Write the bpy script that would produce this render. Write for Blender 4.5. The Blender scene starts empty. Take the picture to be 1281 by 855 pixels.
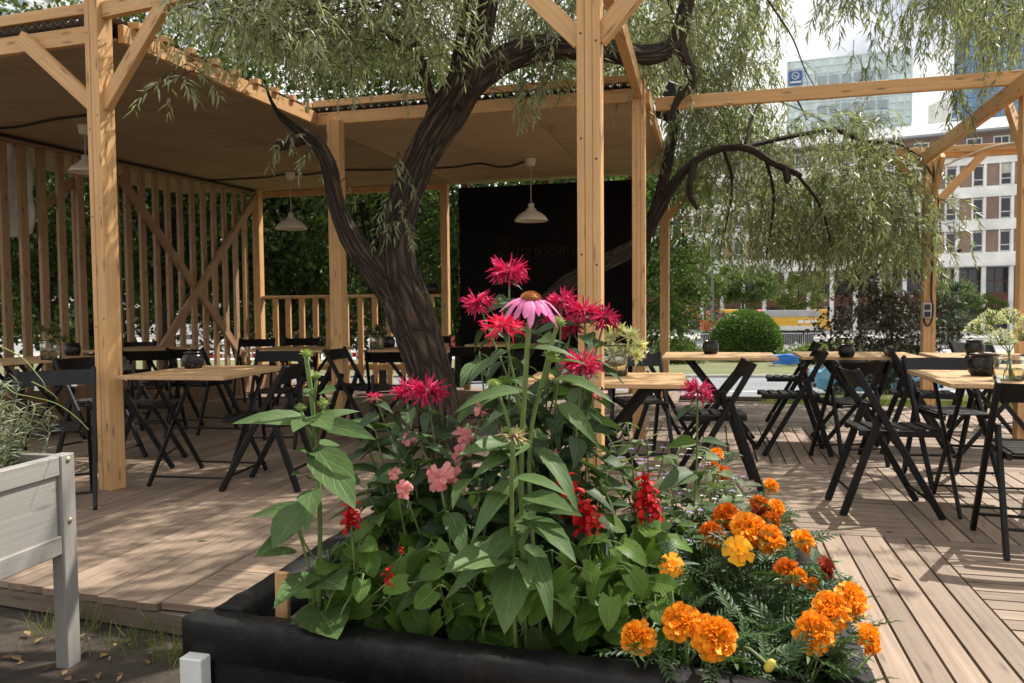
import bpy, bmesh, math, random
import numpy as np
from mathutils import Vector, Matrix, Euler
random.seed(7)
RNG = np.random.default_rng(7)
R = math.radians
SC = bpy.context.scene
COL = SC.collection

# ------------------------------------------------------------------ camera
F = 980.0
CZ = 1.15
cam_rot = Euler((R(90 - 2.48), 0, 0)).to_matrix() @ Matrix.Rotation(-0.009, 3, 'Z')
cd = bpy.data.cameras.new('camera')
cam = bpy.data.objects.new('camera', cd)
COL.objects.link(cam)
cam.location = (0, 0, CZ)
cam.rotation_euler = cam_rot.to_euler()
cd.sensor_width = 36.0
cd.lens = F / 1281 * 36
cd.clip_start = 0.05
cd.clip_end = 3000
cd.dof.use_dof = True
cd.dof.focus_distance = 2.7
cd.dof.aperture_fstop = 8.0
SC.camera = cam

def ray(px, py):
    return cam_rot @ Vector(((px - 640.5) / F, -(py - 427.5) / F, -1.0))
def at(px, py, Y):
    d = ray(px, py); k = Y / d.y
    return Vector((d.x * k, Y, CZ + d.z * k))
def onz(px, py, z):
    d = ray(px, py); k = (z - CZ) / d.z
    return Vector((d.x * k, d.y * k, z))
U = Vector((0.9686, -0.2487, 0))
V = Vector((0.2487, 0.9686, 0))
Z = Vector((0, 0, 1))
def uv(u, v, z=0): return U * u + V * v + Z * z
def touv(p): return p.x * U.x + p.y * U.y, p.x * V.x + p.y * V.y

# ------------------------------------------------------------------ object helpers
def tag(o, label=None, cat=None, group=None, kind=None):
    if label: o['label'] = label
    if cat: o['category'] = cat
    if group: o['group'] = group
    if kind: o['kind'] = kind
    return o
def thing(name, label, cat, loc=(0, 0, 0), rz=0.0, group=None):
    o = bpy.data.objects.new(name, None)
    o.empty_display_size = 0.1
    COL.objects.link(o)
    o.location = loc; o.rotation_euler = (0, 0, rz)
    return tag(o, label, cat, group)
def link(name, me, mat=None, parent=None, M=None):
    o = bpy.data.objects.new(name, me)
    COL.objects.link(o)
    if mat is not None:
        if len(me.materials) == 0: me.materials.append(mat)
    if parent is not None: o.parent = parent
    if M is not None: o.matrix_local = M
    return o
def kids(o): return [c for c in bpy.data.objects if c.parent is o]
def copy_tree(o, loc=None, rz=None, label=None, group=None, tree=None):
    def rec(a, par):
        c = a.copy(); COL.objects.link(c)
        c.parent = par
        for ch in tree.get(a.name, []): rec(ch, c)
        return c
    if tree is None:
        tree = {}
        for c in bpy.data.objects:
            if c.parent: tree.setdefault(c.parent.name, []).append(c)
    r = rec(o, None)
    if loc is not None: r.location = loc
    if rz is not None: r.rotation_euler = (0, 0, rz)
    if label: r['label'] = label
    if group: r['group'] = group
    return r

def frame(d, up=Z):
    x = Vector(d).normalized()
    up = Vector(up)
    if abs(x.dot(up)) > 0.98: up = Vector((1, 0, 0)) if abs(x.x) < 0.9 else Vector((0, 1, 0))
    y = up.cross(x).normalized()
    z = x.cross(y)
    return x, y, z

class MB:
    """collects vertices, faces and uvs; build() links them as one mesh object"""
    def __init__(s): s.v = []; s.f = []; s.u = []
    def add(s, vs, fs, us=None):
        b = len(s.v); s.v += [tuple(p) for p in vs]
        for i, f in enumerate(fs):
            s.f.append(tuple(b + k for k in f))
            s.u.append(us[i] if us else [(0, 0)] * len(f))
    def beam(s, p0, p1, w, h, up=Z, ext=0.0):
        """box from p0 to p1: w across (horizontal), h along 'up'; uv runs with the grain"""
        p0 = Vector(p0); p1 = Vector(p1)
        x, y, z = frame(p1 - p0, up)
        p0 = p0 - x * ext; p1 = p1 + x * ext
        L = (p1 - p0).length
        o = random.random() * 50
        vs = []
        for q in (p0, p1):
            for a, b in ((-1, -1), (1, -1), (1, 1), (-1, 1)):
                vs.append(q + y * (a * w / 2) + z * (b * h / 2))
        fs = [(0, 1, 5, 4), (1, 2, 6, 5), (2, 3, 7, 6), (3, 0, 4, 7), (3, 2, 1, 0), (4, 5, 6, 7)]
        us = []
        c = 0
        for t in (w, h, w, h):
            us.append([(o, o + c), (o, o + c + t), (o + L, o + c + t), (o + L, o + c)]); c += t
        us += [[(o, o), (o + .002, o + w), (o + .004, o + w), (o + .004, o)]] * 2
        s.add(vs, fs, us)
    def box(s, c, sx, sy, sz, rz=0.0):
        c = Vector(c)
        d = Vector((math.cos(rz), math.sin(rz), 0))
        s.beam(c - d * sx / 2, c + d * sx / 2, sy, sz)
    def quad(s, a, b, c, d, us=None):
        s.add([a, b, c, d], [(0, 1, 2, 3)], [us or [(0, 0), (1, 0), (1, 1), (0, 1)]])
    def prism(s, poly, ext):
        n = len(poly); ext = Vector(ext)
        vs = [Vector(p) for p in poly] + [Vector(p) + ext for p in poly]
        fs = [tuple(range(n))[::-1], tuple(range(n, 2 * n))]
        fs += [(i, (i + 1) % n, n + (i + 1) % n, n + i) for i in range(n)]
        us = [[(vs[k].x, vs[k].y) for k in f] for f in fs]
        s.add(vs, fs, us)
    def tube(s, pts, rad, n=8, cap=True, mod=None):
        pts = [Vector(p) for p in pts]
        m = len(pts)
        if not hasattr(rad, '__len__'): rad = [rad] * m
        t0 = (pts[1] - pts[0]).normalized()
        _, y, z = frame(t0)
        vs = []; us_v = []; Lc = 0.0
        for i in range(m):
            t = (pts[min(i + 1, m - 1)] - pts[max(i - 1, 0)]).normalized()
            y = (y - t * y.dot(t)).normalized(); z = t.cross(y)
            if i: Lc += (pts[i] - pts[i - 1]).length
            for k in range(n):
                a = 2 * math.pi * k / n
                r = rad[i]
                if mod: r *= mod(a, Lc, i)
                vs.append(pts[i] + (y * math.cos(a) + z * math.sin(a)) * r)
                us_v.append((Lc, k / n))
        fs = []; us = []
        for i in range(m - 1):
            for k in range(n):
                k2 = (k + 1) % n
                fs.append((i * n + k, i * n + k2, (i + 1) * n + k2, (i + 1) * n + k))
                la, lb = us_v[i * n][0], us_v[(i + 1) * n][0]
                us.append([(la, k / n), (la, (k + 1) / n), (lb, (k + 1) / n), (lb, k / n)])
        if cap:
            fs.append(tuple(range(n))[::-1]); us.append([(0, 0)] * n)
            fs.append(tuple((m - 1) * n + k for k in range(n))); us.append([(0, 0)] * n)
        s.add(vs, fs, us)
    def lathe(s, prof, c=(0, 0, 0), n=24, axis=None):
        """prof: list of (r, z); closed with caps where r>0 at the ends"""
        c = Vector(c); vs = []; fs = []; us = []
        if axis is None: X, Y, A = Vector((1, 0, 0)), Vector((0, 1, 0)), Z
        else: A, X, Y = frame(axis)
        for r, h in prof:
            for k in range(n):
                a = 2 * math.pi * k / n
                vs.append(c + X * (r * math.cos(a)) + Y * (r * math.sin(a)) + A * h)
        for i in range(len(prof) - 1):
            for k in range(n):
                k2 = (k + 1) % n
                fs.append((i * n + k, i * n + k2, (i + 1) * n + k2, (i + 1) * n + k))
                us.append([(k / n, prof[i][1]), ((k + 1) / n, prof[i][1]), ((k + 1) / n, prof[i + 1][1]), (k / n, prof[i + 1][1])])
        if prof[0][0] > 1e-5: fs.append(tuple(range(n))[::-1]); us.append([(0, 0)] * n)
        if prof[-1][0] > 1e-5: fs.append(tuple((len(prof) - 1) * n + k for k in range(n))); us.append([(0, 0)] * n)
        s.add(vs, fs, us)
    def mesh(s, name, off=None, bev=0.0, smooth=False, seg=1):
        off = Vector(off) if off is not None else Vector((0, 0, 0))
        me = bpy.data.meshes.new(name)
        me.from_pydata([(p[0] - off.x, p[1] - off.y, p[2] - off.z) for p in s.v], [], s.f)
        ul = me.uv_layers.new(name='UVMap')
        flat = [c for f in s.u for q in f for c in q]
        ul.data.foreach_set('uv', flat)
        if bev:
            bm = bmesh.new(); bm.from_mesh(me)
            bmesh.ops.bevel(bm, geom=bm.edges[:], offset=bev, segments=seg, affect='EDGES', clamp_overlap=True)
            bm.to_mesh(me); bm.free()
        if smooth: me.polygons.foreach_set('use_smooth', [True] * len(me.polygons))
        me.update()
        return me
    def build(s, name, mat, parent=None, bev=0.0, smooth=False, seg=1):
        off = parent_world(parent) if parent is not None else None
        return link(name, s.mesh(name, off, bev, smooth, seg), mat, parent)
def parent_world(p):
    t = Vector((0, 0, 0))
    while p is not None:
        t = t + p.location; p = p.parent
    return t

def smooth_path(pts, n=8):
    """Catmull-Rom through the points; each point may carry a radius as 4th value"""
    P = [np.array(tuple(p), float) for p in pts]
    P = [2 * P[0] - P[1]] + P + [2 * P[-1] - P[-2]]
    out = []
    for i in range(1, len(P) - 2):
        for k in range(n):
            t = k / n
            a, b, c, d = P[i - 1], P[i], P[i + 1], P[i + 2]
            out.append(0.5 * (2 * b + (c - a) * t + (2 * a - 5 * b + 4 * c - d) * t ** 2 + (3 * b - a - 3 * c + d) * t ** 3))
    out.append(P[-2])
    return out

def np_mesh(name, Vv, Fq, uvs=None, smooth=False):
    """mesh from numpy arrays; Fq (m,4) quads"""
    me = bpy.data.meshes.new(name)
    nv, nf = len(Vv), len(Fq)
    me.vertices.add(nv)
    me.vertices.foreach_set('co', np.ascontiguousarray(Vv, dtype=np.float32).ravel())
    me.loops.add(nf * 4)
    me.loops.foreach_set('vertex_index', np.ascontiguousarray(Fq, dtype=np.int32).ravel())
    me.polygons.add(nf)
    me.polygons.foreach_set('loop_start', np.arange(0, nf * 4, 4, dtype=np.int32))
    me.polygons.foreach_set('loop_total', np.full(nf, 4, dtype=np.int32))
    if smooth: me.polygons.foreach_set('use_smooth', np.ones(nf, dtype=bool))
    if uvs is not None:
        ul = me.uv_layers.new(name='UVMap')
        ul.data.foreach_set('uv', np.ascontiguousarray(uvs, dtype=np.float32).ravel())
    me.update(calc_edges=True)
    me.validate()
    return me
def stamp(tv, tf, tu, Ms, Ts):
    """copies of a template (tv (k,3), tf (m,4), tu (m,4,2)) at Ms (n,3,3) and Ts (n,3)"""
    tv = np.asarray(tv, float); tf = np.asarray(tf, int); tu = np.asarray(tu, float)
    n, k = len(Ts), len(tv)
    Vv = np.einsum('nij,kj->nki', Ms, tv) + Ts[:, None, :]
    Fq = tf[None] + (np.arange(n) * k)[:, None, None]
    return Vv.reshape(-1, 3), Fq.reshape(-1, 4), np.broadcast_to(tu[None], (n,) + tu.shape).reshape(-1, 2)
def frames(D, N):
    """rotation matrices with x=D, z near N"""
    D = D / np.linalg.norm(D, axis=1, keepdims=True)
    Yv = np.cross(N, D); L = np.linalg.norm(Yv, axis=1, keepdims=True)
    Yv = np.where(L > 1e-4, Yv / np.maximum(L, 1e-4), np.array([[0, 1.0, 0]]))
    Zv = np.cross(D, Yv)
    return np.stack([D, Yv, Zv], axis=2)
class Geo:
    """many stamped templates gathered into one mesh"""
    def __init__(s): s.V = []; s.Fq = []; s.Uv = []; s.n = 0
    def put(s, T, Ms, Ts):
        v, f, u = stamp(T[0], T[1], T[2], Ms, Ts)
        s.V.append(v); s.Fq.append(f + s.n); s.Uv.append(u); s.n += len(v)
    def one(s, T, d, n, p, sc=1.0, roll=0.0):
        M = frames(np.array([d], float), np.array([n], float)) * sc
        s.put(T, M, np.array([p], float))
    def raw(s, v, f, u):
        s.V.append(np.asarray(v)); s.Fq.append(np.asarray(f) + s.n); s.Uv.append(np.asarray(u).reshape(-1, 2)); s.n += len(v)
    def build(s, name, mat, parent=None, smooth=True):
        off = parent_world(parent) if parent is not None else Vector((0, 0, 0))
        Vv = np.concatenate(s.V) - np.array(off)
        return link(name, np_mesh(name, Vv, np.concatenate(s.Fq), np.concatenate(s.Uv), smooth), mat, parent)
def tube_np(pts, rad, n=5):
    """quads tube as arrays"""
    m = MB(); m.tube(pts, rad, n, cap=False)
    return np.array(m.v), np.array(m.f), np.array(m.u)

# ------------------------------------------------------------------ materials
class NT:
    def __init__(s, name):
        s.m = bpy.data.materials.new(name); s.m.use_nodes = True
        s.t = s.m.node_tree; s.b = s.t.nodes['Principled BSDF']; s.out = s.t.nodes['Material Output']
    def n(s, typ, **kw):
        nd = s.t.nodes.new(typ)
        for k, v in kw.items():
            if k in nd.inputs: nd.inputs[k].default_value = v
            else: setattr(nd, k, v)
        return nd
    def l(s, a, b): s.t.links.new(a, b)
    def ramp(s, fac, stops):
        r = s.n('ShaderNodeValToRGB'); e = r.color_ramp.elements
        while len(e) < len(stops): e.new(0.5)
        for i, (p, c) in enumerate(stops):
            e[i].position = p
            e[i].color = (c, c, c, 1) if not hasattr(c, '__len__') else (*c, 1)
        s.l(fac, r.inputs[0]); return r.outputs[0]
    def mix(s, fac, a, b, mode='MIX'):
        m = s.n('ShaderNodeMix', data_type='RGBA', blend_type=mode)
        for k, val in ((0, fac), (6, a), (7, b)):
            sock = m.inputs[k]
            if hasattr(val, 'is_output'): s.l(val, sock)
            elif hasattr(val, '__len__'): sock.default_value = (*val, 1)
            else: sock.default_value = val if k == 0 else (val, val, val, 1)
        return m.outputs[2]
    def noise(s, vec, scale, detail=4, rough=0.6, out=0):
        nd = s.n('ShaderNodeTexNoise', Scale=scale, Detail=detail, Roughness=rough)
        if vec is not None: s.l(vec, nd.inputs['Vector'])
        return nd.outputs[out]
    def mapping(s, src, scale=(1, 1, 1), loc=(0, 0, 0)):
        mp = s.n('ShaderNodeMapping'); mp.inputs['Scale'].default_value = scale; mp.inputs['Location'].default_value = loc
        s.l(src, mp.inputs[0]); return mp.outputs[0]
    def coord(s, k): return s.n('ShaderNodeTexCoord').outputs[k]
    def bump(s, h, strength=0.3, dist=0.01):
        b = s.n('ShaderNodeBump', Strength=strength, Distance=dist)
        s.l(h, b.inputs['Height']); s.l(b.outputs[0], s.b.inputs['Normal']); return b
    def island(s): return s.n('ShaderNodeNewGeometry').outputs['Random Per Island']
    def base(s, c):
        if hasattr(c, 'is_output'): s.l(c, s.b.inputs['Base Color'])
        else: s.b.inputs['Base Color'].default_value = (*c, 1)

def mat_wood(name, light, dark, knots=0.6, rough=0.65, var=0.35, grain=60, ribs=0):
    t = NT(name); u = t.coord('UV')
    g = t.noise(t.mapping(u, (1.4, grain, 1)), 1.0, 5, 0.6)
    g2 = t.noise(t.mapping(u, (0.5, 9, 1)), 1.0, 3, 0.5)
    c = t.mix(t.ramp(g, [(0.3, 0), (0.72, 1)]), light, dark)
    c = t.mix(t.ramp(g2, [(0.35, 0.0), (0.75, 0.55)]), c, dark)
    if knots:
        vo = t.n('ShaderNodeTexVoronoi', Scale=1.0, voronoi_dimensions='2D'); t.l(t.mapping(u, (2.3, 11, 1)), vo.inputs['Vector'])
        k = t.ramp(vo.outputs['Distance'], [(0.035, knots), (0.075, knots * .6), (0.13, 0.0)])
        c = t.mix(k, c, tuple(x * 0.32 for x in dark))
    isl = t.ramp(t.island(), [(0, 1 - var), (1, 1.0 + var * 0.4)])
    c = t.mix(1.0, c, isl, 'MULTIPLY')
    w = t.noise(t.coord('Object'), 1.7, 5, 0.65)
    c = t.mix(t.ramp(w, [(0.42, 0.0), (0.75, 0.35)]), c, tuple(x * 0.6 for x in dark))
    t.base(c)
    t.l(t.ramp(g, [(0, rough - 0.1), (1, rough + 0.15)]), t.b.inputs['Roughness'])
    h = g
    if ribs:
        wv = t.n('ShaderNodeTexWave', Scale=ribs, bands_direction='Y'); t.l(u, wv.inputs['Vector'])
        h = t.mix(0.6, g, wv.outputs[0])
    t.bump(h, 0.35, 0.004)
    return t.m
def mat_paint(name, col, rough=0.5, var=0.15, scale=6.0, metal=0.0, bump=0.1, spec=0.5, coat=0.0):
    t = NT(name); o = t.coord('Object')
    n = t.noise(o, scale, 6, 0.65)
    t.base(t.mix(t.ramp(n, [(0.3, 0), (0.7, 1)]), tuple(c * (1 - var) for c in col), tuple(min(1, c * (1 + var)) for c in col)))
    t.l(t.ramp(t.noise(o, scale * 3, 4), [(0.2, max(0.02, rough - 0.1)), (0.8, min(1, rough + 0.12))]), t.b.inputs['Roughness'])
    t.b.inputs['Metallic'].default_value = metal
    t.b.inputs['Specular IOR Level'].default_value = spec
    t.b.inputs['Coat Weight'].default_value = coat
    if bump: t.bump(t.noise(o, scale * 8, 4), bump, 0.003)
    return t.m
def mat_leaf(name, c1, c2, trans=0.35, veins=0, rough=0.45, yellow=0.0, spec=0.24, tcol=None):
    """two-sided leaf: base colours vary from leaf to leaf, side veins by uv (x along, y across)"""
    t = NT(name)
    c = t.mix(t.island(), c1, c2)
    n = t.noise(t.coord('Object'), 14, 4, 0.6)
    c = t.mix(t.ramp(n, [(0.4, 0.0), (0.75, 0.4)]), c, tuple(min(1, x * 1.5) for x in c2))
    if veins:
        c = t.mix(t.ramp(t.noise(t.coord('Object'), 33, 5, 0.7), [(0.66, 0.0), (0.72, 0.55)]), c, tuple(x * 1.3 + .03 for x in c2))
        c = t.mix(t.ramp(t.noise(t.coord('Object'), 21, 3, 0.6), [(0.70, 0.0), (0.73, 0.7)]), c, (0.10, 0.07, 0.025))
    if yellow:
        c = t.mix(t.ramp(t.island(), [(1 - yellow, 0.0), (1 - yellow + 0.01, 0.8)]), c, (0.30, 0.27, 0.03))
    if veins:
        u = t.coord('UV')
        sp = t.n('ShaderNodeSeparateXYZ'); t.l(u, sp.inputs[0])
        ab = t.n('ShaderNodeMath', operation='ABSOLUTE'); t.l(sp.outputs[1], ab.inputs[0])
        mm = t.n('ShaderNodeMath', operation='MULTIPLY'); mm.inputs[1].default_value = 0.45; t.l(ab.outputs[0], mm.inputs[0])
        sb = t.n('ShaderNodeMath', operation='SUBTRACT'); t.l(sp.outputs[0], sb.inputs[0]); t.l(mm.outputs[0], sb.inputs[1])
        sn = t.n('ShaderNodeMath', operation='MULTIPLY'); sn.inputs[1].default_value = veins * 6.283; t.l(sb.outputs[0], sn.inputs[0])
        cs = t.n('ShaderNodeMath', operation='COSINE'); t.l(sn.outputs[0], cs.inputs[0])
        vein = t.ramp(cs.outputs[0], [(0.80, 0.0), (1.0, 0.5)])
        mid = t.ramp(ab.outputs[0], [(0.03, 0.7), (0.09, 0.0)])
        both = t.mix(1.0, vein, mid, 'LIGHTEN')
        c = t.mix(both, c, tuple(min(1, x * 1.4 + 0.004) for x in c2))
        bp = t.n('ShaderNodeBump', Strength=0.55, Distance=0.003); bp.invert = True
        t.l(both, bp.inputs['Height']); t.l(bp.outputs[0], t.b.inputs['Normal'])
    t.base(c)
    t.b.inputs['Roughness'].default_value = rough
    t.b.inputs['Specular IOR Level'].default_value = spec
    if trans:
        tr = t.n('ShaderNodeBsdfTranslucent')
        tc = t.mix(1.0, c, tcol or (1.25, 1.35, 0.55), 'MULTIPLY')
        t.l(tc, tr.inputs[0])
        ms = t.n('ShaderNodeMixShader'); ms.inputs[0].default_value = trans
        t.l(t.b.outputs[0], ms.inputs[1]); t.l(tr.outputs[0], ms.inputs[2]); t.l(ms.outputs[0], t.out.inputs[0])
    return t.m
def mat_glass(name, col, rough=0.08, var=0.3):
    t = NT(name)
    c = t.mix(t.island(), tuple(x * (1 - var) for x in col), tuple(min(1, x * (1 + var)) for x in col))
    t.base(c); t.b.inputs['Roughness'].default_value = rough
    t.b.inputs['Specular IOR Level'].default_value = 0.8
    t.bump(t.noise(t.coord('Object'), 0.6, 2), 0.08, 0.05)
    return t.m

M = {}
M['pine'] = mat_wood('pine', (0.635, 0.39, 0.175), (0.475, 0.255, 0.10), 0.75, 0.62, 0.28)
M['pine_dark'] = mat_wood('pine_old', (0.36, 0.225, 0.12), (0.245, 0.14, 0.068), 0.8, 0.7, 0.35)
M['table'] = mat_wood('table_top', (0.58, 0.38, 0.20), (0.46, 0.28, 0.13), 0.3, 0.4, 0.12, 45)
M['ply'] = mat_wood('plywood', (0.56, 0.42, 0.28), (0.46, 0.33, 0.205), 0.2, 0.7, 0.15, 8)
M['ply_shaded'] = mat_wood('plywood_shaded', (0.41, 0.305, 0.20), (0.32, 0.23, 0.145), 0.2, 0.7, 0.15, 8)  # same plywood, with the shade under the left roof put into its colour
M['deck'] = mat_wood('deck_board', (0.32, 0.238, 0.170), (0.19, 0.132, 0.093), 0.6, 0.66, 0.36, 60, ribs=0)
M['deck_old'] = mat_wood('deck_edge', (0.22, 0.165, 0.12), (0.13, 0.095, 0.07), 0.5, 0.8, 0.4, 50)
M['grey_wood'] = mat_wood('washed_wood', (0.29, 0.278, 0.255), (0.22, 0.208, 0.188), 0.5, 0.65, 0.12, 50)
M['black'] = mat_paint('black_lacquer', (0.0045, 0.0042, 0.004), 0.42, 0.2, 8, spec=0.28, bump=0.15)
M['black_metal'] = mat_paint('black_metal', (0.009, 0.009, 0.01), 0.4, 0.2, 8, spec=0.5)
M['board_black'] = mat_paint('blackboard', (0.0052, 0.0040, 0.0038), 0.7, 0.75, 1.1, spec=0.12)
M['chalk'] = mat_paint('chalk', (0.034, 0.025, 0.023), 0.9, 0.5, 60)
M['corr'] = mat_paint('corrugated_sheet', (0.085, 0.065, 0.05), 0.6, 0.4, 5)
M['bitumen'] = mat_paint('planter_liner', (0.006, 0.006, 0.006), 0.55, 0.35, 14, bump=0.5, spec=0.25)
def mat_liner():
    t = NT('planter_liner'); o = t.coord('Object')
    n = t.noise(o, 7, 6, 0.6); n2 = t.noise(o, 26, 5, 0.6)
    t.base(t.mix(t.ramp(n, [(0.45, 0), (0.75, 1)]), (0.0045, 0.0045, 0.0048), (0.014, 0.0125, 0.011)))
    t.l(t.ramp(n2, [(0.3, 0.42), (0.7, 0.72)]), t.b.inputs['Roughness']); t.b.inputs['Specular IOR Level'].default_value = 0.3
    t.bump(t.mix(0.35, n, n2), 0.7, 0.014); return t.m
M['bitumen'] = mat_liner()
M['soil'] = mat_paint('potting_soil', (0.020, 0.014, 0.010), 0.95, 0.6, 30, bump=1.0)
M['enamel'] = mat_paint('cream_enamel', (0.72, 0.66, 0.55), 0.35, 0.06, 3, bump=0)
M['cable'] = mat_paint('rubber_cable', (0.008, 0.008, 0.008), 0.55, 0.2, 20, bump=0)
M['grey_plastic'] = mat_paint('grey_plastic', (0.45, 0.44, 0.42), 0.5, 0.1, 20, bump=0)
M['tarp'] = mat_paint('white_tarp', (0.78, 0.78, 0.78), 0.55, 0.12, 3, bump=0.3)
M['screw'] = mat_paint('screw_head', (0.42, 0.34, 0.22), 0.4, 0.2, 30, metal=0.6, bump=0)

# world: Nishita sky with broken white cloud
SUN_AZ, SUN_EL = 58.0, 54.0
w = bpy.data.worlds.new('World'); SC.world = w; w.use_nodes = True
nt = w.node_tree; bg = nt.nodes['Background']
sky = nt.nodes.new('ShaderNodeTexSky'); sky.sky_type = 'NISHITA'; sky.sun_disc = False
sky.sun_elevation = R(SUN_EL); sky.sun_rotation = R(SUN_AZ); sky.air_density = 1.2; sky.dust_density = 2.0; sky.ozone_density = 1.0
tcn = nt.nodes.new('ShaderNodeTexCoord')
mp = nt.nodes.new('ShaderNodeMapping'); mp.inputs['Scale'].default_value = (1, 1, 2.2)
nz = nt.nodes.new('ShaderNodeTexNoise'); nz.inputs['Scale'].default_value = 2.2; nz.inputs['Detail'].default_value = 7; nz.inputs['Roughness'].default_value = 0.6
rp = nt.nodes.new('ShaderNodeValToRGB'); rp.color_ramp.elements[0].position = 0.33; rp.color_ramp.elements[1].position = 0.54
mx = nt.nodes.new('ShaderNodeMix'); mx.data_type = 'RGBA'
nt.links.new(tcn.outputs['Generated'], mp.inputs[0]); nt.links.new(mp.outputs[0], nz.inputs['Vector'])
nt.links.new(nz.outputs[0], rp.inputs[0]); nt.links.new(rp.outputs[0], mx.inputs[0])
nt.links.new(sky.outputs[0], mx.inputs[6]); mx.inputs[7].default_value = (19, 18.8, 18.4, 1)
nt.links.new(mx.outputs[2], bg.inputs[0]); bg.inputs[1].default_value = 0.052
sl = bpy.data.lights.new('sun', 'SUN'); sl.energy = 5.0; sl.angle = R(0.5); sl.color = (1.0, 0.94, 0.85)
so = bpy.data.objects.new('sun', sl); COL.objects.link(so)
SUN = Vector((math.sin(R(SUN_AZ)) * math.cos(R(SUN_EL)), math.cos(R(SUN_AZ)) * math.cos(R(SUN_EL)), math.sin(R(SUN_EL))))
so.rotation_euler = SUN.to_track_quat('Z', 'Y').to_euler(); so.location = SUN * 40
SC.view_settings.view_transform = 'Standard'; SC.view_settings.look = 'None'
SC.view_settings.exposure = 0.62; SC.view_settings.gamma = 1.0
SC.render.engine = 'CYCLES'
SC.cycles.max_bounces = 7; SC.cycles.diffuse_bounces = 4; SC.cycles.glossy_bounces = 2; SC.cycles.transmission_bounces = 6; SC.cycles.transparent_max_bounces = 8
SC.cycles.use_denoising = True
# ================================================================== ground
def zone_material():
    t = NT('park_ground'); o = t.coord('Object')
    soil = t.mix(t.ramp(t.noise(o, 9, 8, 0.7), [(0.3, 0), (0.7, 1)]), (0.045, 0.034, 0.025), (0.12, 0.09, 0.065))
    grass = t.mix(t.ramp(t.noise(o, 3, 8, 0.75), [(0.3, 0), (0.7, 1)]), (0.055, 0.085, 0.022), (0.15, 0.17, 0.055))
    sp = t.n('ShaderNodeSeparateXYZ'); t.l(o, sp.inputs[0])
    far = t.ramp(sp.outputs[1], [(0.0, 0.0), (1.0, 1.0)])
    mr = t.n('ShaderNodeMapRange'); mr.inputs[1].default_value = 8.5; mr.inputs[2].default_value = 11.0
    t.l(sp.outputs[1], mr.inputs[0])
    t.base(t.mix(mr.outputs[0], soil, grass)); t.b.inputs['Roughness'].default_value = 0.95
    t.bump(t.noise(o, 30, 8, 0.8), 1.0, 0.03)
    return t.m
GZ = -0.12        # park ground at the deck
SZ = -2.2         # street level
def terrain_z(y):
    if y < 10.5: return GZ
    if y > 20: return SZ
    s = (y - 10.5) / 9.5; s = s * s * (3 - 2 * s)
    return GZ + (SZ - GZ) * s
ys = [-60, -20, -5, 0, 1, 2, 3, 4, 6, 8, 10.5] + [11 + 0.75 * i for i in range(13)] + [24, 40, 70, 120, 250, 600, 1500]
xs = [-1500, -600, -200, -80, -40, -20, -10, -5, -2, 0, 2, 5, 10, 20, 40, 80, 200, 600, 1500]
g = MB()
vs = []; fs = []
for j, y in enumerate(ys):
    for i, x in enumerate(xs):
        n = 0.015 * math.sin(x * 3.1 + y) * math.cos(y * 2.3 - x) if abs(x) < 12 and y < 11 else 0
        vs.append((x, y, terrain_z(y) + n))
for j in range(len(ys) - 1):
    for i in range(len(xs) - 1):
        a = j * len(xs) + i; fs.append((a, a + 1, a + 1 + len(xs), a + len(xs)))
g.add(vs, fs)
tag(g.build('ground', zone_material(), smooth=True), kind='structure')

def asphalt(name, col):
    t = NT(name); o = t.coord('Object')
    t.base(t.mix(t.ramp(t.noise(o, 0.35, 7, 0.7), [(0.3, 0), (0.7, 1)]), tuple(c * 0.8 for c in col), tuple(c * 1.25 for c in col)))
    t.b.inputs['Roughness'].default_value = 0.85
    t.bump(t.noise(o, 40, 4), 0.3, 0.01)
    return t.m
ASPH = asphalt('asphalt', (0.16, 0.165, 0.18)); PAVE = asphalt('paving', (0.36, 0.345, 0.325)); KERB = asphalt('kerb_stone', (0.42, 0.41, 0.39))
ASPH2 = asphalt('asphalt_far', (0.20, 0.20, 0.21))
def sheet(name, y0, y1, z, mat, x0=-260, x1=260, tilt=0.0):
    m = MB(); n = 14
    for i in range(n):
        xa = x0 + (x1 - x0) * i / n; xb = x0 + (x1 - x0) * (i + 1) / n
        m.quad((xa, y0 - xa * tilt, z), (xb, y0 - xb * tilt, z), (xb, y1 - xb * tilt, z), (xa, y1 - xa * tilt, z))
    return tag(m.build(name, mat), kind='structure')
TL = 0.10
sheet('near_road', 25.5, 37.2, SZ + 0.012, ASPH, tilt=TL)
m = MB()
for i in range(40):
    x = -100 + i * 6.0
    m.quad(*[(xx, yy - xx * TL, SZ + 0.017) for xx, yy in ((x, 31.2), (x + 3, 31.2), (x + 3, 31.35), (x, 31.35))])
tag(m.build('road_marking', mat_paint('road_paint', (0.7, 0.7, 0.68), 0.7, 0.15, 4)), kind='structure')
def kerb(name, y, tilt=TL):
    m = MB(); m.beam((-260, y + 260 * tilt, SZ + 0.06), (260, y - 260 * tilt, SZ + 0.06), 0.22, 0.13)
    tag(m.build(name, KERB), kind='structure')
kerb('kerb', 37.4); kerb('kerb', 25.3)
sheet('verge', 37.55, 49.0, SZ + 0.10, None, tilt=TL)
vm = NT('verge_grass'); o = vm.coord('Object')
vm.base(vm.mix(vm.ramp(vm.noise(o, 1.2, 8, 0.75), [(0.3, 0), (0.7, 1)]), (0.085, 0.10, 0.040), (0.19, 0.19, 0.085)))
vm.b.inputs['Roughness'].default_value = 0.95; vm.bump(vm.noise(o, 25, 8, 0.8), 1.0, 0.05)
bpy.data.objects['verge'].data.materials.clear(); bpy.data.objects['verge'].data.materials.append(vm.m)
sheet('tram_pavement', 49.2, 58.5, SZ + 0.11, PAVE, tilt=TL)
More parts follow.
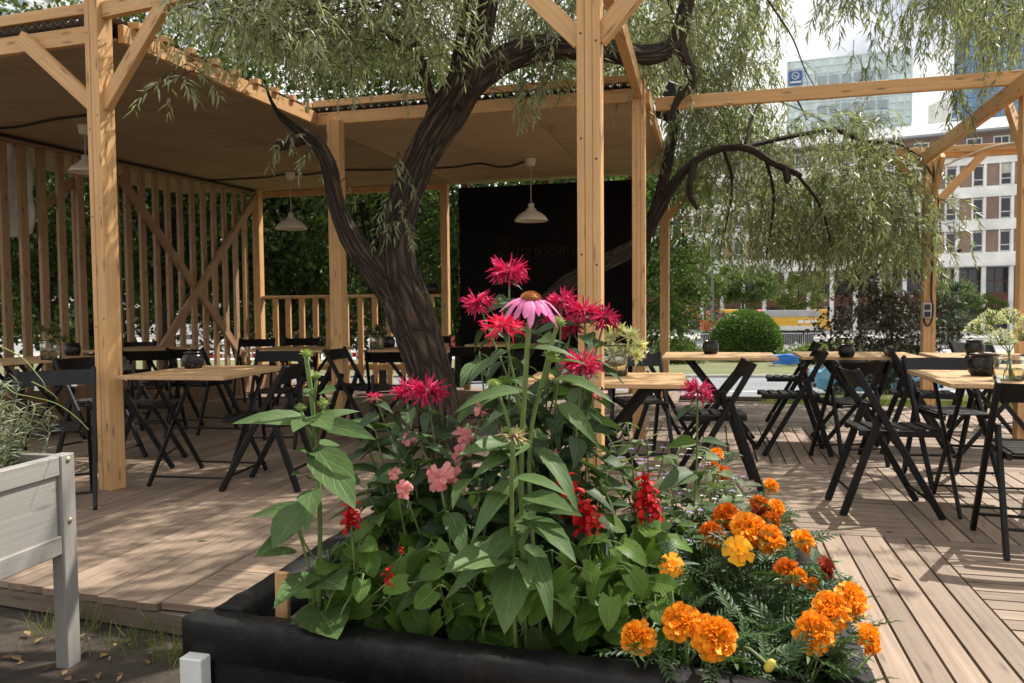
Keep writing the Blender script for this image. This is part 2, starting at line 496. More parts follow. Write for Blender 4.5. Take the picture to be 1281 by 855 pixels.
sheet('far_road', 59.0, 78.0, SZ + 0.012, ASPH2, tilt=TL)
kerb('kerb', 58.8); kerb('kerb', 78.2)
sheet('far_pavement', 78.3, 140, SZ + 0.11, PAVE, tilt=TL)

# ================================================================== deck
deck_m = MB(); base_m = MB(); edge_m = MB()
T_B = 0.028
def vfront(u): return 2.56 - 0.094 * (u + 1.94)
BED = (-1.62, 0.42, 1.9, 3.50)
def board(u0, u1, v0, v1, along):
    j = 0.0012 * random.uniform(-1, 1)
    z = -T_B / 2 + j
    if along == 'v':
        um = (u0 + u1) / 2; deck_m.beam(uv(um, v0, z), uv(um, v1, z), u1 - u0, T_B)
    else:
        vm_ = (v0 + v1) / 2; deck_m.beam(uv(u0, vm_, z), uv(u1, vm_, z), v1 - v0, T_B)
def clip_board(u0, u1, v0, v1, along):
    bu0, bu1, bv0, bv1 = BED
    if u1 > bu0 and u0 < bu1 and v1 > bv0 and v0 < bv1:
        if along == 'v':
            v0 = bv1
            if v1 - v0 < 0.05: return
        else:
            if u0 < bu0 - 0.03: board(u0, bu0, v0, v1, along)
            if u1 > bu1 + 0.03: board(bu1, u1, v0, v1, along)
            return
    board(u0, u1, v0, v1, along)
P = 0.1; GAP = 0.011
US = [1.017 + 1.8 * i for i in range(-1, 5)]
VS = [0.56 + 1.8 * j for j in range(0, 6)]
for i in range(5):
    for j in range(5):
        u0, v0 = US[i], VS[j]
        alongv = ((i - 1) + (j - 2)) % 2 == 0
        for k in range(18):
            a = k * P
            if alongv: clip_board(u0 + a + GAP / 2, u0 + a + P - GAP / 2, v0 + 0.004, v0 + 1.796, 'v')
            else: clip_board(u0 + 0.004, u0 + 1.796, v0 + a + GAP / 2, v0 + a + P - GAP / 2, 'u')
GAP = 0.005
# boards across, just left of the planter bed
v = 2.40
while v < 5.96:
    if v > vfront(-1.9) - 0.02: clip_board(-2.11 + 0.003, -0.783 - 0.006, v + GAP / 2, v + P - GAP / 2, 'u')
    v += P
# long boards of the pavilion floor
u = -2.11 - P
while u > -8.2:
    v0 = vfront(u + P / 2)
    cuts = [v0] + [c + random.uniform(-0.3, 0.3) for c in (4.6, 6.6, 8.6)] + [10.75]
    for a, b in zip(cuts, cuts[1:]): board(u + GAP / 2, u + P - GAP / 2, a + 0.002, b - 0.002, 'v')
    u -= P
u = -2.11
while u < -0.46:
    vs0 = 5.966 if u < -0.80 else 9.566
    if u + P <= -0.79 or u > -0.79:
        cuts = [vs0, 8.3 + random.uniform(-0.4, 0.4), 10.75] if vs0 < 7 else [vs0, 10.75]
        for a, b in zip(cuts, cuts[1:]): board(u + GAP / 2, u + P - GAP / 2, a + 0.002, b - 0.002, 'v')
    u += P
dk = tag(deck_m.build('wooden_deck', M['deck']), kind='structure')
# joists below, edge beam in front
fu = lambda u_: vfront(u_)
edge_m.beam(uv(-8.2, fu(-8.2) + 0.035, -0.072), uv(-1.64, fu(-1.64) + 0.035, -0.072), 0.05, 0.075)
for vv in (3.7, 4.6, 5.5, 6.4, 7.3, 8.2, 9.1, 10.0, 10.6):
    edge_m.beam(uv(-8.2, vv, -0.075), uv(8, vv, -0.075), 0.05, 0.08)
for uu in (0.47, 1.9, 3.5, 5.2, 7.0):
    edge_m.beam(uv(uu, 0.6, -0.0745), uv(uu, 3.65, -0.0745), 0.05, 0.08)
tag(edge_m.build('deck_joists', M['deck_old']), kind='structure')
m = MB()
m.quad(uv(-8.2, 3.6, -0.108), uv(8, 3.6, -0.108), uv(8, 10.7, -0.108), uv(-8.2, 10.7, -0.108))
m.quad(uv(0.46, 0.5, -0.108), uv(8, 0.5, -0.108), uv(8, 3.6, -0.108), uv(0.46, 3.6, -0.108))
tag(m.build('deck_underlay', M['soil']), kind='structure')

# ================================================================== pavilion
CEIL = 2.89
LPc = at(143, 300, 5.04); LPc = Vector((-2.60, 5.04, 0))
CPc = Vector((0.385, 3.8, 0)); MPc = Vector((-1.61, 7.3, 0)); RPc = Vector((1.09, 6.7, 0))
BPc = Vector((at(558, 400, 11).x, 11.0, 0)); SPc = Vector((at(325, 400, 11.45).x, 11.45, 0)); QPc = Vector((at(831.5, 400, 9.85).x, 9.85, 0))
pav = thing('timber_pavilion', 'open timber pavilion with plywood ceiling and corrugated roof over the dark tables', 'pavilion', (-1.6, 7.3, 0))
def laminated(p, h, w=0.113, parent=pav, mat=None, dirv=U, z0=0.0):
    """post of three boards glued side by side, joints showing"""
    m = MB(); d = dirv; nrm = Vector((-d.y, d.x, 0))
    t = w / 3
    for k in (-1, 0, 1):
        c = p + d * (k * t)
        dep = w if k else w - 0.006
        m.beam(c + Z * z0, c + Z * (h + (0.012 if k == 0 else 0)), t - 0.0012, dep, up=nrm)
    return m.build('post', mat or M['pine'], parent, bev=0.002)
W0 = 0.113
SCREW = mat_paint('rusty_screw', (0.06, 0.04, 0.03), 0.6, 0.3, 40, metal=.3, bump=0)
def screws(p, n, w, heights):
    for i, h in enumerate(heights):
        q = Vector((p.x, p.y, 0)) + n * (w / 2 - .0005) + Vector((-n.y, n.x, 0)) * (.036 * (1 if i % 2 else -1)) + Z * h
        m = MB(); m.lathe([(.0, .0028), (.0045, .0022), (.006, 0)], q, 8, n); m.build('screw', SCREW, pav)
FR = (CPc - LPc).normalized()            # front row runs from the left post to the middle post
laminated(LPc, 3.13, 0.113, dirv=FR); laminated(CPc, 3.2, 0.113)
screws(LPc, Vector((FR.y, -FR.x, 0)), W0, (.35, .42, 1.05, 1.1, 1.75, 1.8, 2.3, 2.38, 2.9)); screws(CPc, -V, W0, (.9, 1.35, 1.4, 1.85, 1.95, 2.4, 2.44)); screws(RPc, -V, .108, (1.2, 1.6, 2.0, 2.4, 2.8)); screws(MPc, -V, .118, (1.2, 1.3, 1.9, 2.5))
laminated(MPc, CEIL - 0.004, 0.118); laminated(RPc, 3.05, 0.108)
laminated(BPc, CEIL - 0.004, 0.10); laminated(SPc, CEIL - 0.004, 0.11); laminated(QPc, CEIL - 0.11, 0.11)
def bm(p0, p1, w, h, name='beam', mat=None, parent=pav, ext=0.0, up=Z):
    m = MB(); m.beam(p0, p1, w, h, up, ext); return m.build(name, mat or M['pine'], parent, bev=0.003)
# front beam over the left and middle posts, top braces
bm(LPc + FR * 0.059 + Z * 3.04, CPc - FR * 0.059 + Z * 3.04, 0.05, 0.10)
bm(CPc + FR * 0.066 + Z * 3.04, CPc + FR * 1.9 + Z * 3.04, 0.05, 0.10)
def brace(pc, d, z_low, run, rise, w=0.05, h=0.09, off=0.06, parent=pav):
    a = pc + d * off + Z * z_low; b = pc + d * (off + run) + Z * (z_low + rise)
    return bm(a, b, w, h, 'brace', parent=parent, ext=0.03)
brace(LPc, FR, 2.47, 0.50, 0.54)
lf = Vector((-0.955, 0.297, 0)).normalized()
brace(LPc, lf, 2.47, 0.55, 0.46)
brace(CPc, FR, 2.44, 0.52, 0.54); brace(CPc, -FR, 2.44, 0.52, 0.54)
# beam from the rear right post forward to the middle post
d2 = (RPc - CPc).normalized()
bm(CPc + d2 * 0.07 + Z * 2.96, RPc - d2 * 0.062 + Z * 2.96, 0.07, 0.13)
# ceiling sheets
c1 = onz(144, 51, CEIL); c2 = onz(388, 155, CEIL); cb = onz(572, 231.5, CEIL); bl = onz(323, 240, CEIL)
wl0 = onz(0, 168, CEIL); wdir = (wl0 - bl).normalized(); wl = bl + wdir * 6.0
fl = c1 + lf * 3.2
r1 = onz(396, 157, CEIL); r2 = onz(806, 126, CEIL); r3 = onz(833, 217, CEIL)
def slab(name, poly, z0, z1, mat):
    m = MB(); ps = [Vector((p.x, p.y, z0)) for p in poly]
    m.prism(ps, (0, 0, z1 - z0)); return m.build(name, mat, pav)
def sheets(name, quad_, nu, nv, z0, z1, mat):
    """plywood sheets butted side by side"""
    m = MB(); a, b, c, d = quad_
    for i in range(nu):
        for j in range(nv):
            def P_(s, t):
                e = a.lerp(b, s); f = d.lerp(c, s); q = e.lerp(f, t); return Vector((q.x, q.y, z0))
            g_ = 0.0012
            s0, s1, t0, t1 = i / nu + g_, (i + 1) / nu - g_, j / nv + g_, (j + 1) / nv - g_
            poly = [P_(s0, t0), P_(s1, t0), P_(s1, t1), P_(s0, t1)]
            m.prism(poly, (0, 0, z1 - z0))
    return m.build(name, mat, pav)
sheets('ceiling', (fl, c1, cb, wl.lerp(bl, 1.0)), 3, 4, CEIL, CEIL + 0.018, M['ply_shaded'])
m = MB(); m.prism([Vector((p.x, p.y, CEIL + 0.001)) for p in (fl, bl, bl + (bl - cb).normalized() * 1.2, fl + lf * 1.5)], (0, 0, 0.016)); m.build('ceiling', M['ply_shaded'], pav)
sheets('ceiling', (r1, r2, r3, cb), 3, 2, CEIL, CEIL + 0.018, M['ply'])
# edge beams of the two roofs
def edge(a, b, z0, z1, w=0.045, name='fascia', ext=0.0):
    return bm(Vector((a.x, a.y, (z0 + z1) / 2)), Vector((b.x, b.y, (z0 + z1) / 2)), w, z1 - z0, name, ext=ext)
nr = Vector((0.96, -0.28, 0)) * 0.025; nf = Vector((-0.25, -0.97, 0)) * 0.025
d1 = (cb - c1).normalized()
side_end = c1 + d1 * ((c2 - c1).length)
edge(c1 + nr + d1 * 0.02, side_end + nr, CEIL - 0.012, CEIL + 0.105)
edge(c1 + nf + lf * 0.07, fl + nf, CEIL - 0.012, CEIL + 0.10)
edge(c1 + nf * 1.4 + lf * 0.07, fl + nf * 1.4, CEIL + 0.165, CEIL + 0.235, 0.07, 'batten')
edge(r1 + nf, r2 + nf, CEIL - 0.012, CEIL + 0.10)
edge(r1 + nf * 1.4, r2 + nf * 1.4, CEIL + 0.150, CEIL + 0.21, 0.06, 'batten')
edge(r2 + (r2 - r1).normalized() * 0.03 + Vector((0.0, 0.05, 0)), r3 + (r2 - r1).normalized() * 0.03, CEIL - 0.012, CEIL + 0.10)
for k in range(9):
    q = c1.lerp(side_end, 0.06 + 0.11 * k) + nr * 0.2
    bm(Vector((q.x, q.y, CEIL + 0.13)) - U * 0.02, Vector((q.x, q.y, CEIL + 0.13)) + U * 0.07, 0.06, 0.045, 'rafter_end')
def corrugated(a, b, c, d, z, pitch=0.076, amp=0.017):
    """a-b front edge, d-c rear edge; waves run from front to rear"""
    m = MB(); L = (b - a).length; n = int(L / pitch * 6)
    top = []; 
    vs = []; fs = []
    for i in range(n + 1):
        s = i / n; h = z + amp * math.sin(2 * math.pi * s * L / pitch)
        e = a.lerp(b, s); f = d.lerp(c, s)
        vs += [(e.x, e.y, h), (f.x, f.y, h), (e.x, e.y, h + 0.004), (f.x, f.y, h + 0.004)]
    for i in range(n):
        k = 4 * i; q = k + 4
        fs += [(k, k + 1, q + 1, q), (k + 2, q + 2, q + 3, k + 3), (k, q, q + 2, k + 2), (k + 1, k + 3, q + 3, q + 1)]
    m.add(vs, fs); return m.build('roof_sheet', M['corr'], pav, smooth=True)
of = Vector((-0.25, -0.97, 0)) * 0.06
corrugated(fl + of, c1 + of, side_end + d1 * 4.2, bl + of * -0.5, CEIL + 0.134)
corrugated(r1 + of, r2 + of, r3 - of, cb - of, CEIL + 0.126)

# rear side: beam under the ceiling edge, light slit above the chalkboard
bm(Vector((bl.x, bl.y, CEIL - 0.052)), Vector((BPc.x - 0.06, BPc.y, CEIL - 0.052)), 0.05, 0.075)

# ---------------- slat wall on the left
sw = thing('slat_wall', 'tall wall of upright timber slats with a crossed brace, left of the tables', 'slat wall', (bl.x, bl.y, 0))
wn = Vector((wdir.y, -wdir.x, 0)); wn = wn if wn.x > 0 else -wn      # towards the room
def wall_at(px):
    d = ray(px, 385); # intersect with wall line in plan
    # (0,0)+k*(d.x,d.y) = bl + s*wdir
    A = np.array([[d.x, -wdir.x], [d.y, -wdir.y]]); k, s = np.linalg.solve(A, np.array([bl.x, bl.y]))
    return s
spx = [9, 33, 57, 80, 104, 130, 148, 163, 181, 198, 213, 228, 243, 257, 270, 283, 296, 308]
ss = [wall_at(p) for p in spx] + [4.25, 4.7, 5.2, 5.7]
for s in ss:
    q = bl + wdir * s
    wdt = 0.085 if s > 2.2 else 0.075
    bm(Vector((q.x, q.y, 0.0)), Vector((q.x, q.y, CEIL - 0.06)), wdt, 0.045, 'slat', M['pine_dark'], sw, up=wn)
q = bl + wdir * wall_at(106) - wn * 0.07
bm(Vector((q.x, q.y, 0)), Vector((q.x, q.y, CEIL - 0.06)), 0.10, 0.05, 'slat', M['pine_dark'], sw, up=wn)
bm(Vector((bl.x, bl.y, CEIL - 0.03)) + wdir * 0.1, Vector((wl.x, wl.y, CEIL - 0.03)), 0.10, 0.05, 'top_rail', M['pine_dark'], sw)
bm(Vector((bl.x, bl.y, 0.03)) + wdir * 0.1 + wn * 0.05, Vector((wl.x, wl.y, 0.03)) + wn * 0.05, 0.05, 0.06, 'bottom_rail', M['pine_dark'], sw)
def wallpt(px, py, off):
    s = wall_at(px); q = bl + wdir * s + wn * off
    p = at(px, py, q.y); return Vector((q.x, q.y, p.z))
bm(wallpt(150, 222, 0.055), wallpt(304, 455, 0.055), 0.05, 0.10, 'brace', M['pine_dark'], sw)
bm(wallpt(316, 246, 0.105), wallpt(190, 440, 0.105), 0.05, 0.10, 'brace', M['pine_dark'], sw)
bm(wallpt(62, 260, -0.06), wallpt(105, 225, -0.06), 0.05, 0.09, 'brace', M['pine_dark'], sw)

# ---------------- railing at the back
rl = thing('railing', 'waist-high timber railing with flat top rail at the rear of the deck', 'railing', (-2.4, 11.2, 0))
def rail_run(pa, pb, pxs):
    z = 1.33
    bm(Vector((pa.x, pa.y, z)), Vector((pb.x, pb.y, z)), 0.10, 0.04, 'top_rail', M['pine'], rl)
    d = (pb - pa); n_ = Vector((-d.y, d.x, 0)).normalized()
    for px in pxs:
        dr = ray(px, 400); A = np.array([[dr.x, -d.x], [dr.y, -d.y]]); k, s = np.linalg.solve(A, np.array([pa.x, pa.y]))
        q = pa + d * s
        bm(Vector((q.x, q.y, 0)), Vector((q.x, q.y, z - 0.022)), 0.075, 0.045, 'baluster', M['pine'], rl, up=n_)
rail_run(SPc + Vector((0.06, 0, 0)), BPc - Vector((0.06, 0, 0)), [345, 361, 378, 395, 411, 433, 451, 469, 487, 504, 522, 540])
bm(SPc + Vector((0.08, 0.02, 0.32)), BPc + Vector((-0.08, 0.02, 0.32)), 0.03, 0.09, 'lower_rail', M['pine'], rl)

# ---------------- low plank bench along the slat wall
be = thing('wall_bench', 'low bench boxed in with upright planks along the slat wall', 'bench', (-3.9, 8.6, 0))
bw0 = bl + wdir * 0.35 + wn * 0.12; bw1 = bl + wdir * 5.2 + wn * 0.12
m = MB()
n_ = int((bw1 - bw0).length / 0.1)
for k in range(n_):
    a = bw0.lerp(bw1, (k + 0.5) / n_) + wn * 0.42
    m.beam(Vector((a.x, a.y, 0.03)), Vector((a.x, a.y, 0.40)), 0.093, 0.02, up=wn)
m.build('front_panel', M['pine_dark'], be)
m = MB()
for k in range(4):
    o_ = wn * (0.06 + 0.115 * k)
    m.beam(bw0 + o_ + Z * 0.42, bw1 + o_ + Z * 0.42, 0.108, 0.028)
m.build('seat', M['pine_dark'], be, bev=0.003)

# ---------------- chalkboard
cbv = 10.42
def vline(px, v):   # point on the line v=const seen in column px
    d = ray(px, 385); k = v / (d.x * V.x + d.y * V.y); return Vector((d.x * k, d.y * k, 0))
b0 = vline(576, cbv); b1 = vline(797, cbv)
cbd = thing('chalkboard', 'large black chalkboard wall with faint handwriting under the right roof', 'chalkboard', ((b0 + b1) / 2))
m = MB(); m.beam(Vector((b0.x, b0.y, 1.475)), Vector((b1.x, b1.y, 1.475)), 0.03, 2.67); m.build('board', M['board_black'], cbd, bev=0.002)
m = MB()
for q in (b0.lerp(b1, 0.03), b0.lerp(b1, 0.5), b0.lerp(b1, 0.97)): m.beam(q + V * 0.06 + Z * 0.0, q + V * 0.06 + Z * (CEIL - 0.02), 0.09, 0.06, up=V)
m.build('frame', M['pine_dark'], cbd)
# handwriting, drawn as chalk strokes (letter box: x right, y up)
strokes = [
 [(0.0, .86), (.1, .98), (.3, .9), (.52, 1.0), (.3, .6), (.02, .12), (.16, .2), (.36, .02), (.62, .22)],
 [(1.02, .42), (.86, .5), (.74, .3), (.8, .06), (.96, .16), (1.04, .44), (1.04, .1), (1.16, .08)],
 [(1.24, .46), (1.22, .0), (1.18, -.4)], [(1.22, .3), (1.36, .5), (1.5, .3), (1.42, .06), (1.26, .08)],
 [(1.62, .46), (1.62, .06)], [(1.62, .3), (1.74, .48), (1.86, .44)],
 [(2.16, .42), (2.02, .5), (1.92, .3), (1.98, .06), (2.12, .14), (2.18, .44), (2.18, .08), (2.28, .06)],
 [(2.54, .5), (2.4, .44), (2.54, .26), (2.5, .06), (2.34, .06)],
 [(2.66, .46), (2.88, .48), (2.68, .08), (2.92, .06)],
 [(3.26, .42), (3.1, .5), (3.0, .3), (3.06, .06), (3.2, .14), (3.28, .44), (3.28, .08), (3.38, .06)],
 [(3.44, .46), (3.44, .06)], [(3.44, .3), (3.58, .5), (3.66, .3), (3.66, .06)], [(3.66, .3), (3.8, .5), (3.9, .3), (3.9, .06), (4.0, .06)],
 [(4.1, .46), (4.12, .2), (4.24, .06), (4.36, .2), (4.36, .46)], [(4.36, .46), (4.34, -.3), (4.16, -.4), (4.1, -.2)],
]
t0 = vline(625, cbv - 0.03); sc = 0.262
m = MB(); zb = at(625, 322, t0.y).z
for st in strokes:
    pts = [Vector((t0.x, t0.y, zb)) + U * (x * sc) + Z * (y * sc * 0.95) for x, y in st]
    pts = [Vector(tuple(p)) for p in smooth_path(pts, 5)]
    m.tube(pts, 0.0045, 5)
m.build('writing', M['chalk'], cbd)

# ---------------- pendant lamps
def pendant(px_, py_cup, py_shade_bot, wpx, label):
    p = onz(px_, py_cup, CEIL - 0.06)
    zb_ = at(px_, py_shade_bot, p.y).z; r = wpx / F * p.y / 2
    t = thing('pendant_lamp', label, 'lamp', (p.x, p.y, zb_), group='cream pendant lamps under the pavilion roof')
    m = MB(); m.lathe([(0.048, CEIL - 0.085), (0.062, CEIL - 0.01), (0.062, CEIL - 0.0015)], (p.x, p.y, 0), 20); m.build('ceiling_cup', M['enamel'], t, smooth=False)
    zt = zb_ + r * 1.05
    m = MB(); m.tube([(p.x, p.y, CEIL - 0.08), (p.x, p.y, zt - 0.01)], 0.0055, 6); m.build('cord', M['grey_plastic'], t)
    m = MB()
    prof = [(0.018, r * 1.05), (0.034, r * 1.03), (0.036, r * .78), (0.055, r * .72), (0.065, r * .60), (r * .55, r * .50), (r * .82, r * .30), (r * .96, r * .10), (r, 0.0),
            (r * .985, 0.0), (r * .94, r * .10), (r * .80, r * .285), (r * .52, r * .48), (0.03, r * .55)]
    m.lathe(prof, (p.x, p.y, zb_), 36); m.build('shade', M['enamel'], t, smooth=True)
    m = MB(); m.lathe([(0.0, -0.05), (0.02, -0.045), (0.03, -0.02), (0.028, 0.0), (0.014, 0.04), (0.013, 0.07)], (p.x, p.y, zb_ + r * .45), 16); m.build('bulb', mat_paint('bulb_glass', (0.8, 0.78, 0.72), 0.2, 0.02, 2, bump=0), t, smooth=True)
    return p
lp1 = pendant(664, 205, 277, 42, 'cream metal pendant lamp hanging in front of the black chalkboard')
lp2 = pendant(363, 222, 287, 39, 'cream metal pendant lamp hanging between the slat wall and the forked tree')
lp3 = pendant(106, 165, 216, 40, 'cream pendant lamp half hidden behind the thick left post')
def cable(label, pts, r=0.011, name='power_cable', mat=None, n=6):
    m = MB(); m.tube([Vector(tuple(p)) for p in smooth_path(pts, n)], r, 6)
    return tag(m.build(name, mat or M['cable'], None, smooth=True), label, 'cable')
zc = CEIL - 0.014
def cpts(lst, z=zc): return [onz(x, y, z) for x, y in lst]
cable('black cable clipped in waves along the right ceiling to the lamp by the chalkboard', cpts([(430, 213), (470, 213), (505, 212), (540, 211), (572, 209), (600, 205), (622, 209), (640, 208), (655, 203)]))
cable('black cable running from the lamp by the slat wall towards the tree', cpts([(225, 224), (262, 226), (300, 224), (335, 222), (360, 218), (382, 219), (404, 216)]))
cable('black cable across the left ceiling corner above the white tarp', cpts([(-30, 160), (0, 161), (30, 158), (62, 151), (90, 147), (113, 144), (135, 141)]))
cable('grey conduit and black cable along the top of the slat wall', [Vector((p.x, p.y, CEIL - 0.03)) + wn * 0.09 for p in (bl + wdir * 4.6, bl + wdir * 3.4, bl + wdir * 2.6, bl + wdir * 1.6, bl + wdir * 0.8, bl + wdir * 0.15)], 0.013)
# white tarp behind the slats
m = MB(); n1, n2 = 10, 14
vs = []; fs = []
a_ = bl + wdir * (wall_at(14)) - wn * 0.10; b_ = bl + wdir * (wall_at(54)) - wn * 0.10
zt0 = at(14, 176, a_.y).z; zt1 = at(52, 186, b_.y).z
for j in range(n2 + 1):
    for i in range(n1 + 1):
        s, t_ = i / n1, j / n2
        q = a_.lerp(b_, s) + wn * (0.03 * math.sin(6 * s + 3 * t_) + 0.02 * math.sin(13 * t_ + 4 * s))
        zz = (zt0 * (1 - s) + zt1 * s) - t_ * (1.02 - 0.16 * s ** 2 - 0.1 * (1 - s))
        vs.append((q.x, q.y, zz))
for j in range(n2):
    for i in range(n1):
        k = j * (n1 + 1) + i; fs.append((k, k + 1, k + n1 + 2, k + n1 + 1))
m.add(vs, fs); tp = m.build('tarp', M['tarp'], None, smooth=True)
sm = tp.modifiers.new('thick', 'SOLIDIFY'); sm.thickness = 0.004
tag(tp, 'white plastic tarp hanging behind the slats at the far left', 'tarp')

# ================================================================== right pergola
pg = thing('pergola_frame', 'open pergola of bare timber beams and posts over the sunny tables', 'pergola', (4.64, 8.75, 0))
D = Vector((at(1161, 400, 8.75).x, 8.75, 0)); E = Vector((at(1283, 300, 5.95).x, 5.95, 0))
laminated(D, 2.80, 0.125, pg); laminated(E, 2.80, 0.10, pg)
f0 = onz(820, 131, 2.87); f1 = onz(1281, 97, 2.87); fd = (f1 - f0).normalized()
bm(f0, f0 + fd * 6.2, 0.05, 0.105, 'beam', parent=pg)
eb = Vector((E.x, E.y, 2.755)) + (E - D).normalized() * 0.9; db = Vector((D.x, D.y, 2.74))
bm(db + (D - E).normalized() * 0.0 + Z * 0.0 + U * 0.0 + (E - D).normalized() * -0.12 - U * 0.09, eb - U * 0.09, 0.05, 0.13, 'beam', parent=pg)
bm(D - U * 0.35 + Z * 2.845 + V * 0.0, D + U * 3.6 + Z * 2.845, 0.05, 0.075, 'beam', parent=pg)
bm(D - U * 0.3 + V * 0.075 + Z * 2.80, D + U * 3.6 + V * 0.075 + Z * 2.80, 0.04, 0.07, 'beam', parent=pg)
brace(D, U, 2.25, 0.46, 0.52, 0.045, 0.085, 0.06, pg)
brace(D, -U, 2.37, 0.30, 0.40, 0.045, 0.08, 0.06, pg)
brace(D, (E - D).normalized(), 2.20, 0.42, 0.48, 0.045, 0.085, 0.07, pg)
brace(E, (D - E).normalized(), 2.28, 0.34, 0.42, 0.045, 0.085, 0.06, pg)
# corner bracing on the rear post of the right roof
brace(QPc, U, 2.28, 0.42, 0.46, 0.045, 0.08, 0.06, pav)
# socket and its cable on the pergola post
so_c = at(1159.5, 389, 8.66)
sk = thing('power_socket', 'grey double power socket screwed to the pergola post', 'power socket', (so_c.x, so_c.y, so_c.z - 0.08))
m = MB(); m.beam(so_c + Z * -0.085, so_c + Z * 0.085, 0.085, 0.05, up=V); m.build('housing', M['grey_plastic'], sk, bev=0.006)
for dz in (-0.04, 0.04):
    m = MB(); m.beam(so_c - V * 0.028 + Z * (dz - 0.03), so_c - V * 0.028 + Z * (dz + 0.03), 0.06, 0.012, up=V); m.build('cover', M['black_metal'], sk, bev=0.004)
cp = D - V * 0.078
cable('black cable looping down the pergola post into the power socket', [Vector((cp.x + 0.02, cp.y, 2.72)), Vector((cp.x + 0.025, cp.y, 2.3)), Vector((cp.x + 0.03, cp.y, 1.9)), at(1165, 365, 8.66), at(1167, 385, 8.64), at(1165, 402, 8.63), at(1160, 408, 8.63), at(1156, 402, 8.64), at(1156, 396, 8.66)], 0.011)
cable('pale rope slung along the rear pergola beam', [D + U * x - V * 0.05 + Z * z_ for x, z_ in ((-0.5, 2.86), (-0.15, 2.72), (0.1, 2.66), (0.3, 2.74), (0.7, 2.86), (1.5, 2.88), (2.6, 2.90))], 0.012, 'rope', mat_paint('rope', (0.5, 0.42, 0.3), 0.9, 0.2, 30))
# floodlight in the willow at the roof corner
fp = at(836, 128, 7.3)
fl_ = thing('floodlight', 'black floodlight hung at the roof corner beside the willow limb', 'floodlight', fp - Z * 0.15)
m = MB(); m.beam(fp + Vector((-0.06, 0, -0.14)), fp + Vector((0.07, 0, 0.15)), 0.14, 0.17, up=V); m.build('housing', M['black_metal'], fl_, bev=0.015)
m = MB(); m.beam(fp + Vector((-0.02, 0, 0.06)), Vector((RPc.x + 0.07, RPc.y + 0.55, fp.z + 0.12)), 0.02, 0.025); m.build('bracket', M['black_metal'], fl_)
# ================================================================== folding chairs
def make_chair():
    t = thing('folding_chair', 'x', 'chair', (0, 0, 0))
    K = M['black']; yo, yi = 0.205, 0.172
    def part(name, fn, bev=0.004):
        m = MB(); fn(m); return m.build(name, K, t, bev=bev)
    at_, af = Vector((-0.235, 0, 0.80)), Vector((0.215, 0, 0.0))       # long members: back top to front foot
    bt, bf = Vector((-0.085, 0, 0.585)), Vector((-0.285, 0, 0.0))      # rear legs
    for s in (-1, 1):
        y = Vector((0, s * yo, 0))
        part('upright', lambda m: m.beam(af + y, at_ + y, 0.024, 0.036, up=Vector((1, 0, 0.4))))
        y2 = Vector((0, s * yi, 0))
        part('leg', lambda m: m.beam(bf + y2, bt + y2 , 0.022, 0.040, up=Vector((1, 0, 0.3))))
    def backrest(m):
        n = 8; vs = []; fs = []
        dirz = (at_ - af).normalized()
        for i in range(n + 1):
            s = -1 + 2 * i / n
            y = s * (yo - 0.010); bow = -0.030 * (1 - s * s)
            for (al, th) in ((-0.115, 0), (-0.115, .010), (-0.012, .010), (-0.012, 0)):
                p = at_ + dirz * al + Vector((bow + th + 0.004, y, 0)); vs.append(p)
        # oval hand hole is left between two middle spans
        for i in range(n):
            a = 4 * i; b = a + 4
            for k in range(4):
                fs.append((a + k, a + (k + 1) % 4, b + (k + 1) % 4, b + k))
        fs.append((3, 2, 1, 0)); e = 4 * n; fs.append((e, e + 1, e + 2, e + 3))
        m.add(vs, fs)
        # raised rim of the oval grip
        c = at_ + dirz * -0.062 + Vector((-0.028, 0, 0))
    part('backrest', backrest, 0.0)
    def seat(m):
        for s in (-1, 1):
            m.beam((-0.20, s * 0.148, 0.452), (0.225, s * 0.148, 0.448), 0.022, 0.034)
        for k in range(6):
            x = -0.175 + 0.074 * k
            m.beam((x, -0.136, 0.468), (x, 0.136, 0.468), 0.056, 0.012)
    part('seat', seat, 0.003)
    part('stretcher', lambda m: m.tube([(0.162, -yo, 0.095), (0.162, yo, 0.095)], 0.008, 6), 0)
    part('stretcher', lambda m: m.tube([(-0.240, -yi, 0.13), (-0.240, yi, 0.13)], 0.008, 6), 0)
    part('stretcher', lambda m: m.tube([(-0.137, -yi, 0.44), (-0.137, yi, 0.44)], 0.008, 6), 0)
    for s in (-1, 1):
        part('hinge_bolt', lambda m: m.tube([(-0.097, s * (yo + 0.014), 0.555), (-0.097, s * (yi - 0.012), 0.555)], 0.007, 6), 0)
    return t
chair0 = make_chair()
TREE = {}
for c in bpy.data.objects:
    if c.parent: TREE.setdefault(c.parent.name, []).append(c)
used = [False]
CG = 'black wooden folding chairs set around the tables'
def chair(px, Y, deg, label):
    p = ray(px, 400); x = p.x / p.y * Y
    if not used[0]:
        o = chair0; used[0] = True; o.location = (x, Y, 0); o.rotation_euler = (0, 0, R(deg)); o['label'] = label; o['group'] = CG
    else: o = copy_tree(chair0, (x, Y, 0), R(deg), label, CG, TREE)
    return o
# sunny side, right
chair(1114, 4.36, -9, "black folding chair alone in the sun, its slatted seat pointing right toward the vase table")
chair(988, 6.1, 169, "black folding chair in profile facing left, right of the hedge table")
chair(990, 7.45, 164, "farther black folding chair with thin uprights near the blue hose")
cc = chair(1062, 5.75, 93, "black folding chair seen squarely from behind, in front of the blue car"); cc.scale = (.94, .94, .94)
chair(1152, 6.05, -18, "black folding chair in profile facing right in front of the socket post")
chair(1192, 5.0, -94, "black folding chair whose wide curved backrest rises behind the vase table")
chair(1297, 3.67, 71, "nearest black folding chair, cut by the right edge of the photograph")
chair(1238, 7.0, -80, "black folding chair among the legs of the table behind the vase table")
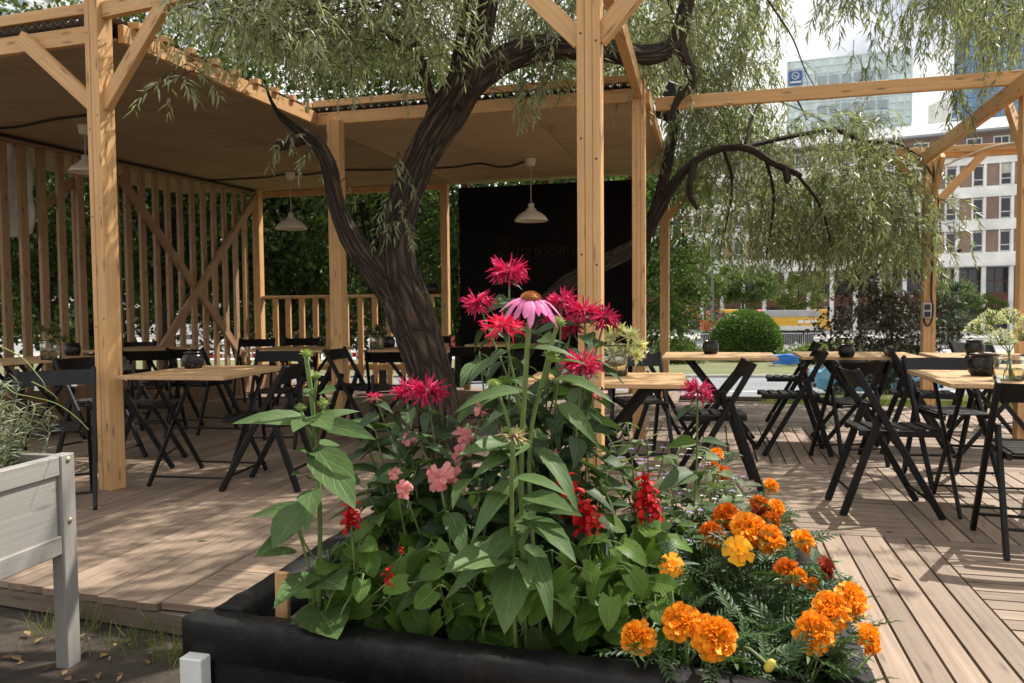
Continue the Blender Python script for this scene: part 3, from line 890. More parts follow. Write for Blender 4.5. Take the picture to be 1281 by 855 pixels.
# middle
chair(800, 5.7, -86, "black folding chair with backrest up behind the jar of pale thistle flowers")
chair(828, 6.75, 4, "black folding chair in profile between the jar table and the hedge table")
chair(890, 5.0, 172, "black folding chair half behind the lone single-headed bee balm")
# dark side, left
chair(64, 4.6, -64, "black folding chair with slatted seat just behind the grey herb planter")
chair(124, 6.0, -20, "black folding chair mostly hidden behind the thick left post")
chair(182, 5.85, 10, "black folding chair tucked under the left end of the front left table")
chair(330, 5.1, 172, "black folding chair in profile at the right end of the front left table")
chair(342, 6.6, -88, "black folding chair facing us, directly behind the front left table's right half")
chair(192, 7.3, 95, "black folding chair with wide backrest behind the front left table, beside the post")
chair(252, 7.5, 70, "black folding chair turned askew behind the black pot, below the crossed brace")
chair(160, 8.9, -90, "black folding chair against the plank bench, just right of the thick left post")
chair(448, 7.0, -12, "black folding chair in profile in front of the middle post left of the trunk")
chair(492, 6.75, 92, "black folding chair seen from behind, touching the left of the leaning trunk")
chair(402, 7.9, 186, "black folding chair beside the railing table, just left of the middle post")
chair(316, 9.4, -84, "small far black folding chair by the corner post of the slat wall")
chair(372, 9.6, -90, "small far black folding chair with its back to the railing below the lamp")
chair(586, 7.5, 104, "black folding chair in shadow just right of the leaning tree trunk")
chair(540, 9.9, -92, "far black folding chair with its back to the railing, behind the trunk")
chair(12, 7.4, 10, "black folding chair at the far left edge by the slatted wall")

# ================================================================== tables
def make_table():
    t = thing('folding_table', 'x', 'table', (0, 0, 0))
    m = MB()
    for k in range(4):
        y = -0.37 + 0.185 * (k + 0.5)
        m.beam((-0.45, y, 0.728), (0.45, y, 0.728), 0.1845, 0.024)
    m.build('tabletop', M['table'], t, bev=0.002)
    for s in (-1, 1):
        y = 0.27 * s
        m = MB(); m.beam((-0.30, y, 0.0), (0.24, y, 0.70), 0.016, 0.034, up=Vector((1, 0, .5))); m.build('leg', M['black'], t, bev=0.003)
        m = MB(); m.beam((0.30, y - 0.02 * s, 0.0), (-0.24, y - 0.02 * s, 0.70), 0.016, 0.034, up=Vector((1, 0, -.5))); m.build('leg', M['black'], t, bev=0.003)
    m = MB()
    m.beam((-0.40, 0, 0.706), (0.40, 0, 0.706), 0.03, 0.018)
    for x in (-0.25, 0.25): m.beam((x, -0.30, 0.704), (x, 0.30, 0.704), 0.03, 0.020)
    m.build('frame', M['black'], t)
    for x, z in ((-0.255, 0.06), (0.255, 0.06), (-0.03, 0.35)):
        m = MB(); m.tube([(x, -0.27, z), (x, 0.27, z)], 0.007, 6); m.build('stretcher', M['black'], t)
    return t
tab0 = make_table()
TREE2 = {}
for c in bpy.data.objects:
    if c.parent: TREE2.setdefault(c.parent.name, []).append(c)
tused = [False]
def table(x, Y, deg, label):
    G = 'folding tables with pale plank tops'
    if not tused[0]:
        o = tab0; tused[0] = True; o.location = (x, Y, 0); o.rotation_euler = (0, 0, R(deg)); o['label'] = label; o['group'] = G
    else: copy_tree(tab0, (x, Y, 0), R(deg), label, G, TREE2)
    return Vector((x, Y, 0.74))
def X(px, Y): d = ray(px, 400); return d.x / d.y * Y
L1 = table(-2.07, 5.33, 80, 'pale plank table with a single black pot, right of the thick left post')
L2 = table(X(40, 6.9), 6.9, 60, 'pale table with a jar of dried flowers by the slat wall at far left')
L3 = table(X(176, 8.6), 8.6, 76, 'pale table against the plank bench below the crossed brace')
L4 = table(X(374, 8.3), 8.3, -14, 'pale table near the back railing under the second pendant lamp')
L5 = table(X(520, 8.05), 8.05, -14, 'pale table with a jar of greenery behind the leaning tree trunk')
T5 = table(0.545, 4.52, -10, 'pale table with the jar of pale flowers, right of the middle post')
T1 = table(X(899, 6.55), 6.55, -14, 'pale table in front of the clipped round hedge')
T2 = table(X(1070, 6.45), 6.45, -14, 'pale table with a small pot above the blue car')
T3 = table(2.72, 4.36, 76, 'pale table at the right edge carrying a jar of wild flowers and a speckled pot')
T4 = table(X(1244, 6.15), 6.15, -14, 'pale table at the right edge just behind the wild-flower table')
L6 = table(X(640, 9.0), 9.0, -14, 'pale table in front of the chalkboard, mostly hidden by red flowers')

# ------------------------------------------------------------------ speckled pots
def pot_mat():
    t = NT('speckled_glaze'); o = t.coord('Object')
    vo = t.n('ShaderNodeTexVoronoi', Scale=95.0); t.l(o, vo.inputs['Vector'])
    n = t.noise(o, 30, 2)
    k = t.mix(1.0, t.ramp(vo.outputs['Distance'], [(0.13, 1.0), (0.2, 0.0)]), t.ramp(n, [(0.5, 0), (0.6, 1)]), 'MULTIPLY')
    t.base(t.mix(k, (0.005, 0.0045, 0.0045), (0.5, 0.45, 0.4))); t.b.inputs['Roughness'].default_value = 0.28; t.b.inputs['Specular IOR Level'].default_value = 0.35
    return t.m
PM = pot_mat()
def pot(p, d, label, g='black glazed pots on the tables and railing'):
    r = d / 2
    t = thing('candle_pot', label, 'pot', p, group=g)
    m = MB()
    m.lathe([(r * .78, 0.0), (r * .80, r * .08), (r * .97, r * .28), (r, r * .5), (r, r * 1.15), (r * .93, r * 1.32), (r * .80, r * 1.40), (r * .80, r * 1.48), (r * .90, r * 1.53),
             (r * .90, r * 1.66), (r * .82, r * 1.66), (r * .74, r * 1.4), (r * .85, r * 1.1), (r * .85, r * .2), (0.0, r * .15)], p, 28)
    m.build('body', PM, t, smooth=True)
    m = MB(); m.lathe([(0.0, r * .16), (r * .3, r * .16), (r * .3, r * .9), (0.0, r * .9)], p, 14); m.build('candle', M['enamel'], t)
    return t
def ontop(px, py): return onz(px, py, 0.7405)
pot(ontop(889, 443), 0.135, 'black speckled pot on the table before the clipped hedge')
pot(ontop(1059, 447), 0.12, 'small black pot on the table above the blue car')
pot(ontop(242, 461), 0.142, 'black pot alone on the front left table')
pot(ontop(91, 445), 0.14, 'black pot beside the dried flowers at far left')
pot(ontop(1229, 470), 0.150, 'larger white-speckled black pot beside the jar of wild flowers')
pot(ontop(1219, 444), 0.142, 'speckled black pot on the table behind the wild-flower table')
pot(ontop(486, 435), 0.14, 'dark pot on the table behind the leaning trunk')
bz = at(543, 362, BPc.y - 0.02); pot(Vector((bz.x - 0.02, bz.y, 1.352)), 0.17, 'black pot standing on the back railing by the rear post')

# ------------------------------------------------------------------ jars with cut flowers
def glass_mat():
    t = NT('jar_glass'); t.b.inputs['Base Color'].default_value = (0.93, 0.97, 0.95, 1)
    t.b.inputs['Transmission Weight'].default_value = 1.0; t.b.inputs['Roughness'].default_value = 0.03; t.b.inputs['IOR'].default_value = 1.3
    return t.m
JG = glass_mat()
WATER = NT('jar_water'); WATER.b.inputs['Base Color'].default_value = (0.80, 0.78, 0.60, 1); WATER.b.inputs['Transmission Weight'].default_value = 1.0; WATER.b.inputs['IOR'].default_value = 1.33; WATER.b.inputs['Roughness'].default_value = 0.02
STEM = mat_paint('stem_green', (0.13, 0.19, 0.05), 0.6, 0.3, 12, bump=0)
DRYSTEM = mat_paint('stem_straw', (0.36, 0.32, 0.13), 0.7, 0.3, 12, bump=0)
def bract_template(L, W):
    v = np.array([(0, 0, 0), (L * .4, W / 2, .002), (L, 0, L * .12), (L * .4, -W / 2, .002)])
    return v, np.array([(0, 3, 2, 1)]), np.array([[(0, 0), (.4, -1), (1, 0), (.4, 1)]])
PALE = mat_leaf('pale_bracts', (0.46, 0.48, 0.28), (0.66, 0.64, 0.46), 0.35, rough=0.7)
WHITEF = mat_leaf('lace_florets', (0.50, 0.50, 0.34), (0.72, 0.71, 0.58), 0.35, rough=0.8)
DRYG = mat_leaf('dry_greens', (0.10, 0.115, 0.05), (0.19, 0.18, 0.08), 0.25, rough=0.7)
def jar(p, d, h, label, cat='vase', name='flower_jar'):
    r = d / 2; t = thing(name, label, cat, p)
    m = MB(); m.lathe([(r * .9, 0), (r, r * .1), (r, h * .80), (r * .86, h * .88), (r * .86, h * .93), (r * .95, h), (r * .90, h), (r * .81, h * .92), (r * .81, h * .88), (r * .95, h * .80), (r * .95, h * .06), (0, h * .05)], p, 30)
    m.build('glass', JG, t, smooth=True)
    m = MB(); m.lathe([(r * .93, h * .07), (r * .93, h * .42), (0, h * .42)], p, 24); m.build('water', WATER.m, t, smooth=False)
    return t
def bouquet(t, p, h, tips, head, stem_mat, head_mat, label, n_br, br, dome=False, cat='cut flowers'):
    """stems from the jar bottom to each tip, every tip a head of small bracts: one bunch"""
    b = thing('cut_flowers', label, cat, p)
    m = MB()
    g_ = Geo()
    for i, q in enumerate(tips):
        q = Vector(q); a = random.random() * 6.28
        s = Vector(p) + Vector((math.cos(a) * 0.02, math.sin(a) * 0.02, 0.012)); mid = Vector(p) + Z * h * 0.95 + (q - Vector(p)).normalized() * 0.005
        pts = smooth_path([s, mid, (mid + q) / 2 + Vector((0, 0, .01)), q], 4)
        m.tube([Vector(tuple(x)) for x in pts], 0.0026, 5)
        n = n_br
        for k in range(n):
            if dome:
                a = random.random() * 6.28; rr = head * math.sqrt(random.random())
                base = q + Vector((rr * math.cos(a), rr * math.sin(a), head * (0.62 - 0.9 * (rr / head) ** 2) + random.uniform(-.006, .006)))
                dv = Vector((math.cos(a) * rr / head, math.sin(a) * rr / head, 0.7)) + Vector((random.uniform(-.6, .6),) * 3)
                if k % 3 == 0: m.tube([q - Z * 0.03, base], 0.0009, 4, cap=False)
            else:
                base = q; dv = Vector((random.gauss(0, 1), random.gauss(0, 1), random.gauss(0.3, .9)))
            g_.one(bract_template(br * random.uniform(.7, 1.2), br * .32), dv, (random.gauss(0, 1), random.gauss(0, 1), 1), base)
    m.build('stems', stem_mat, b); g_.build('blossom', head_mat, b)
p = ontop(768, 470)
j1 = jar(p, 0.165, 0.185, 'wide clear glass jar half full of water on the table right of the middle post')
bouquet(j1, p, 0.18, [at(775, 414, p.y), at(790, 420, p.y - .05), at(764, 425, p.y), at(800, 433, p.y), at(783, 440, p.y + .04), at(797, 446, p.y - .06), at(766, 440, p.y + .05), at(758, 415, p.y)],
        0.05, DRYSTEM, PALE, 'bunch of pale yellow-green thistle heads in the jar by the middle post', 60, 0.062)
p = onz(1262, 476, 0.7405)
j2 = jar(p, 0.15, 0.14, 'clear glass jar on the sunny table at the right edge')
bouquet(j2, p, 0.14, [at(1240, 400, p.y), at(1262, 398, p.y + .1), at(1252, 425, p.y - .12), at(1278, 420, p.y), at(1225, 412, p.y + .08), at(1290, 405, p.y)],
        0.075, STEM, WHITEF, 'bunch of creamy wild carrot flowers leaning out of the jar at the right edge', 260, 0.014, dome=True)
p = ontop(64, 450)
j3 = jar(p, 0.16, 0.17, 'low clear jar with dark dried flowers on the table at far left')
bouquet(j3, p, 0.16, [at(52, 412, p.y), at(62, 416, p.y), at(72, 414, p.y), at(46, 425, p.y), at(80, 425, p.y), at(64, 428, p.y), at(66, 408, p.y)], 0.05, DRYSTEM, DRYG, 'bunch of dried brown-green flowers on the far left table', 90, 0.045)
p = ontop(472, 437)
j4 = jar(p, 0.15, 0.16, 'clear jar with green sprigs on the table left of the trunk')
bouquet(j4, p, 0.16, [at(462, 415, p.y), at(472, 411, p.y), at(481, 416, p.y), at(468, 420, p.y), at(478, 421, p.y)], 0.05, STEM, DRYG, 'loose green sprigs in the jar left of the trunk', 80, 0.05)
# ================================================================== trees
def bark_mat(name, c1, c2, sc=1.0):
    t = NT(name); u = t.coord('UV')
    mp_ = t.mapping(u, (2.6 * sc, 22, 1))
    n = t.noise(mp_, 2.0, 7, 0.7); n2 = t.noise(t.coord('Object'), 3.5 * sc, 6, 0.7)
    vo = t.n('ShaderNodeTexVoronoi', Scale=1.6, feature='DISTANCE_TO_EDGE'); t.l(t.mix(0.12, t.mapping(u, (1.8 * sc, 13, 1)), t.noise(u, 6, 4, out=1)), vo.inputs['Vector'])
    crack = t.ramp(vo.outputs['Distance'], [(0.0, 0.0), (0.22, 1.0)])
    c = t.mix(t.ramp(n, [(0.3, 0), (0.7, 1)]), c1, c2)
    c = t.mix(crack, tuple(x * .45 for x in c1), c)
    c = t.mix(t.ramp(n2, [(0.55, 0), (0.8, 0.35)]), c, (0.11, 0.10, 0.07))
    t.base(c); t.b.inputs['Roughness'].default_value = 0.9
    t.bump(t.mix(0.6, n, crack), 1.0, 0.09)
    return t.m
BARK = bark_mat('willow_bark', (0.056, 0.037, 0.024), (0.165, 0.110, 0.074))
BARK2 = bark_mat('dark_bark', (0.025, 0.018, 0.012), (0.075, 0.055, 0.04), 1.5)
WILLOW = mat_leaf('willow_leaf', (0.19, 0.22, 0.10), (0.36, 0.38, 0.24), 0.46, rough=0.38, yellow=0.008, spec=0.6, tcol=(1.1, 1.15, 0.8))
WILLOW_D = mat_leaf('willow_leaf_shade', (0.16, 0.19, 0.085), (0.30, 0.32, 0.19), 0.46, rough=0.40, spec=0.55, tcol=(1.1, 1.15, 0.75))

from mathutils import noise as mnoise
def limb(m, pts, n=14, sub=7, ridge=0.10, twist=1.3, seed=0):
    """pts: (x,y,z,r); bark furrows run along the limb and wind round it"""
    q = smooth_path(pts, sub if n < 30 else sub * 3)
    P_ = [Vector(tuple(p[:3])) for p in q]; r = [max(0.004, p[3] * .83) for p in q]
    ph = seed * 1.7; big = n >= 20
    def mod(a, L, i):
        v = 1 + ridge * (math.sin(2 * a + L * twist * 1.7 + ph) * .5 + math.sin(3 * a - L * twist * 1.1 + ph) * .35)
        if big:
            aw = a + L * .55
            k1 = mnoise.noise(Vector((math.cos(aw) * 2.1 + ph, math.sin(aw) * 2.1, L * 1.3)))
            k2 = 1 - abs(mnoise.noise(Vector((math.cos(aw) * 5.2 + ph, math.sin(aw) * 5.2, L * 5.0)))) * 2.2
            k3 = mnoise.noise(Vector((math.cos(a) * 9 + ph, math.sin(a) * 9, L * 9)))
            k4 = 1 - abs(mnoise.noise(Vector((math.cos(aw) * 9.5 + ph, math.sin(aw) * 9.5, L * 9.0)))) * 2.4
            v += .10 * k1 + .075 * k2 + .055 * k4 - .07 + .03 * k3
        return v
    m.tube(P_, r, n * 2 if n >= 30 else n, mod=mod)
    return P_
def pr(px, py, Y, wpx):
    p = at(px, py, Y); return (p.x, p.y, p.z, wpx / 2 / F * Y)
def willow_leaf_T(L=0.085, W=0.0135):
    v = np.array([(0, 0, 0), (L * .35, W / 2, .002), (L * .38, 0, -.0015), (L * .35, -W / 2, .002), (L, 0, -L * .12)])
    f = np.array([(0, 2, 4, 1), (0, 3, 4, 2)]); u = np.array([[(0, 0), (.4, 0), (1, 0), (.4, 1)], [(0, 0), (.4, -1), (1, 0), (.4, 0)]])
    return v, f, u
WL = willow_leaf_T()
class Foliage:
    def __init__(s): s.P = []; s.D = []; s.N = []; s.S = []; s.tw = MB()
    def twig(s, p, d, L, droop=0.25, step=0.042, leaf=1.0, wood=True, density=2):
        p = Vector(p); d = Vector(d).normalized(); pts = [p.copy()]
        n = max(3, int(L / step))
        for i in range(n):
            d = (d + Vector((random.gauss(0, .13), random.gauss(0, .13), -droop * (0.35 + i / n)))).normalized()
            p = p + d * step; pts.append(p.copy())
            if i >= 1:
                for k in range(density):
                    a = random.random() * 6.283
                    x, y, z = frame(d, (0.3, 0.2, 1))
                    side = y * math.cos(a) + z * math.sin(a)
                    ld = d * random.uniform(.35, .9) + side * random.uniform(.35, .9) - Z * random.uniform(0, .45)
                    s.P.append(tuple(p)); s.D.append(tuple(ld)); s.N.append((random.gauss(0, .5), random.gauss(0, .5), 1)); s.S.append(leaf * random.uniform(.65, 1.2))
        if wood:
            k = max(1, len(pts) // 6); q = pts[::k] + ([pts[-1]] if (len(pts) - 1) % k else [])
            if len(q) > 1: s.tw.tube(q, [0.0035 * (1 - .7 * i / (len(q) - 1)) for i in range(len(q))], 3, cap=False)
        return pts
    def leaves(s, name, mat, parent, T=willow_leaf_T(0.092, 0.0145)):
        Ms = frames(np.array(s.D), np.array(s.N)) * np.array(s.S)[:, None, None]
        g_ = Geo(); g_.put(T, Ms, np.array(s.P)); o_ = g_.build(name, mat, parent, smooth=False)
        s.tw.build('twigs', BARK, parent)
        return o_
def cluster(fo, px0, px1, py0, py1, Y0, Y1, n, l0, l1, anchors=None, droop=0.25, leaf=1.0, keep=None, nb=5):
    starts = []
    tries = 0
    while len(starts) < n and tries < n * 30:
        tries += 1
        x = random.uniform(px0, px1); y = random.uniform(py0, py1)
        if keep and not keep(x, y): continue
        p = at(x, y, random.uniform(Y0, Y1)); starts.append(p)
        a = random.random() * 6.283
        fo.twig(p, (math.cos(a), math.sin(a), random.uniform(-.7, .4)), random.uniform(l0, l1), droop, leaf=leaf)
    if anchors:
        for k in range(nb):
            a = Vector(random.choice(anchors)); b = random.choice(starts)
            mid = (a + b) / 2 + Vector((random.gauss(0, .12), random.gauss(0, .12), 0.06))
            q = [Vector(tuple(v_)) for v_ in smooth_path([a, mid, b], 5)]
            fo.tw.tube(q, [0.010 - 0.006 * i / (len(q) - 1) for i in range(len(q))], 5)

# ---------------- the leaning willow in the deck
b_ = at(566, 560, 6.1)
wt = thing('willow_tree', 'old leaning willow with a forked dark trunk growing through the deck', 'tree', (b_.x, b_.y, 0))
m = MB()
main = [(b_.x + .10, b_.y - .02, -0.1, 0.24), pr(560, 575, 6.1, 66), pr(547, 500, 6.1, 60), pr(531, 440, 6.1, 62), pr(514, 390, 6.1, 68), pr(498, 345, 6.1, 64), pr(497, 300, 6.12, 52), pr(508, 245, 6.15, 48), pr(531, 190, 6.15, 48), pr(560, 140, 6.15, 52), pr(580, 105, 6.1, 50), pr(597, 60, 6.05, 34), pr(607, 20, 6.0, 30), pr(618, -40, 5.9, 28), pr(640, -130, 5.8, 24), pr(650, -240, 5.8, 16)]
limb(m, main, 56, 11, 0.13, 1.6, 1)
left = [pr(510, 392, 6.12, 44), pr(478, 350, 6.08, 44), pr(448, 312, 6.0, 35), pr(428, 275, 5.95, 27), pr(418, 240, 5.9, 25), pr(412, 208, 5.9, 25), pr(398, 182, 5.9, 22), pr(378, 166, 5.9, 17), pr(354, 148, 5.85, 10), pr(340, 128, 5.75, 5), pr(330, 100, 5.6, 3)]
limb(m, left, 36, 9, 0.13, 2, 2)
limb(m, [pr(384, 172, 5.9, 18), pr(366, 178, 5.85, 17), pr(350, 183, 5.82, 15), pr(349, 184, 5.81, 8)], 12, 5, 0.12, 2, 3)
right = [pr(566, 130, 6.13, 46), pr(600, 95, 6.15, 44), pr(640, 70, 6.2, 40), pr(690, 58, 6.25, 36), pr(745, 62, 6.3, 34), pr(800, 70, 6.4, 30), pr(835, 62, 6.5, 28), pr(852, 35, 6.5, 26), pr(860, 0, 6.5, 22), pr(880, -70, 6.4, 18), pr(930, -160, 6.3, 12)]
limb(m, right, 30, 8, 0.09, 2, 4)
up2 = [pr(548, 150, 6.12, 22), pr(536, 110, 6.05, 15), pr(524, 65, 5.95, 14), pr(512, 20, 5.85, 12), pr(490, -40, 5.7, 10), pr(450, -120, 5.5, 7)]
limb(m, up2, 10, 6, 0.06, 2, 5)
up3 = [pr(566, 120, 6.1, 18), pr(568, 85, 6.1, 13), pr(577, 40, 6.05, 12), pr(590, -30, 6.0, 9)]
limb(m, up3, 10, 6, 0.06, 2, 6)
up4 = [pr(845, 45, 6.5, 22), pr(866, 100, 6.55, 14), pr(848, 125, 6.6, 12), pr(838, 150, 6.6, 8)]
limb(m, up4, 10, 6, 0.06, 2, 7)
up5 = [pr(600, 40, 6.0, 16), pr(560, -60, 5.3, 12), pr(480, -160, 4.7, 9)]
limb(m, up5, 10, 6, 0.06, 2, 8)
# over the frame the limbs carry on towards the sun side, casting the dapple on the deck
top1 = [pr(650, -240, 5.8, 16), pr(720, -330, 6.2, 12), pr(860, -420, 6.8, 9)]
limb(m, top1, 10, 6, 0.06, 2, 9)
m.build('trunk', BARK, wt, smooth=True)
fo = Foliage()
A1 = [at(512, 20, 5.85), at(524, 65, 5.95), at(490, -40, 5.7), at(480, -160, 4.7), at(560, -60, 5.3), at(590, -30, 6.0)]
A2 = [at(690, 58, 6.25), at(745, 62, 6.3), at(852, 35, 6.5), at(860, 0, 6.5), at(880, -70, 6.4)]
A3 = [at(640, -130, 5.8), at(650, -240, 5.8), at(880, -70, 6.4), at(930, -160, 6.3), at(860, -420, 6.8)]
# upper left mass in front of the roof edge: bounded by the diagonal from (215,20) to (390,165)
dk_ = lambda x, y: y < -32 + (x - 146) * 0.44 if x < 400 else y < 72
cluster(fo, 235, 400, -80, 90, 4.3, 5.6, 300, 0.2, 0.42, A1, 0.28, keep=dk_, nb=14)
cluster(fo, 330, 560, -80, 80, 4.9, 6.6, 560, 0.22, 0.46, A1, 0.26, keep=dk_, nb=14)
cluster(fo, 250, 700, -150, -30, 4.5, 7.0, 150, 0.4, 0.8, A1, 0.25, nb=8)
cluster(fo, 560, 730, -70, 55, 6.0, 7.6, 300, 0.3, 0.6, A1 + A2, 0.28, nb=10)
cluster(fo, 600, 720, 60, 112, 6.1, 6.6, 26, 0.2, 0.45, A2, 0.35, nb=3)
cluster(fo, 690, 850, -70, 95, 6.4, 7.8, 330, 0.3, 0.6, A2, 0.28, nb=10)
for px_, py_, Y_ in ((678, 95, 6.1), (664, 100, 6.1), (662, 120, 6.12), (366, 170, 5.8), (360, 160, 5.8), (500, 265, 5.85), (492, 268, 5.85), (498, 190, 5.9), (390, 185, 5.8), (212, 92, 4.5), (232, 80, 4.55), (432, 222, 6.9), (497, 240, 5.9)):
    for k in range(3): fo.twig(at(px_, py_, Y_), (random.gauss(0, .5), random.gauss(0, .3), -.3), random.uniform(.14, .34), .3)
cluster(fo, 205, 250, 70, 92, 4.35, 4.7, 7, 0.15, 0.3, None, .2)
# overhead crown towards the sun
for k in range(250):
    p = Vector((random.gauss(1.9, 1.4), random.gauss(6.4, 1.2), random.uniform(3.9, 6.4)))
    d_ = (p - Vector((0, 6, 3.2))).length
    if p.z < 1.15 + 0.5 * p.y or p.x < 0.3: continue
    fo.twig(p, (random.gauss(0, 1), random.gauss(0, 1), -.2), random.uniform(.4, .9), .22, leaf=1.3)
for k in range(20):
    a = random.choice(A3); b2 = Vector((random.gauss(1.1, 1.5), random.gauss(6.6, 1.2), random.uniform(4.2, 6)))
    q = [Vector(tuple(v_)) for v_ in smooth_path([a, (a + b2) / 2 + Z * .25, b2], 5)]
    fo.tw.tube(q, [0.022 - 0.015 * i / (len(q) - 1) for i in range(len(q))], 5)
for k in range(230):
    p = Vector((random.gauss(2.0, 1.0), random.gauss(6.1, .8), random.uniform(4.5, 6.6)))
    fo.twig(p, (random.gauss(0, 1), random.gauss(0, 1), -.2), random.uniform(.4, .9), .22, leaf=1.5)
# hanging strands above the front left post (dapple on its side), mostly out of frame
for k in range(60):
    p = Vector((random.gauss(-0.9, .7), random.gauss(5.3, .6), random.uniform(3.75, 4.9)))
    fo.twig(p, (random.gauss(0, 1), random.gauss(0, 1), -.2), random.uniform(.3, .6), .22, leaf=1.2)
fo.leaves('crown', WILLOW, wt)

# ---------------- second willow behind the right roof, arching over the pergola
s0 = at(655, 470, 9.0)
w2 = thing('willow_tree', 'second willow whose bare limb crosses the chalkboard and arches right, with long hanging foliage', 'tree', (s0.x - 0.2, 9.0, 0))
m = MB()
limb(m, [(s0.x - .2, 9.0, -0.1, .17), pr(640, 470, 9.0, 34), pr(672, 400, 9.0, 31), pr(708, 358, 9.0, 27), pr(755, 330, 9.0, 25), pr(795, 308, 9.0, 24), pr(818, 272, 8.7, 21), pr(842, 232, 8.5, 15), pr(868, 203, 8.4, 12), pr(900, 187, 8.4, 11), pr(935, 186, 8.3, 11), pr(965, 203, 8.25, 10), pr(988, 214, 8.2, 9), pr(1000, 219, 8.2, 7), pr(1003, 221, 8.2, 5)], 30, 6, 0.09, 2, 11)
limb(m, [pr(983, 208, 8.22, 12), pr(985, 225, 8.2, 12), pr(987, 228, 8.2, 7)], 8, 4, .1, 2, 1)
limb(m, [pr(868, 205, 8.4, 12), pr(862, 240, 8.3, 9), pr(872, 262, 8.3, 6)], 8, 5, .1, 2, 2)
limb(m, [pr(818, 272, 8.7, 18), pr(838, 190, 8.9, 15), pr(845, 110, 9.1, 13), pr(838, 40, 9.2, 12), pr(850, -60, 9.2, 10), pr(930, -150, 8.8, 8), pr(1080, -190, 8.0, 6), pr(1200, -200, 7.4, 5)], 12, 8, .06, 2, 3)
for br in ([(1045, 163, 8.8, 5), (1100, 190, 8.9, 4), (1140, 240, 8.9, 3), (1152, 330, 8.9, 2)], [(996, 217, 8.2, 6), (1028, 262, 8.4, 4), (1046, 335, 8.5, 2)], [(1078, 177, 8.8, 5), (1130, 183, 8.7, 4), (1168, 225, 8.7, 3), (1178, 305, 8.7, 2)], [(958, 198, 8.3, 6), (968, 250, 8.6, 4), (958, 325, 8.8, 2)], [(905, 187, 8.4, 6), (916, 230, 8.8, 4), (905, 300, 9, 2)], [(930, 186, 8.3, 5), (950, 130, 8.6, 4), (990, 120, 8.8, 3), (1010, 150, 8.9, 2)]):
    limb(m, [pr(*q) for q in br], 6, 6, .05, 2, 4)
limb(m, [pr(920, 187, 8.35, 8), pr(985, 172, 8.6, 7), pr(1045, 163, 8.8, 6), pr(1080, 178, 8.8, 5)], 8, 6, .05, 2, 4)
m.build('trunk', BARK, w2, smooth=True)
fo = Foliage()
B1 = [at(900, 187, 8.4), at(935, 186, 8.3), at(1000, 219, 8.2), at(1045, 163, 8.8), at(1080, 178, 8.8), at(985, 172, 8.6)]
B2 = [at(845, 110, 9.1), at(838, 40, 9.2), at(850, -60, 9.2)]
B3 = [at(930, -150, 8.8), at(1080, -190, 8.0), at(1200, -200, 7.4)]
LF = 1.25
cluster(fo, 826, 965, -60, 95, 8.2, 10.0, 320, 0.4, 0.9, B2, 0.28, leaf=LF, keep=lambda x, y: x < 940 - max(0, y - 40) * 0.1 + 20, nb=12)
cluster(fo, 840, 985, 100, 190, 8.6, 10.2, 250, 0.4, 0.8, B1 + B2, 0.28, leaf=LF, keep=lambda x, y: x < 930 + (y - 100) * .5, nb=10)
cluster(fo, 1000, 1178, 155, 312, 8.0, 9.8, 330, 0.3, 0.65, B1, 0.28, leaf=LF, keep=lambda x, y: (y > 205 - (x - 1000) * .5 if x < 1090 else y > 160 + (x - 1090) * .4) and math.sin(x * .09 + 1) + math.sin(x * .041 + y * .03) > -.7, nb=0)
cluster(fo, 930, 1110, 200, 300, 8.6, 10.0, 230, 0.35, 0.8, B1, 0.30, leaf=LF, keep=lambda x, y: math.sin(x * .08) + math.sin(x * .05 + y * .03) > -.6, nb=0)
cluster(fo, 1060, 1190, 220, 320, 8.2, 9.4, 90, 0.35, 0.7, B1, 0.30, leaf=LF, nb=0)
cluster(fo, 862, 1000, 200, 300, 8.6, 10.2, 150, 0.3, 0.6, B1, 0.30, leaf=LF, nb=0)
cluster(fo, 985, 1110, 135, 190, 8.4, 9.2, 110, 0.25, 0.5, B1, 0.25, leaf=LF, nb=0)
# curtain at upper right, nearer
cluster(fo, 1165, 1330, -70, 45, 5.8, 8.0, 250, 0.4, 0.75, B3, 0.35, leaf=0.95, keep=lambda x, y: y < 20 + (x - 1165) * .45, nb=10)
cluster(fo, 1040, 1190, -110, 0, 6.0, 8.0, 150, 0.3, 0.55, B3, 0.35, leaf=1.1, nb=8)
for px_, py_ in ((1095, 25), (1080, 50), (1085, 70), (1145, 20), (1150, 40), (1190, 80), (1195, 100), (1200, 120), (1205, 95), (1215, 70), (1130, 5)):
    for k in range(4): fo.twig(at(px_ + random.uniform(-14, 14), py_, 6.8), (random.gauss(0, .4), random.gauss(0, .3), -.6), random.uniform(.25, .45), .4, leaf=1.0)
fo.tw.tube([Vector(tuple(v_)) for v_ in smooth_path([at(905, -80, 7.6), at(960, 0, 7.5), at(990, 45, 7.45), at(1006, 85, 7.4), at(1019, 108, 7.4)], 5)], [0.012 - 0.0004 * i for i in range(21)], 5)
for k in range(6): fo.twig(at(950 + 11 * k, 8 + 15 * k, 7.5), (random.gauss(.3, .5), random.gauss(0, .4), -.6), .45, .35, leaf=.8, density=0 if k % 2 else 1)
# light canopy over the pergola, out of frame, that speckles the sunny deck
for k in range(45):
    p = Vector((random.gauss(5.3, 1.6), random.gauss(7.8, 1.2), random.uniform(5.2, 7.2)))
    fo.twig(p, (random.gauss(0, 1), random.gauss(0, 1), -.2), random.uniform(.3, .7), .22, leaf=1.3)
fo.leaves('crown', WILLOW_D, w2)

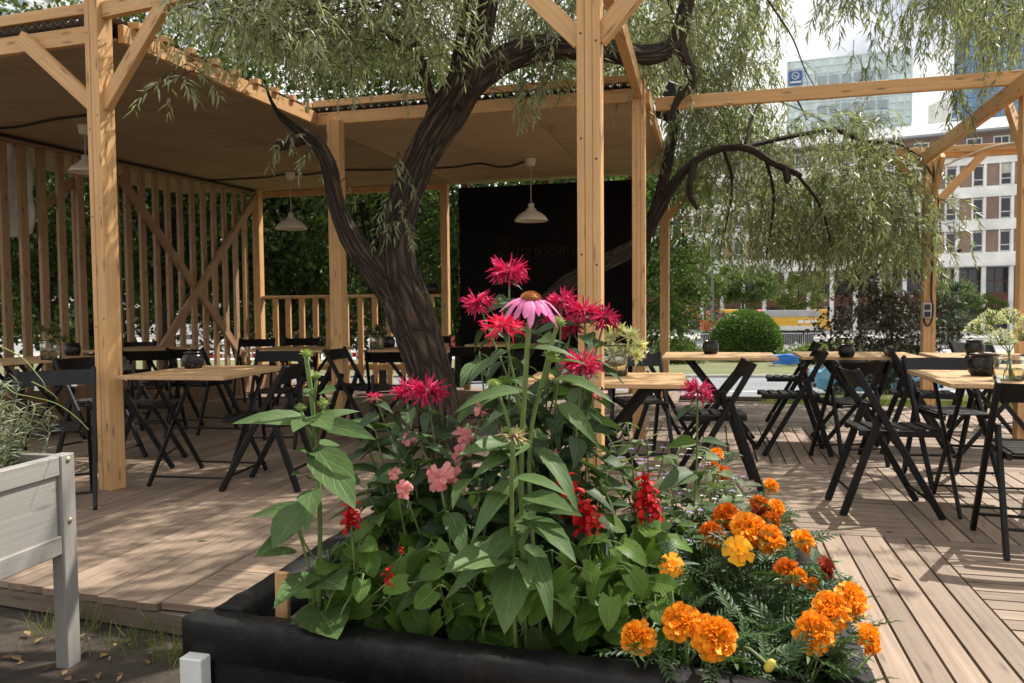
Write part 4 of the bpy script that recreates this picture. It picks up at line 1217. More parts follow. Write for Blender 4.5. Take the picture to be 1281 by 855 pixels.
# ---------------- broadleaf trees of the park and the street
def blob_tree(seed, H, cr, ch, th, leaf, nblob, nleaf, tr):
    """tapered trunk with limbs that end in leaf clumps; returns trunk mesh and crown mesh"""
    rg = random.Random(seed); rn = np.random.default_rng(seed)
    tm = MB(); top = H * .82
    ctr = Vector((0, 0, th + ch / 2))
    q = [(0, 0, -.4, tr * 1.25), (rg.gauss(0, .05), rg.gauss(0, .05), th * .5, tr), (rg.gauss(0, .1), rg.gauss(0, .1), th, tr * .8), (rg.gauss(0, .2), rg.gauss(0, .2), th + ch * .4, tr * .45), (rg.gauss(0, .3), rg.gauss(0, .3), th + ch * .8, tr * .15)]
    path = smooth_path(q, 6)
    tm.tube([Vector(tuple(p[:3])) for p in path], [p[3] for p in path], 10, mod=lambda a, L, i: 1 + .08 * math.sin(3 * a + L * 3) + .05 * math.sin(7 * a - 2 * L))
    P_ = []; D_ = []; N_ = []; S_ = []
    for b in range(nblob):
        a = rg.random() * 6.283; zz = rg.uniform(-1, 1); rr = math.sqrt(max(0, 1 - zz * zz)) * (0.45 + .6 * math.sqrt(rg.random()))
        c = ctr + Vector((cr * rr * math.cos(a), cr * rr * math.sin(a), ch / 2 * zz * (0.85 + .3 * rg.random())))
        if b % 3 == 0:
            s = path[min(len(path) - 1, int(len(path) * rg.uniform(.4, .8)))]
            sv = Vector(tuple(s[:3]))
            lq = smooth_path([sv, (sv + c) / 2 + Vector((0, 0, .2)), c], 4)
            tm.tube([Vector(tuple(p)) for p in lq], [tr * .28 * (1 - .8 * i / (len(lq) - 1)) for i in range(len(lq))], 5)
        br = cr * rg.uniform(.16, .34)
        n = int(nleaf * rg.uniform(.6, 1.4))
        pts = rn.normal(0, 1, (n, 3)) * np.array([br, br, br * .6]) * .6 + np.array(c)
        P_.append(pts)
        dd = rn.normal(0, 1, (n, 3)); dd[:, 2] -= .5; D_.append(dd)
        nn = rn.normal(0, .5, (n, 3)); nn[:, 2] += 1; N_.append(nn); S_.append(rn.uniform(.6, 1.3, n))
    P_ = np.concatenate(P_); D_ = np.concatenate(D_); N_ = np.concatenate(N_); S_ = np.concatenate(S_)
    L, W = leaf, leaf * .62
    T = (np.array([(0, 0, 0), (L * .45, W / 2, .1 * L), (L, 0, -.1 * L), (L * .45, -W / 2, .1 * L)]), np.array([(0, 3, 2, 1)]), np.array([[(0, 0), (.45, -1), (1, 0), (.45, 1)]]))
    g_ = Geo(); g_.put(T, frames(D_, N_) * S_[:, None, None], P_)
    cm = np_mesh('crown', np.concatenate(g_.V), np.concatenate(g_.Fq), np.concatenate(g_.Uv))
    return tm.mesh('trunk', smooth=True), cm
LEAF_DK = mat_leaf('maple_dark', (0.030, 0.050, 0.014), (0.065, 0.095, 0.028), 0.34, rough=0.5)
LEAF_MD = mat_leaf('maple_mid', (0.040, 0.070, 0.020), (0.085, 0.125, 0.042), 0.42, rough=0.5)
LEAF_LT = mat_leaf('lime_leaf', (0.065, 0.095, 0.028), (0.125, 0.16, 0.055), 0.42, rough=0.5)
LEAF_PU = mat_leaf('purple_leaf', (0.020, 0.021, 0.012), (0.044, 0.042, 0.023), 0.15, spec=.15, rough=0.6, tcol=(1.3, .9, .6))
LEAF_EV = mat_leaf('evergreen_leaf', (0.022, 0.042, 0.018), (0.05, 0.08, 0.03), 0.15, rough=0.6)
tree_lib = {}
def tree_kind(key, mat, *a):
    tm, cm = blob_tree(*a); tm.materials.append(BARK2); cm.materials.append(mat); tree_lib[key] = (tm, cm)
tree_kind('near', LEAF_DK, 3, 8.0, 2.6, 5.0, 2.7, 0.12, 95, 190, 0.14)
tree_kind('near2', LEAF_MD, 4, 7.5, 2.2, 4.9, 2.5, 0.11, 85, 190, 0.12)
tree_kind('mid', LEAF_DK, 5, 10.0, 4.2, 7.5, 2.0, 0.26, 90, 150, 0.2)
tree_kind('street', LEAF_MD, 6, 7.0, 2.9, 3.4, 3.7, 0.24, 38, 210, 0.13)
tree_kind('street2', LEAF_LT, 8, 7.0, 2.2, 3.8, 3.0, 0.24, 34, 200, 0.12)
tree_kind('purple', LEAF_PU, 9, 4.4, 2.0, 3.9, 1.1, 0.19, 52, 70, 0.08)
tree_kind('ever', LEAF_EV, 10, 5.0, 1.7, 4.6, 0.3, 0.16, 60, 150, 0.08)
def tree(key, px, Y, rz, s, label, zs=None, name='tree', group=None, sz=None, z=None):
    x = X(px, Y); t = thing(name, label, 'tree', (x, Y, terrain_z(Y) if z is None else z), R(rz), group)
    t.scale = (s, s, sz or s)
    tm, cm = tree_lib[key]; link('trunk', tm, None, t); link('crown', cm, None, t)
    return t
PG = 'broadleaf trees behind the pavilion'
tree('near', 60, 15.5, 20, 1.05, 'dark broadleaf tree right behind the far left slats', group=PG)
tree('near', 215, 15.0, 140, 1.0, 'dark broadleaf tree behind the middle of the slat wall', group=PG)
tree('near', 352, 16.0, 200, 1.0, 'dark tree with a low crooked branch behind the pendant lamp by the slat wall', group=PG)
tree('near2', 475, 15.5, 60, 1.05, 'mid green tree behind the fork of the leaning willow', group=PG)
tree('near2', 575, 18.0, 100, 1.0, 'leafy tree beside the left edge of the chalkboard', group=PG)
tree('near2', 798, 16.5, 10, 0.74, 'bushy maple just right of the right roof, its leaves hanging to table height', group=PG)
tree('near', -120, 17.0, 300, 1.1, 'dark broadleaf tree at the left edge behind the tarp', group=PG)
tree('mid', 120, 27.0, 10, 1.0, 'tall dark tree farther back behind the slat wall', group=PG)
tree('mid', 420, 30.0, 80, 1.05, 'tall dark tree farther back behind the railing', group=PG)
tree('mid', 640, 27.0, 150, 1.0, 'tall tree rising above the right roof', group=PG)
tree('mid', 300, 34.0, 250, 1.1, 'tall dark tree far behind the corner of the slat wall', group=PG)
tree('near2', 760, 16.5, 220, 1.12, 'tall leafy tree behind the chalkboard, showing above the right roof', group=PG)
tree('mid', -60, 31.0, 200, 1.1, 'tall dark tree beyond the left edge of the slat wall', group=PG)
SG = 'small street trees before the office building'
tree('street', 930, 74.0, 0, 1.0, 'green street tree standing behind the yellow truck', group=SG)
tree('street2', 1000, 79.0, 90, 0.92, 'yellow-green street tree against the white columns, right of the truck cab', group=SG)
tree('street', 852, 68.0, 200, 1.1, 'green street tree left of the lamp post', group=SG)
tree('street2', 1240, 84.0, 0, 0.62, 'small street tree behind the wild flowers at right', group=SG)
tree('street', 1188, 66.0, 200, 0.72, 'green street tree peeking out right of the pergola post', group=SG)
# low crooked branch of the tree behind the lamp
tp_ = MB()
P0 = at(352, 330, 15.6)
tk = thing('shrub_tree', 'crooked bare-stemmed small tree behind the railing under the pendant lamp', 'tree', (P0.x, P0.y, terrain_z(15.6)))
tq = [(P0.x, P0.y, terrain_z(15.6) - .2, .13), pr(357, 420, 15.6, 15), pr(352, 360, 15.6, 13), pr(340, 320, 15.6, 10), pr(318, 295, 15.4, 8), pr(330, 262, 15.3, 7), pr(355, 252, 15.2, 6), pr(400, 250, 15.1, 5)]
limb(tp_, tq, 10, 6, .08, 2, 1)
limb(tp_, [pr(355, 400, 15.6, 9), pr(375, 410, 15.5, 7), pr(395, 385, 15.4, 6), pr(405, 365, 15.4, 4)], 8, 5, .08, 2, 2)
limb(tp_, [pr(352, 352, 15.6, 8), pr(366, 320, 15.4, 6), pr(364, 300, 15.3, 4)], 8, 5, .08, 2, 2)
tp_.build('trunk', BARK2, tk, smooth=True)
tree('purple', 1112, 25.0, 30, 0.98, 'very dark-leaved small tree left of the socket post', name='dark_tree')
tree('purple', 1104, 27.5, 170, 0.62, 'smaller dark-leaved tree overlapping its taller twin, behind the blue car', name='dark_tree')
tree('ever', 1190, 58.0, 0, 0.95, 'dark evergreen bush against the ground floor of the white building', name='evergreen_bush')

# clipped round hedge, low juniper, plants at deck edge
def bush(name, label, c, rx, ry, h, n, leaf, mat, cat='bush', flat=0.0, rough=0.05):
    t = thing(name, label, cat, c)
    rn = np.random.default_rng(int(rx * 1000) + n)
    a = rn.uniform(0, 6.283, n); s = rn.uniform(-.25, 1, n)
    rr = np.sqrt(np.clip(1 - np.clip(s, 0, 1) ** 2.6, 0, 1)) * (1 + rn.normal(0, rough, n)) * (1 + .04 * np.sin(5 * a) )
    P_ = np.stack([c[0] + rx * rr * np.cos(a), c[1] + ry * rr * np.sin(a), c[2] + h * (.22 + .78 * s) * (1 + rn.normal(0, rough * .5, n))], 1)
    P_[:, 2] = np.maximum(P_[:, 2], c[2] + 0.02)
    D_ = P_ - np.array(c) - np.array([0, 0, h * .3]); D_ = D_ / np.linalg.norm(D_, axis=1, keepdims=True) + rn.normal(0, .6, (n, 3))
    N_ = rn.normal(0, 1, (n, 3)); N_[:, 2] += 1
    L = leaf; W = leaf * .5
    T = (np.array([(0, 0, 0), (L * .45, W / 2, .1 * L), (L, 0, -.1 * L), (L * .45, -W / 2, .1 * L)]), np.array([(0, 3, 2, 1)]), np.array([[(0, 0), (.45, -1), (1, 0), (.45, 1)]]))
    g_ = Geo(); g_.put(T, frames(D_, N_) * rn.uniform(.6, 1.3, n)[:, None, None], P_)
    m = MB(); m.lathe([(rx * .5, 0), (rx * .86, h * .15), (rx * .9, h * .4), (rx * .8, h * .65), (rx * .5, h * .86), (0, h * .93)], c, 20)
    m.build('branches', BARK2, t)
    g_.build('leaves', mat, t, smooth=False)
    return t
HEDGE = mat_leaf('hedge_leaf', (0.045, 0.10, 0.018), (0.10, 0.175, 0.035), 0.25, rough=0.45)
hp = at(934, 445, 47); bush('round_hedge', 'large clipped dome-shaped green hedge in front of the yellow truck', (hp.x, hp.y, SZ + .1), 1.95, 1.9, 2.85, 13000, 0.16, HEDGE, rough=.04)
hp = at(1040, 444, 44); bush('juniper', 'low spreading light green juniper right of the round hedge', (hp.x, hp.y, SZ + .1), 2.3, 1.5, 1.0, 3500, 0.2, LEAF_LT, rough=.2)
hp = at(1185, 440, 46); bush('shrub', 'low green shrub by the pergola post on the verge', (hp.x - 3.2, hp.y, SZ + .1), 1.4, 1.2, .9, 2200, 0.18, LEAF_MD, rough=.2)
hp = at(846, 446, 45); bush('shrub', 'bright green shrub on the verge left of the round hedge', (hp.x, hp.y, SZ + .1), 1.3, 1.2, 1.2, 2500, 0.18, LEAF_LT, rough=.2)

# grass tufts along deck edges, litter by the planters
def blade_T(L, W):
    v = np.array([(0, -W / 2, 0), (0, W / 2, 0), (L * .55, W * .35, L * .04), (L * .55, -W * .35, L * .04), (L, .0005, -L * .12), (L, -.0005, -L * .12)])
    return v, np.array([(0, 3, 2, 1), (3, 5, 4, 2)]), np.array([[(0, 0), (.5, 0), (.5, 1), (0, 1)], [(.5, 0), (1, 0), (1, 1), (.5, 1)]])
GRASS = mat_leaf('grass_blade', (0.09, 0.13, 0.03), (0.20, 0.22, 0.07), 0.35, rough=0.6)
def grass(name, P_, L, W, up=1.4):
    n = len(P_); rn = np.random.default_rng(n)
    D_ = rn.normal(0, .5, (n, 3)); D_[:, 2] = up; N_ = rn.normal(0, 1, (n, 3)); N_[:, 2] = .2
    g_ = Geo(); g_.put(blade_T(L, W), frames(D_, N_) * rn.uniform(.4, 1.2, n)[:, None, None], P_)
    return tag(g_.build(name, GRASS, None, smooth=False), kind='stuff')
rn = np.random.default_rng(5); n = 5200
uu = rn.uniform(0.6, 8, n); vv = 9.62 + np.abs(rn.normal(0, .35, n)) + 0.03
Pg = np.stack([uu * U.x + vv * V.x, uu * U.y + vv * V.y, np.full(n, -0.1)], 1)
grass('grass', Pg, 0.22, 0.006)
n = 320
Pc = np.array([tuple(onz(px, py, GZ)) for px, py in ((105, 775), (112, 780), (95, 812), (175, 805), (205, 818), (220, 822), (60, 792), (190, 792))])
Pg = Pc[rn.integers(0, len(Pc), n)] + rn.normal(0, .05, (n, 3)) * np.array([1, 1, 0])
grass('grass', Pg, 0.10, 0.0035)
LIT = mat_leaf('dead_leaf', (0.10, 0.06, 0.03), (0.30, 0.19, 0.09), 0.1, rough=0.8)
n = 190
P_ = np.stack([rn.uniform(-2.2, -0.9, n), rn.uniform(2.0, 3.05, n), np.full(n, GZ + .012)], 1)
T = (np.array([(0, 0, 0), (.03, .014, .006), (.062, 0, .003), (.03, -.014, .008)]), np.array([(0, 3, 2, 1)]), np.array([[(0, 0), (.45, -1), (1, 0), (.45, 1)]]))
D_ = rn.normal(0, 1, (n, 3)); D_[:, 2] *= .2; N_ = rn.normal(0, .3, (n, 3)); N_[:, 2] = 1
g_ = Geo(); g_.put(T, frames(D_, N_) * rn.uniform(.3, 1.1, n)[:, None, None], P_)
tag(g_.build('leaf_litter', LIT, None, smooth=False), kind='stuff')
for i, (px_, py_) in enumerate(((246, 676), (1130, 726), (1115, 663), (1010, 612))):
    p = onz(px_, py_, 0.004); g_ = Geo(); g_.one(T, (math.cos(i * 2), math.sin(i * 2), .08), (0, .1, 1), p, 1.1)
    tag(g_.build('fallen_leaf', LIT if i else GRASS, None, smooth=False), ['yellow-green fallen leaf on the shaded deck boards', 'pale fallen leaf on the sunny boards below the marigolds', 'dark fallen leaf on the sunny boards under the near chair', 'small fallen leaf on the boards beside the near chair legs'][i], 'leaf', 'fallen leaves on the deck')
# ================================================================== buildings
CONC = asphalt('pale_render', (0.72, 0.715, 0.70)); BRICK = asphalt('brick_panel', (0.235, 0.16, 0.13)); DKGL = mat_glass('dark_window', (0.030, 0.036, 0.045), 0.12)
WHITE = mat_paint('white_frame', (0.7, 0.7, 0.68), 0.5, 0.05, 2, bump=0)
REDB = mat_paint('red_panel', (0.16, 0.05, 0.04), 0.6, 0.2, 2, bump=0); CURT = mat_paint('curtain', (0.50, 0.50, 0.46), 0.8, 0.3, 1.2, bump=0)
e_ = Vector((-19.3, 10.0, 0)).normalized(); nB = Vector((-e_.y, e_.x, 0)); nB = nB if nB.y < 0 else -nB
O_ = Vector((X(1300, 88.2), 88.2, 0))
def fp_(s, h, out=0.0): return O_ + e_ * s + nB * out + Z * h
ob = thing('office_building', 'pale office building with brown brick panels and white columns across the street', 'building', O_ + Z * SZ)
S1 = 62.0
def fbox(m, s0, s1, h0, h1, o0, o1):
    c0 = fp_(s0, (h0 + h1) / 2, (o0 + o1) / 2); c1 = fp_(s1, (h0 + h1) / 2, (o0 + o1) / 2); m.beam(c0, c1, abs(o1 - o0), h1 - h0)
bp_ = 2.72; fh = 3.78
zb = SZ + 8.0                                   # underside of the white band
rows = [zb + 1.25 + k * fh for k in range(3)]
m = MB(); fbox(m, -6, S1, zb + 0.1, rows[2] + 3.45, -12, -0.55); m.build('wall', CONC, ob)
m = MB()
rows = [zb + 1.25 + k * fh for k in range(3)]
for k in range(4):                               # horizontal bands
    h0 = zb if k == 0 else rows[k - 1] + 2.55
    h1 = rows[k] if k < 3 else rows[2] + 3.5
    fbox(m, -6, S1, h0, h1, -0.56, 0.0)
nb_ = int(S1 / bp_)
for i in range(-2, nb_):
    for k in range(3):
        fbox(m, i * bp_ - 0.14, i * bp_ + 0.14, rows[k] + 0.002, rows[k] + 2.548, -0.56, -0.06)
        fbox(m, i * bp_ + 1.18, i * bp_ + 1.32, rows[k] + 0.002, rows[k] + 2.548, -0.56, -0.06)
fbox(m, -6, S1, rows[2] + 3.5, rows[2] + 3.8, -0.56, 0.35)
fbox(m, -6, S1, zb - 0.35, zb, -3.5, 0.25)
m.build('facade_grid', CONC, ob)
m = MB()
for i in range(-2, nb_):
    for k in range(3): fbox(m, i * bp_ + 1.322, i * bp_ + bp_ - 0.142, rows[k] + 0.004, rows[k] + 2.546, -0.55, -0.16)
m.build('brick_panels', BRICK, ob)
wf = MB(); 
def win_mesh():
    f = MB()
    for a, b in ((0, .08), (.96, 1.04)): f.beam((a, 0, 1.2), (b, 0, 1.2), .1, 2.3)
    for h in (0.06, 0.75, 2.3): f.beam((.08, 0, h), (.96, 0, h), .1, .09)
    p = MB(); p.beam((.08, .04, 1.2), (.96, .04, 1.2), .02, 2.2)
    c = MB(); c.beam((.08, .09, 1.75), (.96, .09, 1.75), .02, 1.1)
    return f.mesh('window'), p.mesh('pane'), c.mesh('blind')
wm, pm_, bm_ = win_mesh(); wm.materials.append(WHITE); pm_.materials.append(DKGL); bm_.materials.append(CURT)
ang = math.atan2(e_.y, e_.x)
rg = random.Random(3)
def window(i, h, s=1.0):
    p = fp_(i * bp_ + 0.141, h + 0.05, -0.38) - ob.location
    Mx = Matrix.Translation(p) @ Matrix.Rotation(ang, 4, 'Z') @ Matrix.Diagonal((1, -1 if nB.dot(Vector((-e_.y, e_.x, 0))) > 0 else 1, s, 1))
    o = link('window', wm, None, ob, Mx); link('pane', pm_, None, o)
    if rg.random() < .4: 
        bl_ = link('blind', bm_, None, o, Matrix.Translation((0, -0.08, rg.uniform(-.1, .25))))
for i in range(-2, 18):
    for k in range(3): window(i, rows[k])
# set-back top storey and roof
m = MB(); fbox(m, -6, S1, rows[2] + 3.8, rows[2] + 6.3, -9, -1.2); m.build('top_storey', BRICK, ob)
for i in range(-2, nb_, 1):
    m = MB(); fbox(m, i * bp_ + .3, i * bp_ + 1.9, rows[2] + 4.2, rows[2] + 5.8, -1.25, -1.14); wo = m.build('window', WHITE, ob)
    m = MB(); fbox(m, i * bp_ + .42, i * bp_ + 1.05, rows[2] + 4.35, rows[2] + 5.65, -1.16, -1.12); fbox(m, i * bp_ + 1.15, i * bp_ + 1.78, rows[2] + 4.35, rows[2] + 5.65, -1.16, -1.12); link('pane', m.mesh('pane', parent_world(ob)), DKGL, wo)
m = MB()
ztop = rows[2] + 6.3
m.prism([fp_(-6, ztop, 0.1), fp_(-6, ztop + .25, 0.1), fp_(-6, ztop + 2.4, -5), fp_(-6, ztop + 2.4, -9), fp_(-6, ztop, -9)], e_ * (S1 + 6)); m.build('roof', mat_paint('zinc_roof', (0.30, 0.31, 0.33), 0.55, 0.1, .4, bump=0), ob)
# ground floor: recessed glazing behind columns
m = MB(); fbox(m, -6, S1, SZ, zb - .36, -4.2, -3.8); m.build('ground_floor_glazing', DKGL, ob)
m = MB()
fbox(m, -6, S1, SZ + 3.1, SZ + 4.6, -3.8, -3.62); m.build('spandrel', REDB, ob)
m = MB()
for i in range(-4, int(S1 / 2.72) * 2):
    s = i * 1.36; fbox(m, s - .05, s + .05, SZ + .1, zb - .4, -3.8, -3.66)
for h in (SZ + .3, SZ + 2.0, SZ + 6.0): fbox(m, -6, S1, h, h + .1, -3.8, -3.65)
m.build('mullions', REDB, ob)
for i in range(-1, nb_):
    m = MB(); s = i * bp_; c = fp_(s, SZ, -0.3); m.tube([c, c + Z * (zb - .35 - SZ)], 0.26, 14); m.build('column', CONC, ob, smooth=False)
m = MB()
for i in range(0, nb_, 1):
    if rg.random() < .5: fbox(m, i * bp_ + .2, i * bp_ + 2.4, SZ + .5, SZ + 2.9, -4.35, -4.28)
m.build('curtains', CURT, ob)

# ---------------- glass towers
def curtain_mat(name, col):
    t = NT(name); t.base(t.mix(t.island(), tuple(c * .8 for c in col), tuple(min(1, c * 1.2) for c in col)))
    t.b.inputs['Roughness'].default_value = 0.12; t.b.inputs['Specular IOR Level'].default_value = 0.9
    t.bump(t.noise(t.coord('Object'), 0.15, 2), 0.05, 0.2); return t.m
def tower(label, px0, px1, y_top, y_bot, Y, depth, pw, ph, glass, frame_m, skew=0.0, dark=None):
    a = Vector((X(px0, Y), Y, 0)); b = Vector((X(px1, Y), Y + skew, 0)); d = (b - a).normalized(); nn = Vector((d.y, -d.x, 0)); nn = nn if nn.y < 0 else -nn
    L = (b - a).length; z1 = at((px0 + px1) / 2, y_top, Y).z; z0 = SZ
    zlow = at(px0, y_bot, Y).z
    t = thing('glass_tower', label, 'building', (a.x, a.y, SZ))
    m = MB(); m.beam(a - nn * depth / 2 + Z * (z0 + z1) / 2, b - nn * depth / 2 + Z * (z0 + z1) / 2, depth, z1 - z0); m.build('core', frame_m, t)
    m = MB(); nx = max(1, round(L / pw)); nz_ = max(1, round((z1 - zlow) / ph)); zl = z1 - nz_ * ph
    for i in range(nx):
        for j in range(nz_):
            p = a + d * ((i + .04) * L / nx) + nn * .12; q = a + d * ((i + .96) * L / nx) + nn * .12
            tl = random.uniform(-.03, .03)
            m.quad(p + Z * (zl + (j + .05) * ph), q + Z * (zl + (j + .05) * ph) + nn * tl, q + Z * (zl + (j + .95) * ph) + nn * tl, p + Z * (zl + (j + .95) * ph))
    m.build('glass_panels', glass, t)
    m = MB()
    for i in range(nx + 1):
        p = a + d * (i * L / nx) + nn * .2; m.beam(p + Z * zl, p + Z * z1, .35, .35, up=nn)
    for j in range(nz_ + 1):
        m.beam(a + nn * .2 + Z * (zl + j * ph - .002), b + nn * .2 + Z * (zl + j * ph - .002), .3, .3)
    m.build('mullions', frame_m, t)
    return t, a, d, nn, L, z1
GL_PALE = curtain_mat('hazy_pale_glass', (0.62, 0.70, 0.72)); FR_PALE = mat_paint('hazy_pale_mullion', (0.60, 0.68, 0.70), 0.4, 0.05, .2, bump=0)  # pale glass and frames, lightened further by distance haze put into the colour
GL_BLUE = curtain_mat('blue_glass', (0.09, 0.22, 0.38)); FR_BLUE = mat_paint('blue_mullion', (0.14, 0.24, 0.34), 0.4, 0.1, .2, bump=0)
t, a, d, nn, L, z1 = tower('pale glass tower with a blue rooftop sign seen through the willow', 983, 1113, 78, 170, 240, 12, 1.9, 2.1, GL_PALE, FR_PALE, -11.5)
GW = mat_glass('hazy_grey_window', (0.30, 0.35, 0.39), .15)  # window grey lifted, distance haze put into its colour
for i in range(6):
    for j in range(5):
        s = 8.6 + i * 3.3; h = z1 - 6.4 - j * 4.3
        m = MB(); m.beam(a + d * s + nn * .45 + Z * h, a + d * (s + 2.4) + nn * .45 + Z * h, .1, 2.6); m.build('window', GW, t)
m = MB(); m.beam(a + d * 0.4 + nn * .6 + Z * (z1 - 5.0), a + d * 4.3 + nn * .6 + Z * (z1 - 5.0), .3, 4.2); sg = m.build('sign', mat_paint('sign_blue', (0.05, 0.10, 0.33), .4, .05, 1, bump=0), t)
m = MB()
cc = a + d * 2.3 + nn * .86 + Z * (z1 - 4.4)
m.tube([cc + d * (1.0 * math.cos(q)) + Z * (1.0 * math.sin(q)) for q in [k * 6.2832 / 20 for k in range(21)]], .13, 5)
m.tube([cc + d * (-.6 + .3 * k) + Z * (.5 * math.sin(k * 1.57) - .1) for k in range(5)], .12, 5)
m.beam(cc - d * 1.5 - Z * 1.9, cc + d * 1.7 - Z * 1.9, .06, .5)
ck = m.build('emblem', WHITE, t)
tower('tall blue glass tower at the right edge above the office building', 1190, 1330, -160, 160, 150, 14, 1.75, 1.9, GL_BLUE, FR_BLUE, -12)
tower('small grey-blue tower annex with a chimney wall beside the blue glass tower', 1176, 1190, 142, 172, 148, 5, 1.0, 1.4, GL_BLUE, FR_PALE, -1.3)
m = MB(); q = at(1175, 128, 150); m.beam(Vector((q.x, q.y, SZ)), Vector((q.x, q.y, q.z)), 1.0, 6, up=Vector((0, 1, 0))); tag(m.build('chimney_wall', CONC), 'thin pale chimney wall standing left of the blue glass tower', 'chimney')
# pale high-rise at the upper left, mostly above the roof
def curved():
    t = thing('high_rise', 'pale high-rise with curved banded glass above the roof at upper left', 'building', (X(20, 200), 200, SZ))
    m = MB(); g2 = MB(); 
    zt = at(20, -60, 200).z; cx = X(-20, 212); cy = 216; r = 24
    nfl = 16
    for j in range(nfl):
        h = zt - 3.2 * j
        for mm, r_, a0, hh in ((m, r, h, 1.3), (g2, r - .5, h - 1.3, 1.9)):
            vs = []; fs = []
            n = 24
            for k in range(n + 1):
                an = math.pi + math.pi * k / n
                x, y = cx + r_ * math.cos(an), cy + r_ * math.sin(an)
                vs += [(x, y, a0), (x, y, a0 - hh)]
            for k in range(n): fs.append((2 * k, 2 * k + 1, 2 * k + 3, 2 * k + 2))
            mm.add(vs, fs)
    m.lathe([(r, zt), (0, zt + .4)], (cx, cy, 0), 24)
    m.build('bands', FR_PALE, t); g2.build('glazing', curtain_mat('grey_glass', (.30, .36, .42)), t)
    m = MB(); a = Vector((X(44, 196), 196, 0)); b = Vector((X(86, 196), 196, 0)); z2 = at(60, 3, 196).z
    m.beam(a + Z * z2 / 2 + Vector((0, 4, 0)), b + Z * z2 / 2 + Vector((0, 4, 0)), 8, z2); m.build('wing', CONC, t)
    m = MB()
    for i in range(4):
        for j in range(6):
            p = a.lerp(b, (i + .2) / 4); q = a.lerp(b, (i + .75) / 4); h = z2 - 2.5 - 3.2 * j
            m = MB(); m.beam(p + Z * h - Vector((0, .05, 0)), q + Z * h - Vector((0, .05, 0)), .12, 1.7); m.build('window', DKGL, t)
curved()
# brick building across the street, behind the left trees
t = thing('brick_building', 'reddish building glimpsed through the trees behind the railing', 'building', (X(430, 95), 95, SZ))
m = MB(); m.beam((X(300, 95), 99, SZ + 8), (X(575, 95), 99, SZ + 8), 8, 16); m.build('wall', asphalt('red_render', (0.42, 0.24, 0.18)), t)
for i in range(14):
    for j in range(4): x = X(306, 95) + i * 1.9; m = MB(); m.beam((x, 94.98, SZ + 2.6 + 3.6 * j), (x + 1.1, 94.98, SZ + 2.6 + 3.6 * j), .1, 1.9); m.build('window', DKGL, t)
m = MB(); m.beam((X(300, 95), 98.8, SZ + 16.2), (X(575, 95), 98.8, SZ + 16.2), 9, .5); m.build('cornice', CONC, t)
t = thing('pale_building', 'pale long building glimpsed through the left slats', 'building', (X(120, 100), 100, SZ))
m = MB(); m.beam((X(-120, 100), 104, SZ + 6), (X(290, 100), 104, SZ + 6), 8, 12); m.build('wall', CONC, t)
for i in range(20):
    for j in range(3): x = X(-115, 100) + i * 2.05; m = MB(); m.beam((x, 99.98, SZ + 2.6 + 3.6 * j), (x + 1.1, 99.98, SZ + 2.6 + 3.6 * j), .1, 1.9); m.build('window', DKGL, t)

# ================================================================== vehicles
RUB = mat_paint('tyre_rubber', (0.015, 0.015, 0.015), 0.8, 0.2, 10, bump=0); RIM = mat_paint('wheel_rim', (0.45, 0.45, 0.47), 0.35, 0.1, 10, metal=0.7, bump=0)
CGL = mat_glass('car_glass', (0.05, 0.065, 0.07), 0.05); LAMPR = mat_paint('tail_lamp', (0.35, 0.015, 0.015), 0.25, 0.1, 5, bump=0); LAMPW = mat_paint('head_lamp', (0.75, 0.76, 0.74), 0.15, 0.05, 5, bump=0)
BLK = M['black_metal']
def wheel(t, loc, r, w, side):
    c = Vector(loc); ax = Vector((0, 1, 0))
    m = MB(); m.lathe([(r * .62, -w / 2), (r * .95, -w / 2), (r, -w * .3), (r, w * .3), (r * .95, w / 2), (r * .62, w / 2)], c, 24, ax)
    o = m.build('wheel', RUB, t, smooth=False)
    m = MB(); m.lathe([(r * .63, -w * .42), (r * .56, -w * .3), (r * .2, -w * .36), (0, -w * .38)], c, 20, ax); m.lathe([(0, w * .38), (r * .2, w * .36), (r * .56, w * .3), (r * .63, w * .42)], c, 20, ax)
    for k in range(5):
        a = k * 1.2566
        for s in (-1, 1): m.beam(c + Vector((math.cos(a) * r * .15, s * w * .40, math.sin(a) * r * .15)), c + Vector((math.cos(a) * r * .58, s * w * .40, math.sin(a) * r * .58)), .05, .02)
    link('rim', m.mesh('rim', parent_world(t)), RIM, o)
def loft(secs):
    """secs: list of closed rings (same count)"""
    m = MB(); n = len(secs[0]); vs = [p for s in secs for p in s]; fs = []
    for i in range(len(secs) - 1):
        for k in range(n): fs.append((i * n + k, (i + 1) * n + k, (i + 1) * n + (k + 1) % n, i * n + (k + 1) % n))
    fs.append(tuple(range(n))); fs.append(tuple((len(secs) - 1) * n + k for k in range(n))[::-1])
    m.add(vs, fs); return m
